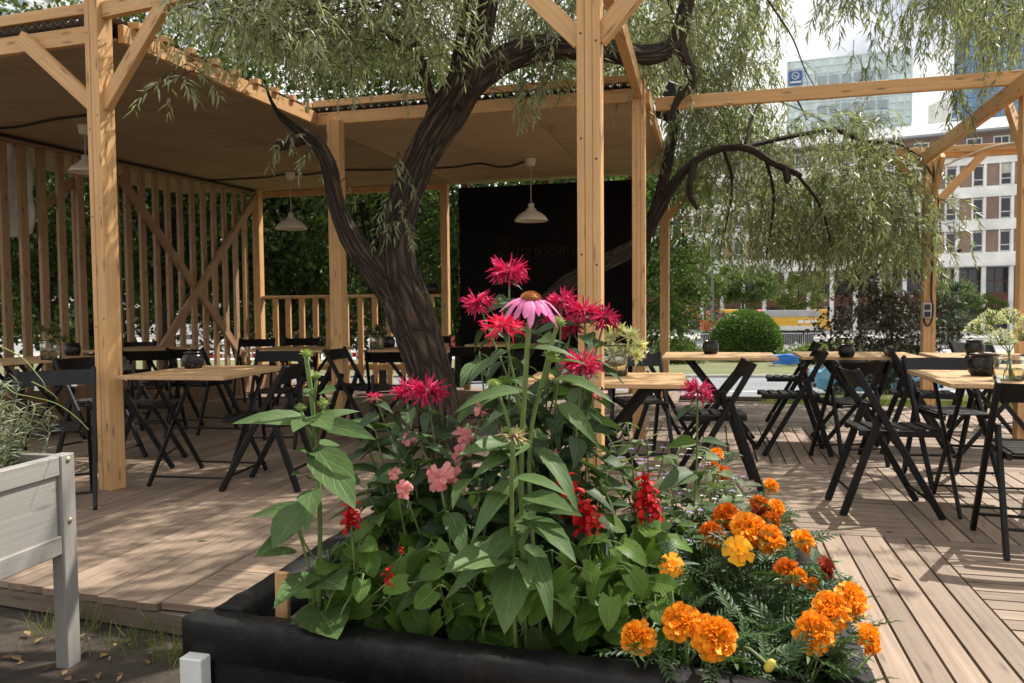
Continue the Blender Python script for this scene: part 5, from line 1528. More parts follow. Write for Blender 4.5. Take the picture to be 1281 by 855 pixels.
def make_car(label, loc, rz, paint, group=None, L=4.25):
    """compact hatchback, nose towards +x"""
    t = thing('car', label, 'car', (0, 0, 0), 0, group); k = L / 4.25
    secs = []
    for x, zb_, zt, w in ((-2.10, .42, .86, .70), (-2.02, .30, .95, .80), (-1.6, .24, .97, .845), (-.6, .22, .95, .86), (.5, .22, .93, .86), (1.0, .23, .90, .85), (1.6, .26, .80, .81), (1.98, .30, .70, .72), (2.12, .40, .60, .60)):
        zm = (zb_ + zt) / 2 + .06
        secs.append([(x * k, -w * .93, zb_), (x * k, -w, zm), (x * k, -w * .95, zt - .03), (x * k, -w * .88, zt), (x * k, w * .88, zt), (x * k, w * .95, zt - .03), (x * k, w, zm), (x * k, w * .93, zb_)])
    loft(secs).build('body', paint, t, bev=.015)
    b0, b1, r0, r1 = -1.95, 1.05, -1.45, .28; zl, zr = .93, 1.42
    m = MB(); vs = [(b0 * k, -.76, zl), (b1 * k, -.76, zl), (b1 * k, .76, zl), (b0 * k, .76, zl), (r0 * k, -.60, zr), (r1 * k, -.60, zr), (r1 * k, .60, zr), (r0 * k, .60, zr)]
    m.add(vs, [(0, 1, 5, 4), (1, 2, 6, 5), (2, 3, 7, 6), (3, 0, 4, 7), (4, 5, 6, 7), (3, 2, 1, 0)]); m.build('cabin', paint, t, bev=.03)
    V8 = [Vector(v) for v in vs]
    def pane(a, b, c, d, u0, u1, v0, v1, name, mat=CGL, out=.012):
        n_ = (b - a).cross(d - a).normalized()
        P2 = lambda u, v_: a.lerp(b, u).lerp(d.lerp(c, u), v_) + n_ * out
        m = MB(); m.quad(P2(u0, v0), P2(u1, v0), P2(u1, v1), P2(u0, v1)); return m.build(name, mat, t)
    for i0, i1, i2, i3 in ((0, 1, 5, 4), (2, 3, 7, 6)):
        q = (V8[i0], V8[i1], V8[i2], V8[i3])
        pane(*q, .08, .47, .12, .88, 'side_window'); pane(*q, .52, .90, .12, .88, 'side_window')
    pane(V8[1], V8[2], V8[6], V8[5], .08, .92, .10, .9, 'windscreen'); pane(V8[3], V8[0], V8[4], V8[7], .08, .92, .15, .9, 'rear_window')
    for x in (-1.28, 1.30):
        for s in (-1, 1): wheel(t, (x * k, s * .76, .31), .31, .2, s)
    for s in (-1, 1):
        m = MB(); m.beam((-2.085 * k, s * .62, .72), (-2.085 * k, s * .62, .95), .16, .09, up=Vector((1, 0, 0))); m.build('tail_light', LAMPR, t, bev=.01)
        m = MB(); m.beam((1.97 * k, s * .50, .62), (1.99 * k, s * .66, .64), .14, .13); m.build('headlight', LAMPW, t, bev=.02)
        m = MB(); m.beam((.82 * k, s * .86, .98), (.92 * k, s * .90, .99), .14, .11); m.build('mirror', BLK, t, bev=.02)
    for x in (-2.13, 2.10):
        m = MB(); m.beam((x * k, -.70, .42), (x * k, .70, .42), .08, .16); m.build('bumper', BLK, t, bev=.02)
    m = MB()
    for s in (-1, 1): m.beam((-1.0 * k, s * .858, .58), (.98 * k, s * .858, .58), .03, .07)
    m.build('side_trim', BLK, t)
    t.location = loc; t.rotation_euler = (0, 0, rz)
    return t
def carpaint(name, c): return mat_paint(name, c, .28, .04, 2, bump=0, coat=.6)
make_car('light blue hatchback parked on the near road, seen between the chair legs', (X(1092, 28.6), 28.6, SZ + .015), R(-8), carpaint('car_blue', (0.15, 0.40, 0.58)), L=4.35)
make_car('small white car parked behind the railing and its crooked tree', (X(376, 58), 58, SZ + .1), R(175), carpaint('car_white', (.7, .7, .7)), 'cars across the street at left')
make_car('silver car on the far road glimpsed through the slat wall', (X(240, 62), 62, SZ + .1), R(5), carpaint('car_silver', (.45, .46, .47)), 'cars across the street at left')
make_car('red car on the far road glimpsed beside the chalkboard', (X(570, 62), 62, SZ + .1), R(-5), carpaint('car_red', (.42, .03, .025)), 'cars across the street at left')

# yellow dump truck, cab pointing left (local -x)
YEL = mat_paint('truck_yellow', (0.62, 0.34, 0.025), .4, .08, 1.5, bump=0); GREY = mat_paint('truck_grey', (.34, .34, .33), .55, .15, 1.5, bump=0); PALEB = mat_paint('truck_board', (.60, .58, .52), .6, .12, 1.5, bump=0)
tl = Vector((X(965, 67), 67.0, SZ + .015))
t = thing('dump_truck', 'yellow dump truck with grey tipper rim driving left behind the round hedge', 'truck', (0, 0, 0))
m = MB(); m.prism([(-4.35, -1.2, .75), (-4.35, -1.2, 1.75), (-4.15, -1.2, 3.0), (-2.55, -1.2, 3.0), (-2.55, -1.2, .75)], (0, 2.4, 0)); m.build('cab', YEL, t, bev=.06)
for s in (-1, 1):
    m = MB(); m.prism([(-4.12, s * 1.215, 1.75), (-3.98, s * 1.215, 2.7), (-3.0, s * 1.215, 2.7), (-3.0, s * 1.215, 1.75)], (0, s * .01, 0)); m.build('side_window', CGL, t)
m = MB(); m.prism([(-4.355, -1.02, 1.82), (-4.19, -1.02, 2.85), (-4.2, -1.02, 2.85), (-4.37, -1.02, 1.82)], (0, 2.04, 0)); m.build('windscreen', CGL, t)
m = MB(); m.beam((-4.40, -1.15, .75), (-4.40, 1.15, .75), .2, .5); m.build('bumper', BLK, t, bev=.03)
for s in (-1, 1):
    m = MB(); m.beam((-4.2, s * 1.42, 2.2), (-4.2, s * 1.42, 2.75), .25, .15, up=Vector((1, 0, 0))); m.build('mirror', BLK, t)
m = MB(); m.beam((-2.5, 0, .95), (4.2, 0, .95), .9, .35); m.build('chassis', BLK, t)
m = MB(); m.beam((-2.3, .7, 1.1), (-2.3, .7, 3.1), .14, .14, up=Vector((1, 0, 0))); m.beam((-2.35, -.6, 1.0), (-2.35, -.6, 2.9), .5, .45, up=Vector((1, 0, 0))); m.build('exhaust', BLK, t)
m = MB(); m.prism([(-2.0, -1.25, 1.32), (-2.05, -1.25, 2.35), (4.15, -1.25, 2.35), (4.5, -1.25, 1.32)], (0, 2.5, 0)); bd = m.build('tipper_body', YEL, t, bev=.04)
m = MB()
for s in (-1, 1):
    m.beam((-2.05, s * 1.22, 2.62), (3.7, s * 1.22, 2.62), .09, .54)
m.beam((-2.05, -1.2, 2.62), (-2.05, 1.2, 2.62), .09, .54); m.build('side_board', GREY, t, bev=.01)
m = MB(); m.prism([(3.72, -1.27, 1.3), (3.78, -1.27, 2.95), (4.2, -1.27, 2.95), (4.75, -1.27, 1.3)], (0, 2.54, 0)); m.build('tailgate', YEL, t, bev=.04)
m = MB()
for s in (-1, 1):
    m.beam((-2.0, s * 1.27, 1.42), (3.75, s * 1.27, 1.42), .04, .36)
m.build('lower_rail', PALEB, t)
m = MB()
for x in (1.9, 2.45, 3.0): m.beam((x, -1.262, 1.95), (x + .42, -1.262, 1.95), .02, .26)
m.build('side_decal', WHITE, t)
for x in (-3.5, -1.7, 1.3, 2.7):
    for s in (-1, 1): wheel(t, (x, s * 1.0, .52), .52, .38, s)
for s in (-1, 1):
    for x in (1.3, 2.7):
        m = MB(); pts = [Vector((x + .64 * math.cos(q), s * 1.0, .52 + .64 * math.sin(q))) for q in [math.pi * (.08 + .84 * i / 10) for i in range(11)]]
        for p_, q_ in zip(pts, pts[1:]): m.beam(p_, q_, .42, .025, up=(p_ - Vector((x, s * 1.0, .52))))
        m.build('mudguard', BLK, t)
t.location = tl; t.rotation_euler = (0, 0, R(-6))
# red vehicle / kiosk shapes at the building foot
def parasol(px, Y, s, mat, label):
    x = X(px, Y); t = thing('parasol', label, 'parasol', (x, Y, SZ), group='red parasols across the street')
    m = MB(); m.tube([(x, Y, SZ), (x, Y, SZ + 2.7 * s)], .04, 8); m.build('pole', M['grey_plastic'], t)
    m = MB(); m.lathe([(1.7 * s, 2.05 * s), (1.68 * s, 2.2 * s), (.9 * s, 2.55 * s), (0.03, 2.8 * s)], (x, Y, SZ), 8); m.build('canopy', mat, t)
    m = MB(); m.lathe([(.35, 0), (.35, .12), (.06, .14)], (x, Y, SZ + .11), 14); m.build('base', M['grey_plastic'], t)
RED = mat_paint('red_canvas', (.55, .03, .025), .7, .1, 2, bump=0); ORG = mat_paint('orange_paint', (.62, .10, .03), .45, .1, 2, bump=0)
parasol(950, 82, 1.05, RED, 'red parasol under the street tree behind the truck')
parasol(28, 60, 1.0, RED, 'red parasol far behind the leftmost slats')
parasol(288, 70, 1.0, RED, 'red parasol far behind the right slats')
parasol(425, 80, 1.0, RED, 'red parasol far behind the railing at the middle post')
# orange excavator-like machine behind lamp post
t = thing('excavator', 'orange-red excavator standing beyond the lamp post', 'excavator', (X(894, 76), 76, SZ))
bx_ = Vector((X(894, 76), 76, SZ))
m = MB(); m.beam(bx_ + Vector((-1.2, 0, .45)), bx_ + Vector((1.2, 0, .45)), 1.9, .7); m.build('track', RUB, t, bev=.15)
m = MB(); m.beam(bx_ + Vector((-1.3, 0, 1.35)), bx_ + Vector((1.1, 0, 1.35)), 1.8, .9); m.build('engine_body', ORG, t, bev=.08)
m = MB(); m.prism([bx_ + Vector(v) for v in ((-.9, -.9, 1.8), (-.8, -.9, 2.9), (.2, -.9, 2.9), (.3, -.9, 1.8))], (0, .9, 0)); m.build('cab', ORG, t, bev=.06)
m = MB(); m.prism([bx_ + Vector(v) for v in ((-.75, -.92, 1.95), (-.68, -.92, 2.75), (.1, -.92, 2.75), (.18, -.92, 1.95))], (0, .02, 0)); m.build('cab_window', CGL, t)
m = MB(); m.beam(bx_ + Vector((-1.0, .4, 1.7)), bx_ + Vector((-2.4, .4, 3.2)), .3, .35); m.beam(bx_ + Vector((-2.4, .4, 3.2)), bx_ + Vector((-3.3, .4, 1.2)), .22, .28); m.build('boom', ORG, t, bev=.03)
m = MB(); m.prism([bx_ + Vector(v) for v in ((-3.6, .1, 1.2), (-3.0, .1, 1.2), (-2.9, .1, .6), (-3.4, .1, .3))], (0, .6, 0)); m.build('bucket', BLK, t)

# ---------------- street furniture
lx = Vector((X(891, 52), 52, SZ))
t = thing('lamp_post', 'slim grey lamp post rising left of the round hedge', 'lamp post', lx)
m = MB(); m.lathe([(.16, 0), (.16, 1.1), (.10, 1.2), (.075, 7.6)], lx, 14); m.build('pole', mat_paint('galvanised', (.13, .135, .14), .5, .15, 3, bump=0), t)
m = MB(); m.tube([Vector(tuple(p)) for p in smooth_path([lx + Z * 7.55, lx + Vector((.1, 0, 8.0)), lx + Vector((.6, 0, 8.3)), lx + Vector((1.3, 0, 8.35))], 5)], .045, 8); m.build('arm', BLK, t)
m = MB(); m.beam(lx + Vector((1.2, 0, 8.33)), lx + Vector((1.9, 0, 8.33)), .25, .12); m.build('lamp_head', M['grey_plastic'], t, bev=.03)
GALV = mat_paint('barrier_steel', (.55, .56, .57), .45, .1, 3, metal=.3, bump=0)
def make_barrier():
    t = thing('steel_barrier', 'x', 'barrier', (0, 0, 0))
    m = MB(); m.tube([(-1.05, 0, .12), (-1.05, 0, 1.1), (1.05, 0, 1.1), (1.05, 0, .12)], .028, 6); m.tube([(-1.05, 0, .22), (1.05, 0, .22)], .022, 6); m.build('frame', GALV, t)
    m = MB()
    for k in range(15): x = -.91 + .13 * k; m.tube([(x, 0, .22), (x, 0, 1.1)], .011, 4)
    m.build('bars', GALV, t)
    for x in (-.75, .75):
        m = MB(); m.tube([(x, -.28, 0.02), (x, 0, .14), (x, .28, 0.02)], .02, 5); m.build('foot', GALV, t)
    return t
br0 = make_barrier(); TREE3 = {}
for c in bpy.data.objects:
    if c.parent: TREE3.setdefault(c.parent.name, []).append(c)
def run(x0, y0, n, dx, dy, lab):
    for i in range(n):
        global br_used
        L_ = (x0 + dx * i, y0 + dy * i, SZ + .11)
        if not br_used: br0.location = L_; br0.rotation_euler = (0, 0, math.atan2(dy, dx)); br0['label'] = lab; br0['group'] = 'steel barriers along the pavement'; br_used = True
        else: copy_tree(br0, L_, math.atan2(dy, dx), lab, 'steel barriers along the pavement', TREE3)
br_used = False
bxs = X(872, 60)
run(bxs, 60.0, 8, 2.25, -.22, 'grey steel crowd barrier with vertical bars, in the row before the yellow truck')
run(X(1165, 57), 57, 3, 2.25, -.22, 'grey steel crowd barrier with vertical bars, in the row right of the pergola post')
# red and white roadworks boards behind the left railing
RW = NT('red_white_board'); u = RW.coord('UV'); sp = RW.n('ShaderNodeSeparateXYZ'); RW.l(u, sp.inputs[0])
ml = RW.n('ShaderNodeMath', operation='MULTIPLY'); ml.inputs[1].default_value = 2.2; RW.l(sp.outputs[0], ml.inputs[0])
frn = RW.n('ShaderNodeMath', operation='FRACT'); RW.l(ml.outputs[0], frn.inputs[0])
gt = RW.n('ShaderNodeMath', operation='GREATER_THAN'); gt.inputs[1].default_value = .5; RW.l(frn.outputs[0], gt.inputs[0])
RW.base(RW.mix(gt.outputs[0], (.55, .02, .03), (.78, .76, .74))); RW.b.inputs['Roughness'].default_value = .4
rwlab = 'red and white striped roadworks board in the row far behind the railing'
for i in range(11):
    x0 = X(60, 42) + i * 2.1
    if x0 > X(560, 42): break
    t = thing('roadworks_board', rwlab, 'barrier', (x0 + 1, 42, SZ), group='red and white boards across the street')
    m = MB(); m.beam((x0, 42, SZ + .9), (x0 + 2.0, 42, SZ + .9), .05, .25); m.build('striped_board', RW.m, t)
    for q in (.2, 1.8):
        m = MB(); m.beam((x0 + q, 42, SZ), (x0 + q, 42, SZ + .775), .05, .05, up=Vector((0, 1, 0))); m.build('leg', GALV, t)
        m = MB(); m.beam((x0 + q, 41.7, SZ + .13), (x0 + q, 42.3, SZ + .13), .12, .06); m.build('foot', RUB, t)
# parking sign
px_ = X(394, 46); t = thing('parking_sign', 'blue parking sign with a white P on a grey post behind the railing', 'road sign', (px_, 46, SZ))
m = MB(); m.tube([(px_, 46, SZ), (px_, 46, SZ + 3.1)], .04, 8); m.build('pole', GALV, t)
m = MB(); m.beam((px_ - .35, 45.94, SZ + 2.75), (px_ + .35, 45.94, SZ + 2.75), .03, .7); m.build('plate', mat_paint('sign_blue_plate', (.02, .12, .5), .4, .05, 2, bump=0), t)
m = MB()
m.beam((px_ - .12, 45.915, SZ + 2.5), (px_ - .12, 45.915, SZ + 3.0), .02, .08, up=Vector((1, 0, 0)))
m.tube([(px_ - .10 + (.20 * math.sin(a) if 0 < a < 3.14 else 0), 45.915, SZ + 2.86 + .12 * math.cos(a)) for a in [k * 3.1416 / 8 for k in range(9)]], .035, 5)
m.build('letter', WHITE, t)
# coil of blue pipe on the verge
c = at(983, 449, 42); c.z = SZ + .15
m = MB(); pts = []
for k in range(120):
    a = k * .36; r_ = .55 + .05 * math.sin(k * .7); pts.append(Vector((c.x + r_ * 1.25 * math.cos(a), c.y + r_ * math.sin(a), c.z + .05 + .004 * k + .03 * math.sin(k * 1.3))))
m.tube(pts, .05, 6); tag(m.build('hose_coil', mat_paint('blue_pipe', (.02, .16, .55), .4, .1, 4, bump=0), None, smooth=True), 'coil of bright blue pipe lying on the grass right of the round hedge', 'hose')
# ================================================================== planter bed
bed = thing('planter_bed', 'large raised flower bed wrapped in black sheet with a white corner post', 'planter', uv(-0.6, 2.7, GZ))
RZ = 0.20; bu0, bu1, bv0, bv1 = -1.53, 0.385, 2.06, 3.46
def VF(u_): return bv0 - .05 * (u_ - bu0) + .01
m = MB()
def wallb(a, b):
    m.beam(a, b, 0.055, RZ - GZ - 0.02)
zc_ = (RZ + GZ) / 2 + .0
wallb(uv(bu0, VF(bu0) + .03, zc_), uv(bu1, VF(bu1) + .03, zc_)); wallb(uv(bu0, bv1 - .03, zc_), uv(bu1, bv1 - .03, zc_))
wallb(uv(bu0 + .03, bv0 + .06, zc_), uv(bu0 + .03, bv1 - .06, zc_)); wallb(uv(bu1 - .03, bv0 + .0, zc_), uv(bu1 - .03, bv1 - .06, zc_))
m.build('liner_wall', M['bitumen'], bed, bev=.006)
def roll(a, b, seed):
    """folded sheet over the rim: a lumpy roll"""
    m = MB(); n = 46; prof = []
    L = (b - a).length; pts = []
    x, y, z = frame(b - a)
    rg_ = random.Random(seed); ph = [rg_.random() * 6 for _ in range(6)]
    ring = [(-.050, -.105), (-.053, -.03), (-.051, .006), (-.043, .017), (0, .020), (.043, .017), (.051, .006), (.053, -.05), (.050, -.13), (.042, -.13), (.036, -.01), (0, .004), (-.036, -.01), (-.042, -.105)]
    vs = []; fs = []
    for i in range(n + 1):
        s = i / n * L; c = a.lerp(b, i / n)
        for j, (p, h) in enumerate(ring):
            w1 = .0022 * math.sin(s * 7 + ph[0] + j * .6) + .0016 * math.sin(s * 31 + ph[1] + j) + .0014 * math.sin(s * 57 + ph[2] - j)
            vs.append(c + y * (p * (1 + w1 * 5)) + z * (h + w1))
    k = len(ring)
    for i in range(n):
        for j in range(k): fs.append((i * k + j, i * k + (j + 1) % k, (i + 1) * k + (j + 1) % k, (i + 1) * k + j))
    fs.append(tuple(range(k))[::-1]); fs.append(tuple(n * k + j for j in range(k)))
    m.add(vs, fs); return m.build('rim', M['bitumen'], bed, smooth=True)
roll(uv(bu0 - .055, VF(bu0 - .055) + .03, RZ - .018), uv(bu1 + .055, VF(bu1 + .055) + .03, RZ - .018), 1)
roll(uv(bu0 + .03, VF(bu0) + .085, RZ - .019), uv(bu0 + .03, bv1 + .02, RZ - .019), 2)
roll(uv(bu1 - .03, VF(bu1) + .085, RZ - .019), uv(bu1 - .03, bv1 + .02, RZ - .019), 3)
roll(uv(bu0 + .085, bv1 - .03, RZ - .019), uv(bu1 - .085, bv1 - .03, RZ - .019), 4)
m = MB(); q = uv(bu0 + .005, bv0 - .035, 0); m.beam(Vector((q.x, q.y, GZ - .02)), Vector((q.x, q.y, RZ - .10)), .075, .05, up=V); m.build('corner_post', mat_paint('white_paint', (.68, .68, .66), .5, .08, 6), bed, bev=.003)
m = MB(); m.beam(uv(bu0 + .05, VF(bu0) - .006, .0), uv(bu1, VF(bu1) - .006, .0), .012, .22); m.build('hanging_sheet', M['bitumen'], bed)
m = MB(); n1, n2 = 26, 18; vs = []; fs = []
for j in range(n2 + 1):
    for i in range(n1 + 1):
        vs.append(uv(bu0 + .05 + (bu1 - bu0 - .1) * i / n1, bv0 + .05 + (bv1 - bv0 - .1) * j / n2, 0.06 + .02 * math.sin(i * 1.9 + j) * math.cos(j * 1.3) + random.uniform(-.008, .008)))
for j in range(n2):
    for i in range(n1):
        a = j * (n1 + 1) + i; fs.append((a, a + 1, a + n1 + 2, a + n1 + 1))
m.add(vs, fs); m.build('soil', M['soil'], bed, smooth=True)
sp_ = at(354, 775, 2.52); st_top = at(353, 716, 2.52)
m = MB(); m.beam(Vector((sp_.x, sp_.y, .04)), Vector((st_top.x, sp_.y, st_top.z)), .045, .02, up=V)
tag(m.build('wooden_stake', M['pine'], None, bev=.002), 'short pale wooden stake in the left front corner of the flower bed', 'stake')

# ------------------------------------------------------------------ leaf and petal templates
def leaf_T(L, W, kind='ovate', fold=.25, droop=.35, n=9, serr=.05, wave=.0, cup=0.0):
    cols = (-1, -.55, 0, .55, 1); v = []; f = []; u = []
    for i in range(n + 1):
        t_ = i / n
        if kind == 'ovate': w_ = math.sin(math.pi * min(1, t_ ** .62)) ** .85 * (1 - .25 * t_)
        elif kind == 'heart': w_ = (math.sqrt(max(0, 1 - ((.30 - t_) / .44) ** 2)) if t_ < .3 else math.sqrt(max(0, 1 - ((t_ - .3) / .7) ** 2)) * (1 - .45 * ((t_ - .3) / .7) ** 3))
        elif kind == 'lance': w_ = math.sin(math.pi * t_ ** .72) ** .9
        elif kind == 'strap': w_ = (.35 + .65 * min(1, t_ * 3)) * (1 - max(0, t_ - .75) ** 2 * 12)
        elif kind == 'fan': w_ = (.25 + .9 * t_) * (1 if t_ < .8 else 1 - (t_ - .8) * 1.6)
        else: w_ = math.sin(math.pi * t_)
        if serr and 0 < i < n: w_ *= 1 + serr * (1 if i % 2 else -1)
        for c in cols:
            x = t_ * L
            if kind == 'heart': x -= L * .15 * abs(c) ** 1.3 * (1 - t_) ** 4
            y = c * w_ * W / 2
            z = abs(y) * fold - droop * L * t_ ** 2 + wave * L * math.sin(t_ * 11 + c * 2.2) * abs(c) + cup * L * t_ ** 2
            x2 = x * (1 - .12 * droop * t_)
            v.append((x2, y, z))
    for i in range(n):
        for k in range(4):
            a = i * 5 + k; f.append((a, a + 5, a + 6, a + 1)[::-1])
            t0_, t1_ = i / n, (i + 1) / n
            u.append([(t0_, cols[k + 1]), (t1_, cols[k + 1]), (t1_, cols[k]), (t0_, cols[k])])
    v = np.array(v); f = np.array(f); u = np.array(u)
    f = f[:, ::-1]
    u = np.array([[(i_ // 5 / n, cols[i_ % 5]) for i_ in q] for q in f])
    return v, f, u
def scaled(T, s): return (T[0] * s, T[1], T[2])

G_BALM = mat_leaf('bee_balm_leaf', (0.036, 0.066, 0.030), (0.060, 0.098, 0.042), 0.22, veins=8, rough=.5)
G_SALV = mat_leaf('salvia_leaf', (0.058, 0.122, 0.018), (0.105, 0.182, 0.030), 0.28, veins=6, rough=.42, yellow=.03)
G_CONE = mat_leaf('coneflower_leaf', (0.048, 0.092, 0.028), (0.085, 0.14, 0.045), 0.26, veins=4, rough=.5, yellow=.03)
G_DARK = mat_leaf('broad_leaf', (0.034, 0.070, 0.020), (0.062, 0.108, 0.032), 0.22, veins=5, rough=.42)
G_SAGE = mat_leaf('mint_leaf', (0.10, 0.145, 0.065), (0.165, 0.21, 0.105), 0.3, veins=5, rough=.6)
G_FERN = mat_leaf('marigold_leaf', (0.028, 0.062, 0.020), (0.058, 0.105, 0.036), 0.22, rough=.45)
G_HERB = mat_leaf('herb_leaf', (0.15, 0.17, 0.11), (0.26, 0.28, 0.20), 0.22, rough=.7)
C_BALM = mat_leaf('bee_balm_petal', (0.44, 0.012, 0.085), (0.58, 0.030, 0.125), 0.32, rough=.5, tcol=(1.3, .5, .7))
C_BALM2 = mat_leaf('bee_balm_petal_red', (0.62, 0.020, 0.085), (0.74, 0.055, 0.12), 0.32, rough=.5, tcol=(1.3, .5, .7))
C_CONE = mat_leaf('coneflower_petal', (0.56, 0.145, 0.34), (0.70, 0.25, 0.46), 0.35, rough=.5, tcol=(1.2, .8, 1.0))
C_SALV = mat_leaf('salvia_petal', (0.42, 0.008, 0.010), (0.58, 0.014, 0.016), 0.3, rough=.45, tcol=(1.3, .4, .4))
C_PINK = mat_leaf('pink_petal', (0.74, 0.20, 0.20), (0.84, 0.46, 0.44), 0.38, rough=.5, tcol=(1.2, .8, .8))
C_ORNG = mat_leaf('marigold_petal', (0.86, 0.27, 0.008), (0.94, 0.40, 0.02), 0.32, rough=.5, tcol=(1.2, .9, .4))
C_ORDK = mat_leaf('marigold_rust', (0.56, 0.115, 0.006), (0.78, 0.22, 0.010), 0.28, rough=.5, tcol=(1.2, .8, .4))
C_YELO = mat_leaf('marigold_yellow', (0.88, 0.36, 0.012), (0.92, 0.46, 0.02), 0.32, rough=.5, tcol=(1.2, 1, .4))
C_MAHO = mat_leaf('marigold_dark', (0.16, 0.014, 0.008), (0.32, 0.045, 0.012), 0.2, rough=.5, tcol=(1.3, .6, .4))
C_VIOL = mat_leaf('violet_floret', (0.22, 0.16, 0.45), (0.42, 0.34, 0.62), 0.3, rough=.5, tcol=(1, .9, 1.2))
C_WHIT = mat_leaf('white_floret', (0.62, 0.62, 0.50), (0.75, 0.75, 0.62), 0.3, rough=.5, tcol=(1, 1, .9))
C_TAN = mat_leaf('dry_petal', (0.42, 0.32, 0.16), (0.55, 0.45, 0.24), 0.25, rough=.7, tcol=(1, 1, .7))
CONE_B = mat_paint('cone_orange', (0.34, 0.115, 0.015), .6, .5, 60); DOME = mat_paint('balm_dome', (0.10, 0.035, 0.03), .7, .4, 60); BUDG = mat_paint('bud_green', (0.20, 0.27, 0.06), .6, .3, 40)

def dirv(az, el): return np.array([math.cos(az) * math.cos(el), math.sin(az) * math.cos(el), math.sin(el)])
def gmesh(geo, name):
    return np_mesh(name, np.concatenate(geo.V), np.concatenate(geo.Fq), np.concatenate(geo.Uv), True)
# ---- flower heads as shared meshes, about 1 unit = head radius, axis +z
def balm_mesh(seed, n=92):
    rg_ = random.Random(seed); g_ = Geo()
    for k in range(n):
        az = rg_.random() * 6.283; el = math.asin(rg_.uniform(-.40, .80)); L = rg_.uniform(.60, 1.0) * (1.0 if el < .7 else .75)
        T = leaf_T(L, .085, 'strap', fold=.9, droop=rg_.uniform(-.35, .65), n=5, serr=0, wave=.04)
        d = dirv(az, el); p = np.array([.20 * math.cos(az) * math.cos(el), .20 * math.sin(az) * math.cos(el), .02 + .14 * math.sin(el)])
        g_.one(T, d, (math.cos(az) * -math.sin(el) + rg_.gauss(0, .3), math.sin(az) * -math.sin(el) + rg_.gauss(0, .3), math.cos(el) + .1), p)
        if k % 3 == 0:   # lower lip
            q = p + d * L * .66; g_.one(leaf_T(.30, .10, 'lance', .3, .5, 4, 0), d + np.array([0, 0, -.9]), (0, 0, 1), q)
    return gmesh(g_, 'petals')
def dome_mesh(r, h, bumps=0):
    m = MB(); m.lathe([(r * .7, -h * .25), (r, 0), (r * .92, h * .4), (r * .6, h * .82), (0, h)], (0, 0, 0), 16)
    for k in range(bumps):
        f_ = (k + .5) / bumps; el = math.asin(min(1, f_)); az = k * 2.39996
        b = Vector((r * math.cos(el) * math.cos(az), r * math.cos(el) * math.sin(az), h * math.sin(el))); d = Vector((math.cos(el) * math.cos(az), math.cos(el) * math.sin(az), math.sin(el) + .35)).normalized()
        m.tube([b - d * .02, b + d * r * .13, b + d * r * .20], [r * .045, r * .035, r * .008], 4)
    return m.mesh('centre')
BALM = [balm_mesh(s) for s in (1, 2, 3)]; BALM_S = [balm_mesh(5, 30)]
DOME_M = dome_mesh(.24, .20, 50); DOME_M.materials.append(DOME)
def cone_mesh(seed):
    rg_ = random.Random(seed); g_ = Geo(); n = 15
    for k in range(n):
        az = 6.283 * k / n + rg_.gauss(0, .08); L = rg_.uniform(.72, .95)
        T = leaf_T(L, .25, 'strap', fold=-.35, droop=rg_.uniform(.5, 1.05), n=7, serr=0, wave=.03)
        g_.one(T, dirv(az, rg_.uniform(-.15, .22)), (0, rg_.gauss(0, .1), 1), (.27 * math.cos(az), .27 * math.sin(az), -.02))
    return gmesh(g_, 'petals')
CONEP = cone_mesh(4); CONED = dome_mesh(.32, .22, 190); CONED.materials.append(CONE_B)
def bud_mesh(seed):
    rg_ = random.Random(seed); g_ = Geo()
    for k in range(64):
        el = math.asin(rg_.uniform(-.3, 1)); az = k * 2.4
        g_.one(leaf_T(.62 if el < .6 else .45, .13, 'lance', .4, -.1, 4, 0), dirv(az, el), (0, 0, 1) if el < 1 else (1, 0, 0), .35 * dirv(az, el))
    m = MB(); m.lathe([(.3, -.3), (.55, 0), (.5, .3), (0, .55)], (0, 0, 0), 12)
    v, f_, u_ = np.array(m.v), [q for q in m.f if len(q) == 4], None
    g_.raw(v, np.array(f_), np.zeros((len(f_) * 4, 2)))
    return gmesh(g_, 'bud')
BUD = bud_mesh(2); BUD.materials.append(mat_leaf('bud_scales', (0.18, 0.26, 0.06), (0.30, 0.38, 0.12), .25, rough=.6))
def marigold_mesh(seed, double=True):
    rg_ = random.Random(seed); g_ = Geo()
    rings = [(13, .02, .95, .46, .0), (13, .28, .88, .42, .06), (13, .52, .80, .36, .12)] if double else [(7, .12, .95, .78, .0), (5, .45, .6, .5, .08), (7, 1.0, .30, .22, .10)]
    for ri, (n, el, L, W, z0) in enumerate(rings):
        for k in range(n):
            az = 6.283 * (k + .5 * (ri % 2)) / n + rg_.gauss(0, .1)
            T = leaf_T(L * rg_.uniform(.88, 1.1), W * rg_.uniform(.85, 1.15), 'fan', fold=rg_.uniform(-.25, .25), droop=rg_.uniform(.05, .45) if ri < 3 else rg_.uniform(-.2, .3), n=6, serr=.05, wave=.17 if double else .05)
            e2 = el + rg_.gauss(0, .10)
            g_.one(T, dirv(az, e2), (-math.cos(az) * math.sin(e2), -math.sin(az) * math.sin(e2), math.cos(e2) + .05), (.06 * math.cos(az), .06 * math.sin(az), z0))
    if double:
        for k in range(74):
            az = rg_.random() * 6.283; q = math.sqrt(rg_.random()); el = 1.45 - .75 * q + rg_.gauss(0, .14); L = rg_.uniform(.34, .58) * (1 - .25 * (1 - q))
            T = leaf_T(L, rg_.uniform(.20, .34), 'fan', fold=rg_.uniform(-.6, .6), droop=rg_.uniform(-.35, .45), n=5, serr=.08, wave=.22)
            g_.one(T, dirv(az + rg_.gauss(0, .5), el), (rg_.gauss(0, 1), rg_.gauss(0, 1), .3), (.42 * q * math.cos(az), .42 * q * math.sin(az), .20 - .10 * q))
    return gmesh(g_, 'petals')
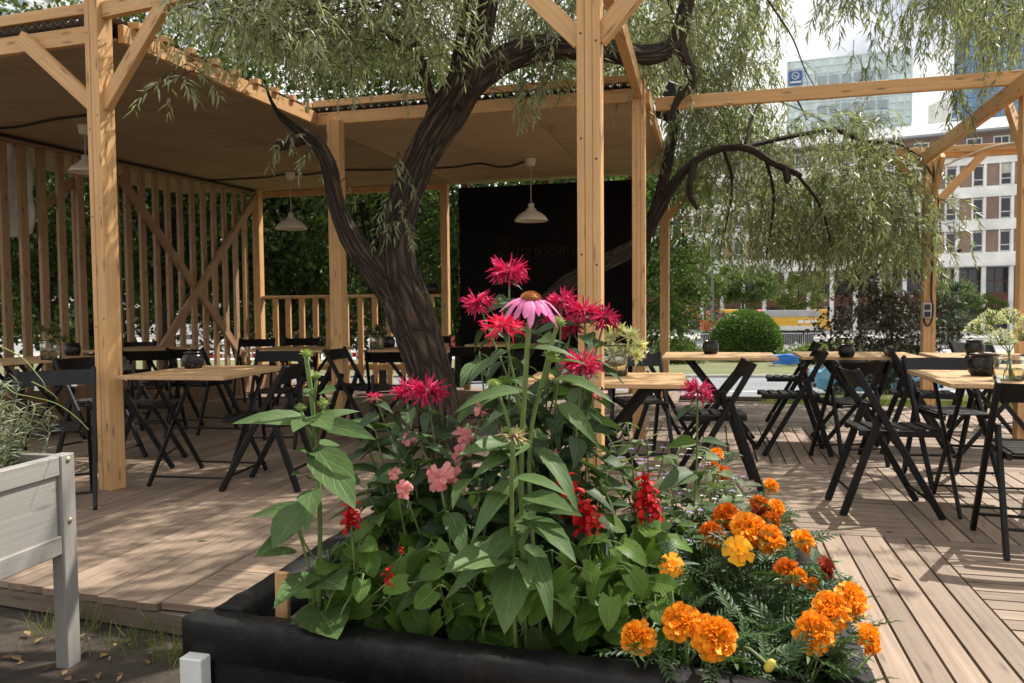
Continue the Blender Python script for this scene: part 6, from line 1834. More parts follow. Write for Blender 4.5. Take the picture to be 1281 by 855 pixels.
MARI = [marigold_mesh(s) for s in (1, 2, 3)]; MARI_S = marigold_mesh(7, False)
def calyx_mesh():
    m = MB(); m.lathe([(.07, -.75), (.16, -.55), (.22, -.2), (.24, .05), (.1, .08)], (0, 0, 0), 10); return m.mesh('calyx', smooth=True)
CALYX = calyx_mesh(); CALYX.materials.append(BUDG)
def salvia_mesh(seed, n=22):
    rg_ = random.Random(seed); g_ = Geo()
    for k in range(n):
        h = k / n; az = k * 2.4 + rg_.gauss(0, .3); L = .55 * (1 - .55 * h)
        d = dirv(az, .25 + .8 * h)
        for s in (0, 1):
            T = leaf_T(L, .24 * (1 - .4 * h), 'lance' if s else 'strap', fold=.9, droop=.25 + .4 * s, n=5, serr=0)
            g_.one(T, d, (rg_.gauss(0, .3), rg_.gauss(0, .3), 1 if s else -1), (0, 0, h * 1.5 - .6))
        g_.one(leaf_T(.3, .3, 'fan', .3, .9, 4, 0), d + np.array([0, 0, -.5]), (0, 0, 1), np.array([0, 0, h * 1.5 - .6]) + d * L * .85)
    return gmesh(g_, 'florets')
SALV = [salvia_mesh(s) for s in (1, 2)]; SALV_S = salvia_mesh(5, 9)
def pink_mesh(seed):
    rg_ = random.Random(seed); g_ = Geo()
    for k in range(20):
        az = 6.283 * k / 10 + rg_.gauss(0, .25)
        g_.one(leaf_T(rg_.uniform(.7, 1.0), .50, 'fan', rg_.uniform(-.2, .3), rg_.uniform(.4, 1.1), 6, .02, wave=.08), dirv(az, rg_.uniform(-.1, .5) + .55 * (k // 10)), (0, 0, 1), (0, 0, .06 * (k // 10)))
    return gmesh(g_, 'petals')
PINKM = pink_mesh(3)

def mats(meshes, mat, tag_=''):
    out = []
    for me in meshes:
        c = me.copy(); c.materials.clear(); c.materials.append(mat); out.append(c)
    return out
BALM_C = mats(BALM, C_BALM); BALM_R = mats(BALM, C_BALM2); BALM_SC = mats(BALM_S, C_BALM)
CONE_C = mats([CONEP], C_CONE)[0]; CONE_T = mats([BALM_S[0]], C_TAN)[0]
M_OR = mats(MARI, C_ORNG); M_DK = mats(MARI, C_ORDK); M_MA = mats(MARI, C_MAHO); M_YE = mats([MARI_S], C_YELO)[0]; M_OS = mats([MARI_S], C_ORNG)[0]
SALV_C = mats(SALV, C_SALV); SALV_SC = mats([SALV_S], C_SALV)[0]; PINK_C = mats([PINKM], C_PINK)[0]

def head(parent, name, me, p, axis, r, centre=None, spin=None):
    """flower head: a part of its plant, the centre a sub-part"""
    x = Vector(axis).normalized(); X_, Y_, Z_ = frame(x)
    Rm = Matrix((Y_, Z_, X_)).transposed().to_4x4()
    Mx = Matrix.Translation(Vector(p) - parent_world(parent)) @ Rm @ Matrix.Rotation(random.random() * 6.28 if spin is None else spin, 4, 'Z') @ Matrix.Scale(r, 4)
    o = link(name, me, None, parent, Mx)
    if centre is not None: link('centre' if centre is not CALYX else 'calyx', centre, None, o)
    return o

SOILZ = .07
def base_pt(px, Y): return Vector((X(px, Y), Y, SOILZ))
def stem_curve(b, top, bend=.06, n=8):
    mid = (Vector(b) + Vector(top)) / 2 + Vector((random.gauss(0, bend), random.gauss(0, bend), 0)); mid2 = Vector(b).lerp(Vector(top), .85); mid2.z += 0
    return [Vector(tuple(q)) for q in smooth_path([b, mid, Vector(top)], n)]
def leaves_on(geo, path, T, sizes, t0, t1, pairs, el=(-.25, .35), stag=1.57, petiole=0.0, stem=None, alt=False, jit=.35, face=.12):
    n = len(path) - 1; az = random.random() * 6.28
    for k in range(pairs):
        f_ = t0 + (t1 - t0) * (k / max(1, pairs - 1)); q = f_ * n; i = min(n - 1, int(q)); p = path[i].lerp(path[i + 1], q - i)
        s = sizes(f_) if callable(sizes) else sizes
        for sd in ((0,) if alt else (0, math.pi)):
            a = az + sd + random.gauss(0, jit); e = random.uniform(*el); d = dirv(a, e)
            pp = np.array(p)
            tipv = pp + d * s; 
            if min(touv(Vector(tipv))[1], touv(Vector(pp))[1]) < 2.17 and pp[2] < .34: continue
            if petiole:
                q2 = pp + d * petiole * s
                if stem is not None: stem.tube([p, Vector(q2)], [.0022, .0016], 4, cap=False)
                pp = q2
            geo.one(T[random.randrange(len(T))], d, (random.gauss(0, .35 + face * .3), random.gauss(0, .35 + face * .3) - face, 1), pp, s * random.uniform(.8, 1.15))
        az += stag if not alt else 2.4
def leaf_px(geo, T, a, b, up=(0, -.5, 1), wscale=1.0):
    """one particular leaf between two points"""
    a, b = Vector(a), Vector(b); d = b - a; L = d.length
    Tm = (T[0] * np.array([1, wscale, 1]), T[1], T[2])
    geo.one(Tm, d, up, a, L)

BT = [leaf_T(1, .50, 'ovate', .25, .35, 10, .05), leaf_T(1, .46, 'ovate', .2, .6, 10, .05), leaf_T(1, .54, 'ovate', .3, .2, 10, .05)]
HT = [leaf_T(1, .80, 'heart', .2, .30, 10, .03), leaf_T(1, .74, 'heart', .25, .5, 10, .03), leaf_T(1, .84, 'heart', .15, .15, 10, .03, wave=.02)]
CT = [leaf_T(1, .34, 'lance', .25, .30, 10, .03), leaf_T(1, .30, 'lance', .3, .55, 10, .03), leaf_T(1, .38, 'lance', .2, .15, 10, .03)]
DT = [leaf_T(1, .46, 'lance', .2, .4, 10, 0), leaf_T(1, .42, 'lance', .25, .65, 10, 0)]
CTs = CT[2]
cview = Vector((0, -1, .35))
# ---------------- bee balm, tall clump in the middle
def balm_plant(label, bx, Y, heads, leafL, pairs, t0=.22, el=(-.5, .3), extra=[]):
    """heads: (px, py, Y, r_px, tilt dx, bright)"""
    b = base_pt(bx, Y); t = thing('bee_balm', label, 'flower', b, group='bee balm plants in the flower bed'); sm_ = MB(); g_ = Geo()
    for (px, py, Yh, rp_, tx, br_) in heads + extra:
        top = at(px, py + rp_ * .25, Yh); bb = b + Vector((random.uniform(-.10, .10), random.uniform(-.06, .10), 0)); path = stem_curve(bb, top, .025)
        sm_.tube(path, [.0052 - .002 * i / len(path) for i in range(len(path))], 6)
        leaves_on(g_, path, BT, lambda f_: leafL * (.55 + .75 * math.sin(math.pi * min(1, f_ * .9 + .08))) , t0, .93, pairs, el, petiole=.06, stem=sm_)
        leaves_on(g_, path, BT, leafL * .42, .975, .99, 2, (-.3, .1))
        r = rp_ / F * Yh
        if rp_ == 0: continue
        ax = Vector((tx, -.42 + random.uniform(-.1, .1), 1))
        if r > .03: head(t, 'flower_head', random.choice(BALM_R if br_ else BALM_C), top, ax, r * .86, DOME_M)
        else: head(t, 'flower_bud', BALM_SC[0], top, (0, 0, 1), r * 1.4, None)
    sm_.build('stems', STEM, t, smooth=True); g_.build('leaves', G_BALM, t)
    return t
balm_plant('tall bee balm clump with many crimson shaggy heads in the middle of the bed', 672, 2.55,
           [(637, 334, 2.62, 31, 0, 0), (599, 373, 2.50, 25, -.3, 0), (629, 401, 2.36, 31, 0, 1), (704, 372, 2.62, 24, -.1, 0), (731, 384, 2.56, 27, .1, 0), (757, 392, 2.56, 26, .35, 0), (716, 404, 2.66, 22, 0, 0), (729, 450, 2.38, 31, .05, 0), (690, 398, 2.7, 15, 0, 0)],
           .135, 9, extra=[(600, 440, 2.7, 0, 0, 0), (655, 450, 2.75, 0, 0, 0), (700, 470, 2.7, 0, 0, 0), (745, 490, 2.65, 0, 0, 0), (620, 500, 2.75, 0, 0, 0), (672, 520, 2.6, 0, 0, 0)])
balm_plant('bee balm with two crimson heads in front of the leaning trunk', 545, 2.62,
           [(535, 484, 2.52, 31, .1, 0), (509, 483, 2.62, 23, -.3, 0), (470, 495, 2.55, 9, 0, 0)], .14, 7, el=(-.5, .25), extra=[(560, 520, 2.6, 0, 0, 0), (490, 530, 2.7, 0, 0, 0), (585, 530, 2.75, 0, 0, 0), (520, 540, 2.5, 0, 0, 0), (455, 545, 2.65, 0, 0, 0)])
balm_plant('single-headed bee balm leaning out at the rear right of the bed, before the jar table', 855, 2.72, [(873, 483, 2.55, 24, .1, 0)], .12, 5, .35)
# large leaves low in the bed around the clump, same plants' shade leaves
def leafy(name, label, cat, bx, Y, tops, T, mat, L, pairs, t0=.2, t1=1.0, el=(-.4, .5), pet=.25, stemmat=None, bend=.05, group=None, spread=.05, sizes=None, face=.12):
    b = base_pt(bx, Y); t = thing(name, label, cat, b, group=group); sm_ = MB(); g_ = Geo()
    for q in tops:
        top = at(*q); bb = b + Vector((random.uniform(-spread, spread), random.uniform(-spread, spread), 0)); path = stem_curve(bb, top, bend)
        sm_.tube(path, [.0045 - .002 * i / len(path) for i in range(len(path))], 6)
        leaves_on(g_, path, T, sizes or (lambda f_: L * (1.12 - .45 * f_)), t0, t1, pairs, el, petiole=pet, stem=sm_, face=face)
    return t, sm_, g_
def done(x, mat, sm=None):
    x[1].build('stems', sm or STEM, x[0], smooth=True); x[2].build('leaves', mat, x[0]); return x[0]
# ---------------- pink coneflower
b = base_pt(655, 2.3); t = thing('coneflower', 'pink coneflower with drooping petals, orange cone and green buds at the centre of the bed', 'flower', b, group='coneflowers in the flower bed'); sm_ = MB(); g_ = Geo()
top = at(664, 374, 2.12)
p1 = [Vector(tuple(q)) for q in smooth_path([b, at(652, 600, 2.25), at(657, 480, 2.16), top], 6)]; sm_.tube(p1, .0072, 8)
bp1 = at(698, 404, 2.2); p2 = [Vector(tuple(q)) for q in smooth_path([b + Vector((.05, .03, 0)), at(662, 580, 2.3), at(684, 455, 2.22), bp1], 6)]; sm_.tube(p2, .006, 8)
bp2 = at(689, 447, 2.15); sm_.tube([Vector(tuple(q)) for q in smooth_path([p2[10], at(682, 480, 2.2), bp2], 4)], .005, 8)
bp3 = at(618, 482, 2.2); p4 = [Vector(tuple(q)) for q in smooth_path([p1[5], at(636, 530, 2.22), bp3], 5)]; sm_.tube(p4, .005, 8)
fd_ = at(642, 548, 2.05); p5 = [Vector(tuple(q)) for q in smooth_path([b + Vector((-.03, -.04, 0)), at(640, 640, 2.15), fd_], 6)]; sm_.tube(p5, .0065, 8)
for path, n in ((p1, 5), (p2, 6), (p5, 7)): leaves_on(g_, path, CT, lambda f_: .24 - .12 * f_, .12, .80, n, (-.3, .5), alt=True, petiole=.05, stem=sm_)
for a_, b2_ in (((688, 478, 2.2), (752, 455, 2.05)), ((600, 452, 2.45), (572, 468, 2.3)), ((662, 555, 2.25), (600, 570, 2.05)), ((668, 560, 2.3), (732, 592, 2.1)), ((655, 560, 2.25), (590, 540, 2.05)), ((700, 505, 2.35), (742, 530, 2.2)), ((645, 700, 2.2), (630, 780, 1.95)), ((650, 660, 2.2), (570, 715, 2.0)), ((656, 648, 2.2), (722, 672, 2.0)), ((648, 600, 2.2), (586, 640, 2.05)), ((655, 620, 2.2), (716, 628, 2.05)), ((640, 690, 2.2), (560, 700, 1.98)), ((660, 680, 2.2), (700, 735, 1.98))):
    leaf_px(g_, random.choice(CT), at(*a_), at(*b2_), (random.gauss(0, .25), -.55, 1), random.uniform(.75, 1.1))
sm_.build('stems', STEM, t, smooth=True); g_.build('leaves', G_CONE, t)
head(t, 'flower_head', CONE_C, top, (.05, -.10, 1), 36 / F * 2.12, CONED)
for q, r_ in ((bp1, 13), (bp2, 14), (bp3, 12)): head(t, 'flower_bud', BUD, q, (random.gauss(0, .2), -.3, 1), r_ / F * 2.2 * .95)
head(t, 'faded_flower', CONE_T, fd_, (0, -.2, 1), 21 / F * 2.05, DOME_M)
# ---------------- tall budding coneflower at the left corner
b = base_pt(392, 2.45); t = thing('coneflower', 'tall budding coneflower with long serrated leaves at the left corner of the bed', 'flower', b, group='coneflowers in the flower bed'); sm_ = MB(); g_ = Geo()
def AP(*l): return [at(*q) for q in l]
p1 = [Vector(tuple(q)) for q in smooth_path([b] + AP((400, 720, 2.45), (400, 640, 2.42), (395, 560, 2.4), (390, 500, 2.38), (383, 446, 2.36)), 5)]; sm_.tube(p1, .0075, 8)
for q1, q2 in (((396, 540, 2.4), (404, 516, 2.35)), ((392, 510, 2.4), (396, 473, 2.34)), ((394, 560, 2.4), (376, 513, 2.33)), ((396, 545, 2.4), (407, 505, 2.36))): sm_.tube(AP(q1, q2), .0045, 6)
CL = [((393, 531, 2.38), (299, 507, 2.25), 1.15), ((396, 528, 2.4), (448, 502, 2.45), 1.1), ((402, 530, 2.4), (466, 541, 2.28), 1.0), ((396, 560, 2.4), (442, 622, 2.15), 1.25), ((394, 522, 2.4), (366, 528, 2.2), 1.3), ((392, 520, 2.38), (410, 526, 2.2), 1.5), ((402, 560, 2.4), (428, 545, 2.5), 1.9),
      ((385, 628, 2.42), (338, 676, 2.22), 1.9), ((388, 634, 2.45), (311, 640, 2.4), .9), ((392, 612, 2.42), (378, 640, 2.2), 1.3), ((372, 690, 2.4), (322, 690, 2.3), 1.0), ((394, 716, 2.4), (343, 745, 2.15), 1.1), ((370, 662, 2.42), (322, 686, 2.2), .7), ((398, 726, 2.42), (424, 722, 2.2), 1.7),
      ((398, 765, 2.4), (418, 782, 2.15), 1.9), ((402, 490, 2.38), (417, 484, 2.3), 1.5), ((392, 486, 2.38), (379, 492, 2.3), 1.3), ((396, 575, 2.4), (376, 556, 2.3), 1.6), ((386, 600, 2.4), (372, 580, 2.3), 1.4), ((400, 760, 2.4), (365, 775, 2.3), 1.3)]
for a_, b2_, ws in CL: leaf_px(g_, random.choice(CT[:1] + CT[2:]), at(*a_), at(*b2_), (random.gauss(0, .2), -.75, 1), ws * .8)
sm_.tube(AP((394, 700, 2.42), (381, 680, 2.42), (372, 655, 2.42)), .0035, 6); sm_.tube([b, *AP((388, 715, 2.42), (378, 680, 2.42), (368, 650, 2.42))], .004, 6)
sm_.build('stems', STEM, t, smooth=True); g_.build('leaves', G_CONE, t)
for q, r_ in (((383, 444, 2.36), 10), ((397, 471, 2.34), 9), ((376, 511, 2.33), 9), ((405, 506, 2.35), 11)): head(t, 'flower_bud', BUD, at(*q), (random.gauss(0, .2), -.2, 1), r_ / F * 2.36)
# ---------------- dark broad-leaved plants filling the middle
FG = 'leafy filler plants in the flower bed'
x = leafy('leafy_plant', 'clump of dark broad upright leaves left of the bee balm, with pink blooms behind', 'plant', 490, 2.6, [(470, 540, 2.6), (500, 560, 2.7), (520, 590, 2.5), (455, 610, 2.5)], DT, G_DARK, .24, 4, .25, 1, (.0, .8), .1, group=FG); done(x, G_DARK)
x = leafy('leafy_plant', 'dark leaves under the tall bee balm at its left foot', 'plant', 590, 2.5, [(570, 580, 2.5), (600, 600, 2.4), (560, 640, 2.35), (615, 560, 2.6), (545, 690, 2.2)], DT, G_DARK, .22, 4, .2, 1, (-.3, .6), .1, group=FG); done(x, G_DARK)
x = leafy('leafy_plant', 'dark leaves under the tall bee balm at its right foot', 'plant', 720, 2.6, [(735, 560, 2.6), (760, 590, 2.6), (700, 620, 2.4), (745, 520, 2.7), (690, 560, 2.6)], BT, G_BALM, .17, 5, .2, 1, (-.4, .5), .1, group=FG); done(x, G_BALM)
# ---------------- red salvias
def salvia(label, bx, Y, tops, L, pairs, heads, el=(-.85, .15)):
    tops = [(q[0], q[1] - 12, q[2] + .10) for q in tops]; x = leafy('red_salvia', label, 'flower', bx, Y + .12, tops, HT, G_SALV, L, pairs, .28, 1.0, el, .35, group='red salvias in the flower bed', spread=.09, face=.75)
    for (px, py, Yh, hp_, small) in heads:
        p = at(px, py, Yh); s = hp_ / 2 / F * Yh
        # each spike on a stem of its own
        path = stem_curve(Vector(x[0].location) + Vector((random.uniform(-.05, .05), random.uniform(-.05, .05), 0)), p - Z * s * .5, .03)
        x[1].tube(path, .0032, 6)
        head(x[0], 'flower_spike', SALV_SC if small else random.choice(SALV_C), p, (random.gauss(0, .2), random.gauss(0, .15) - .1, 1), s * 1.15)
    return done(x, G_SALV)
salvia('low red salvia with bright green heart leaves at the front left of the bed', 452, 2.42, [(430, 690, 2.35), (470, 660, 2.35), (515, 640, 2.4), (500, 700, 2.25), (540, 690, 2.25), (455, 730, 2.2), (425, 735, 2.3), (530, 640, 2.45), (450, 690, 2.3), (485, 640, 2.5), (410, 700, 2.45), (520, 740, 2.15), (480, 760, 2.1), (555, 660, 2.4)], .115, 5, [(439, 648, 2.35, 40, 0), (485, 722, 2.22, 26, 1), (503, 690, 2.3, 12, 1)])
salvia('red salvia with two ragged scarlet spikes right of the coneflower', 735, 2.35, [(715, 690, 2.3), (745, 660, 2.35), (700, 740, 2.15), (760, 720, 2.15), (730, 760, 2.1), (770, 690, 2.2), (690, 700, 2.2), (720, 720, 2.1), (690, 760, 2.05)], .12, 5, [(716, 626, 2.4, 58, 0), (733, 650, 2.35, 44, 0), (748, 655, 2.3, 26, 1)])
salvia('red salvia with one bright spike and big heart leaves beside the marigolds', 800, 2.35, [(790, 680, 2.25), (815, 670, 2.3), (780, 720, 2.1), (810, 740, 2.1), (830, 690, 2.3), (765, 750, 2.05), (760, 690, 2.2), (800, 770, 2.05), (840, 660, 2.4)], .12, 5, [(808, 622, 2.4, 52, 0), (818, 640, 2.38, 34, 0), (802, 650, 2.4, 22, 1)])
x = leafy('leafy_plant', 'bright heart-leaved plant at the front middle rim of the bed', 'plant', 600, 2.4, [(q[0], q[1] - 14, q[2] + .1) for q in [(550, 745, 2.1), (600, 720, 2.15), (640, 740, 2.1), (670, 745, 2.1), (580, 770, 2.05), (560, 720, 2.15), (610, 760, 2.05), (650, 700, 2.2), (590, 690, 2.2), (625, 690, 2.2)]], HT, G_SALV, .12, 4, .3, 1, (-.85, .2), .3, group=FG, face=.8); done(x, G_SALV)
# ---------------- grey-green mint with tiny violet and white florets, rear right
def mint(label, bx, Y, tops, L, mat, fl=(C_VIOL,), grp='mint-like plants in the flower bed', pairs=9):
    x = leafy('flowering_mint', label, 'plant', bx, Y, tops, BT + HT, mat, L, pairs, .15, 1, (-.4, .6), .2, group=grp, spread=.12)
    for fm, nm in fl:
        g2 = Geo()
        for q in tops:
            top = at(*q)
            for k in range(3):
                p = top + Vector((random.gauss(0, .05), random.gauss(0, .05), random.uniform(-.12, .03)))
                for j in range(5): g2.one(leaf_T(.014, .010, 'ovate', .2, .3, 3, 0), dirv(j * 1.257, .3), (0, 0, 1), p)
        tag(g2.build(nm, fm, x[0]), kind='stuff')
    return done(x, mat)
mint('grey-green mint with tiny violet flowers behind the red salvia, below the jar table', 790, 2.85, [(760, 545, 2.9), (785, 530, 2.9), (810, 550, 2.9), (775, 580, 2.75), (800, 590, 2.75), (830, 570, 2.85), (745, 590, 2.8), (765, 560, 2.8), (820, 600, 2.75)], .095, G_SAGE, ((C_VIOL, 'violet_florets'),))
mint('pale variegated mint mixed with white florets between the salvia and the rear marigolds', 870, 2.8, [(850, 560, 2.9), (880, 570, 2.95), (900, 590, 2.9), (860, 600, 2.75), (885, 610, 2.75), (910, 620, 2.8), (840, 610, 2.7), (870, 635, 2.6), (845, 640, 2.55), (920, 600, 2.9)], .085, G_SAGE, ((C_WHIT, 'white_florets'), (C_VIOL, 'violet_florets')))
mint('low green mint around the foot of the single-headed bee balm', 840, 2.75, [(830, 630, 2.6), (850, 655, 2.5), (800, 620, 2.7), (870, 660, 2.5), (880, 640, 2.6)], .07, G_CONE, ((C_VIOL, 'violet_florets'),))
# ---------------- pink blooms behind
b = base_pt(548, 2.55); t = thing('pink_flower', 'salmon pink blooms half hidden between the bee balms', 'flower', b); sm_ = MB(); g_ = Geo()
for px, py, Yh, r_, ax in ((580, 545, 2.75, 12, (.2, -.6, .6)), (550, 598, 2.6, 18, (-.2, -.9, .2)), (568, 596, 2.62, 13, (.4, -.7, .3)), (512, 548, 2.75, 10, (-.3, -.6, .7)), (577, 568, 2.7, 13, (.3, -.9, .3)), (493, 592, 2.6, 9, (-.5, -.5, .6)), (505, 612, 2.55, 11, (-.3, -.9, .2)), (603, 512, 2.8, 10, (.2, -.6, .7)), (748, 492, 2.75, 9, (.1, -.8, .6)), (692, 570, 2.7, 9, (.1, -.8, .6))):
    Yh -= .17; p = at(px, py, Yh); path = stem_curve(b, p, .03); sm_.tube(path, .0035, 6); leaves_on(g_, path, DT, .12, .2, .7, 3, (-.2, .6))
    head(t, 'flower_head', PINK_C, p, ax, r_ / F * Yh * 1.0)
sm_.build('stems', STEM, t, smooth=True); g_.build('leaves', G_DARK, t)
# wispy thin-stemmed fillers
m = MB()
# ---------------- marigolds
def fern_T():
    g_ = Geo()
    Tl = leaf_T(.30, .085, 'lance', .35, .25, 4, .06)
    for k in range(6):
        x_ = .18 + .13 * k
        for s in (-1, 1): g_.one(scaled(Tl, 1.1 - .55 * abs(k / 5 - .35)), (math.cos(.75), s * math.sin(.75), .05), (0, 0, 1), (x_, 0, -.30 * x_ ** 2))
    g_.one(scaled(Tl, .9), (1, 0, -.45), (0, 0, 1), (.93, 0, -.26))
    rv = leaf_T(1.0, .018, 'strap', 0, .30, 6, 0); g_.put(rv, np.eye(3)[None], np.zeros((1, 3)))
    return np.concatenate(g_.V), np.concatenate(g_.Fq), np.concatenate(g_.Uv).reshape(-1, 4, 2)
FT = [fern_T()]
def marigold(label, bx, Y, heads, nleaf, spread, L=.115, centre=None, zr=(.06, .28)):
    b = base_pt(bx, Y); t = thing('marigold', label, 'flower', b, group='orange marigolds in the flower bed'); sm_ = MB(); g_ = Geo()
    for (px, py, Yh, rp_, kind, ax) in heads:
        p = at(px, py, Yh); r = rp_ / F * Yh; axv = Vector(ax).normalized()
        bb = b + Vector((random.uniform(-.05, .05), random.uniform(-.05, .05), 0))
        path = [Vector(tuple(q)) for q in smooth_path([bb, (bb + p) / 2 + Vector((0, 0, .03)), p - axv * r * 1.2, p - axv * r * .6], 5)]
        sm_.tube(path, [.0042] * len(path), 6)
        leaves_on(g_, path, FT, L, .1, .85, 7, (-.3, .7), petiole=.05, stem=sm_)
        me = {'o': random.choice(M_OR), 'd': random.choice(M_DK), 'm': random.choice(M_MA), 'y': M_YE, 's': M_OS}[kind]
        head(t, 'flower_head', me, p - axv * r * .15, axv, r, CALYX)
    for k in range(nleaf):
        a = random.random() * 6.28; rr = spread * math.sqrt(random.random()); p = Vector((b.x + rr * math.cos(a), b.y + rr * math.sin(a) * .8, random.uniform(*zr)))
        if p.z > .1 and k % 2: sm_.tube([Vector((b.x + rr * .5 * math.cos(a), b.y + rr * .4 * math.sin(a), SOILZ)), p], .0025, 4)
        if touv(p)[0] > bu1 - .02: continue
        g_.one(FT[0], dirv(a + random.gauss(0, .8), random.uniform(-.1, .9)), (random.gauss(0, .4), random.gauss(0, .4), 1), p, L * random.uniform(.8, 1.3))
    sm_.build('stems', STEM, t, smooth=True); g_.build('leaves', G_FERN, t)
    return t
fr = (0, -.75, .75)
marigold('marigold with a pair of big orange heads at the front rim of the bed', 865, 2.12, [(797, 797, 2.02, 23, 'o', (-.3, -.75, .6)), (852, 777, 2.0, 26, 'o', (-.2, -.7, .7)), (895, 798, 1.96, 30, 'o', (.1, -.9, .5)), (840, 706, 2.2, 17, 's', (-.1, -.8, .7)), (880, 780, 2.1, 16, 'd', (.4, -.3, .8))], 50, .24)
marigold('marigold with four big orange heads hanging over the right rim of the bed', 985, 2.12, [(1020, 791, 1.97, 27, 'o', (-.05, -.85, .5)), (1041, 763, 2.02, 27, 'o', (.1, -.7, .75)), (1068, 750, 2.05, 24, 'o', (.6, -.6, .5)), (1089, 800, 1.95, 21, 'o', (.7, -.6, .2))], 60, .26)
marigold('marigold with a dark mahogany head and orange heads at the right rim', 985, 2.38, [(1008, 677, 2.42, 17, 'o', (.6, -.5, .5)), (1035, 712, 2.25, 16, 'm', (.8, -.4, .2)), (984, 712, 2.3, 16, 'd', (-.2, -.8, .6)), (1000, 722, 2.26, 12, 'o', (.2, -.9, .4)), (1018, 732, 2.24, 10, 'o', (.4, -.9, .2))], 46, .18)
marigold('marigold with a flat yellow-orange single bloom below a cluster of full heads', 925, 2.5, [(924, 689, 2.35, 20, 'y', (-.05, -.95, .4)), (890, 667, 2.5, 17, 'd', (-.3, -.7, .6)), (909, 645, 2.58, 19, 'd', (-.1, -.6, .8)), (937, 661, 2.45, 25, 'o', (.1, -.7, .75)), (966, 675, 2.42, 21, 'o', (.4, -.7, .5)), (868, 660, 2.6, 10, 'm', (-.3, -.8, .4))], 50, .22)
marigold('marigold with small rust and mahogany heads at the rear right rim', 945, 2.82, [(951, 630, 2.75, 13, 'd', (0, -.7, .7)), (973, 635, 2.72, 12, 'o', (.5, -.6, .5)), (966, 608, 2.85, 11, 'o', (.5, -.6, .5)), (950, 645, 2.7, 12, 'm', (-.2, -.8, .5)), (966, 652, 2.68, 14, 'd', (.3, -.8, .4))], 30, .14, .09)
marigold('small marigold with two orange heads at the far rear corner of the bed', 895, 3.1, [(905, 591, 3.02, 11, 'd', (.1, -.6, .8)), (897, 567, 3.1, 9, 'o', (0, -.6, .8)), (893, 585, 3.05, 9, 'd', (-.3, -.7, .6))], 14, .12, .08)
x = at(963, 833, 1.9); t = thing('marigold', 'marigold foliage with one closed yellow bud at the very front of the bed', 'flower', base_pt(940, 2.1), group='orange marigolds in the flower bed'); sm_ = MB(); g_ = Geo()
path = [Vector(tuple(q)) for q in smooth_path([t.location, at(930, 812, 1.98), x], 6)]; sm_.tube(path, .004, 6)
for k in range(46):
    a = random.random() * 6.28; p = Vector(t.location) + Vector((random.gauss(.02, .14), random.gauss(-.03, .08), random.uniform(.05, .2))); g_.one(FT[0], dirv(a, random.uniform(-.2, .8)), (random.gauss(0, .4), random.gauss(0, .4), 1), p, .115)
sm_.build('stems', STEM, t, smooth=True); g_.build('leaves', G_FERN, t)
m = MB(); m.lathe([(.004, -.018), (.011, -.01), (.012, .006), (.008, .016), (.004, .018)], x, 12, Vector((.4, -.2, .8))); m.build('flower_bud', mat_paint('bud_yellow', (.42, .36, .05), .5, .2, 20, bump=0), t, smooth=True)

# ================================================================== grey herb planter at the left
Lc = onz(86, 832, GZ); Lc = Vector((Lc.x, Lc.y, 0))
pd = Vector((-.93, -.36, 0)).normalized()          # front panel runs out of the frame to the left and nearer
pn = Vector((.36, -.93, 0)); pin = -pn
pd = (Vector((at(0, 600, 2.5).x, 2.5, 0)) - Lc).normalized(); pn = Vector((-pd.y, pd.x, 0)); pn = pn if pn.y < 0 else -pn; pin = -pn
hz = at(86, 568, Lc.y).z
hp_t = thing('herb_planter', 'grey-washed wooden planter on legs with two brass screws at the left edge', 'planter', (Lc.x, Lc.y, GZ))
def gb(name, a, b, w_, h_, up=Z): 
    m = MB(); m.beam(a, b, w_, h_, up); return m.build(name, M['grey_wood'], hp_t, bev=.003)
Wp, Dp = 1.1, .5
for s, dd in ((0, 0), (Wp, 0), (0, Dp), (Wp, Dp)):
    q = Lc + pd * s + pin * dd; gb('leg', Vector((q.x, q.y, GZ - .01)), Vector((q.x, q.y, hz)), .066, .05, pn)
zt_, zb_ = hz, at(86, 690, Lc.y).z
for dd, nm in ((0, 'front_panel'), (Dp, 'back_panel')):
    a = Lc + pd * .034 + pin * dd; b2 = Lc + pd * (Wp - .034) + pin * dd
    gb(nm, Vector((a.x, a.y, (zt_ + zb_) / 2)), Vector((b2.x, b2.y, (zt_ + zb_) / 2)), .018, zt_ - zb_ - .12)
    gb('rail', Vector((a.x, a.y, zt_ - .036)) - pn * .0, Vector((b2.x, b2.y, zt_ - .036)), .040, .068)
    gb('rail', Vector((a.x, a.y, zb_ + .034)), Vector((b2.x, b2.y, zb_ + .034)), .040, .066)
for s in (0, Wp):
    a = Lc + pd * s + pin * .027; b2 = Lc + pd * s + pin * (Dp - .027)
    gb('side_panel', Vector((a.x, a.y, (zt_ + zb_) / 2)), Vector((b2.x, b2.y, (zt_ + zb_) / 2)), .02, zt_ - zb_ - .004)
m = MB(); c = Lc + pd * Wp / 2 + pin * Dp / 2; m.beam(c - pd * (Wp / 2 - .04) + Z * (zt_ - .09), c + pd * (Wp / 2 - .04) + Z * (zt_ - .09), Dp - .05, .04); m.build('soil', M['soil'], hp_t)
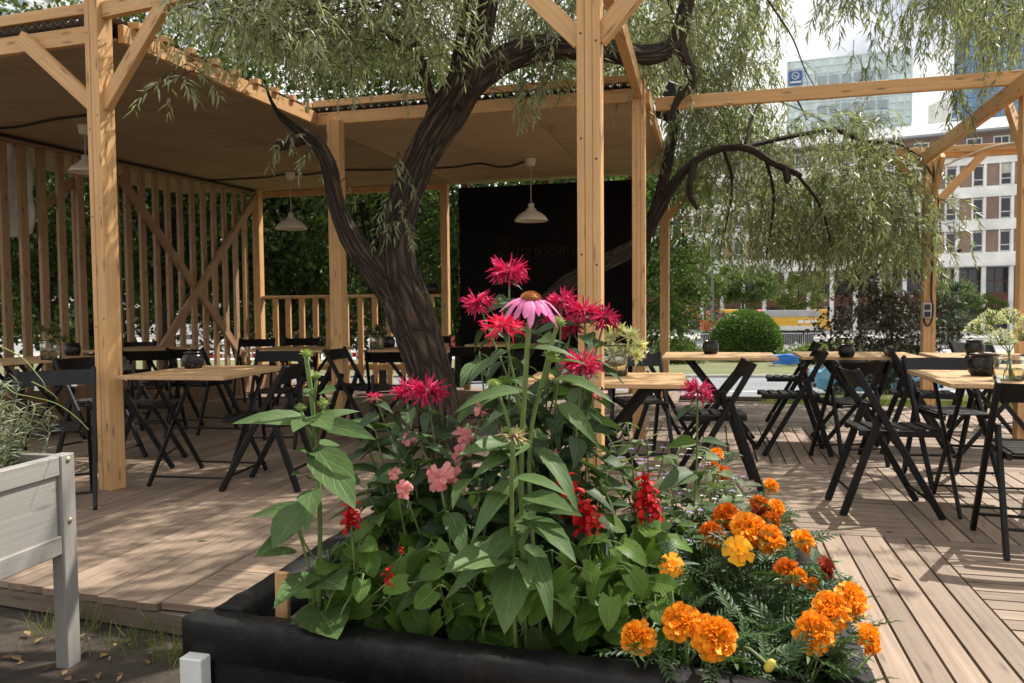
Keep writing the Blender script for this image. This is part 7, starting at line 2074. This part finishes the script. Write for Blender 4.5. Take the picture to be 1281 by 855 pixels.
for py in (575, 651):
    q = Lc + pn * .026; z_ = at(87, py, q.y).z; m = MB(); m.lathe([(.0, .006), (.006, .005), (.010, .002), (.010, -.002)], Vector((q.x, q.y, z_)), 12, pn); m.lathe([(.004, .0062), (.0, .0066)], Vector((q.x, q.y, z_)), 6, pn); m.build('screw', M['screw'], hp_t, smooth=False)
# woolly grey herb
hb = Lc + pd * .30 + pin * .30; hb.z = zt_ - .07
t = thing('grey_herb', 'bushy silver-grey curry herb growing in the grey planter', 'plant', hb); g_ = Geo(); sm_ = MB()
NT_ = leaf_T(.045, .0045, 'lance', .2, .3, 3, 0)
for k in range(230):
    a = random.random() * 6.28; rr = .30 * math.sqrt(random.random()); el = random.uniform(.5, 1.35)
    p0 = hb + pd * (.34 * (random.random() - .5) * 2) + pin * (.16 * (random.random() - .5) * 2)
    top = p0 + Vector((math.cos(a) * .12, math.sin(a) * .10, random.uniform(.12, .32)))
    path = stem_curve(p0, top, .015, 5); sm_.tube(path, .0016, 4, cap=False)
    for q in path[1:]:
        for j in range(5):
            g_.one(NT_, dirv(random.random() * 6.28, random.uniform(-.1, 1.0)), (random.gauss(0, .5), random.gauss(0, .5), 1), q, random.uniform(.8, 1.4))
sm_.build('stems', mat_paint('herb_stem', (.20, .21, .13), .7, .2, 10, bump=0), t); g_.build('leaves', G_HERB, t)
t = thing('long_grass', 'two long thin grass blades arching out of the herb planter', 'plant', hb); m = MB()
for pts in ([(-10, 500, 2.9), (0, 480, 2.9), (18, 492, 2.9), (40, 497, 2.85), (70, 505, 2.8), (95, 522, 2.75), (111, 538, 2.7)], [(-10, 430, 2.9), (10, 438, 2.9), (30, 450, 2.88), (46, 468, 2.86), (55, 480, 2.85), (58, 492, 2.85)], [(40, 478, 2.95), (56, 486, 2.92), (68, 495, 2.9), (73, 502, 2.9)]):
    path = [Vector(tuple(q)) for q in smooth_path([hb] + [at(*q) for q in pts[1:]] if False else [at(*q) for q in pts], 5)]
    m.tube(path, [.0032 - .0022 * i / (len(path) - 1) for i in range(len(path))], 4)
m.tube([hb, at(-10, 500, 2.9)], .003, 4); m.tube([hb, at(-10, 430, 2.9)], .003, 4)
m.build('blades', mat_paint('blade_green', (.16, .20, .05), .5, .2, 6, bump=0), t, smooth=True)
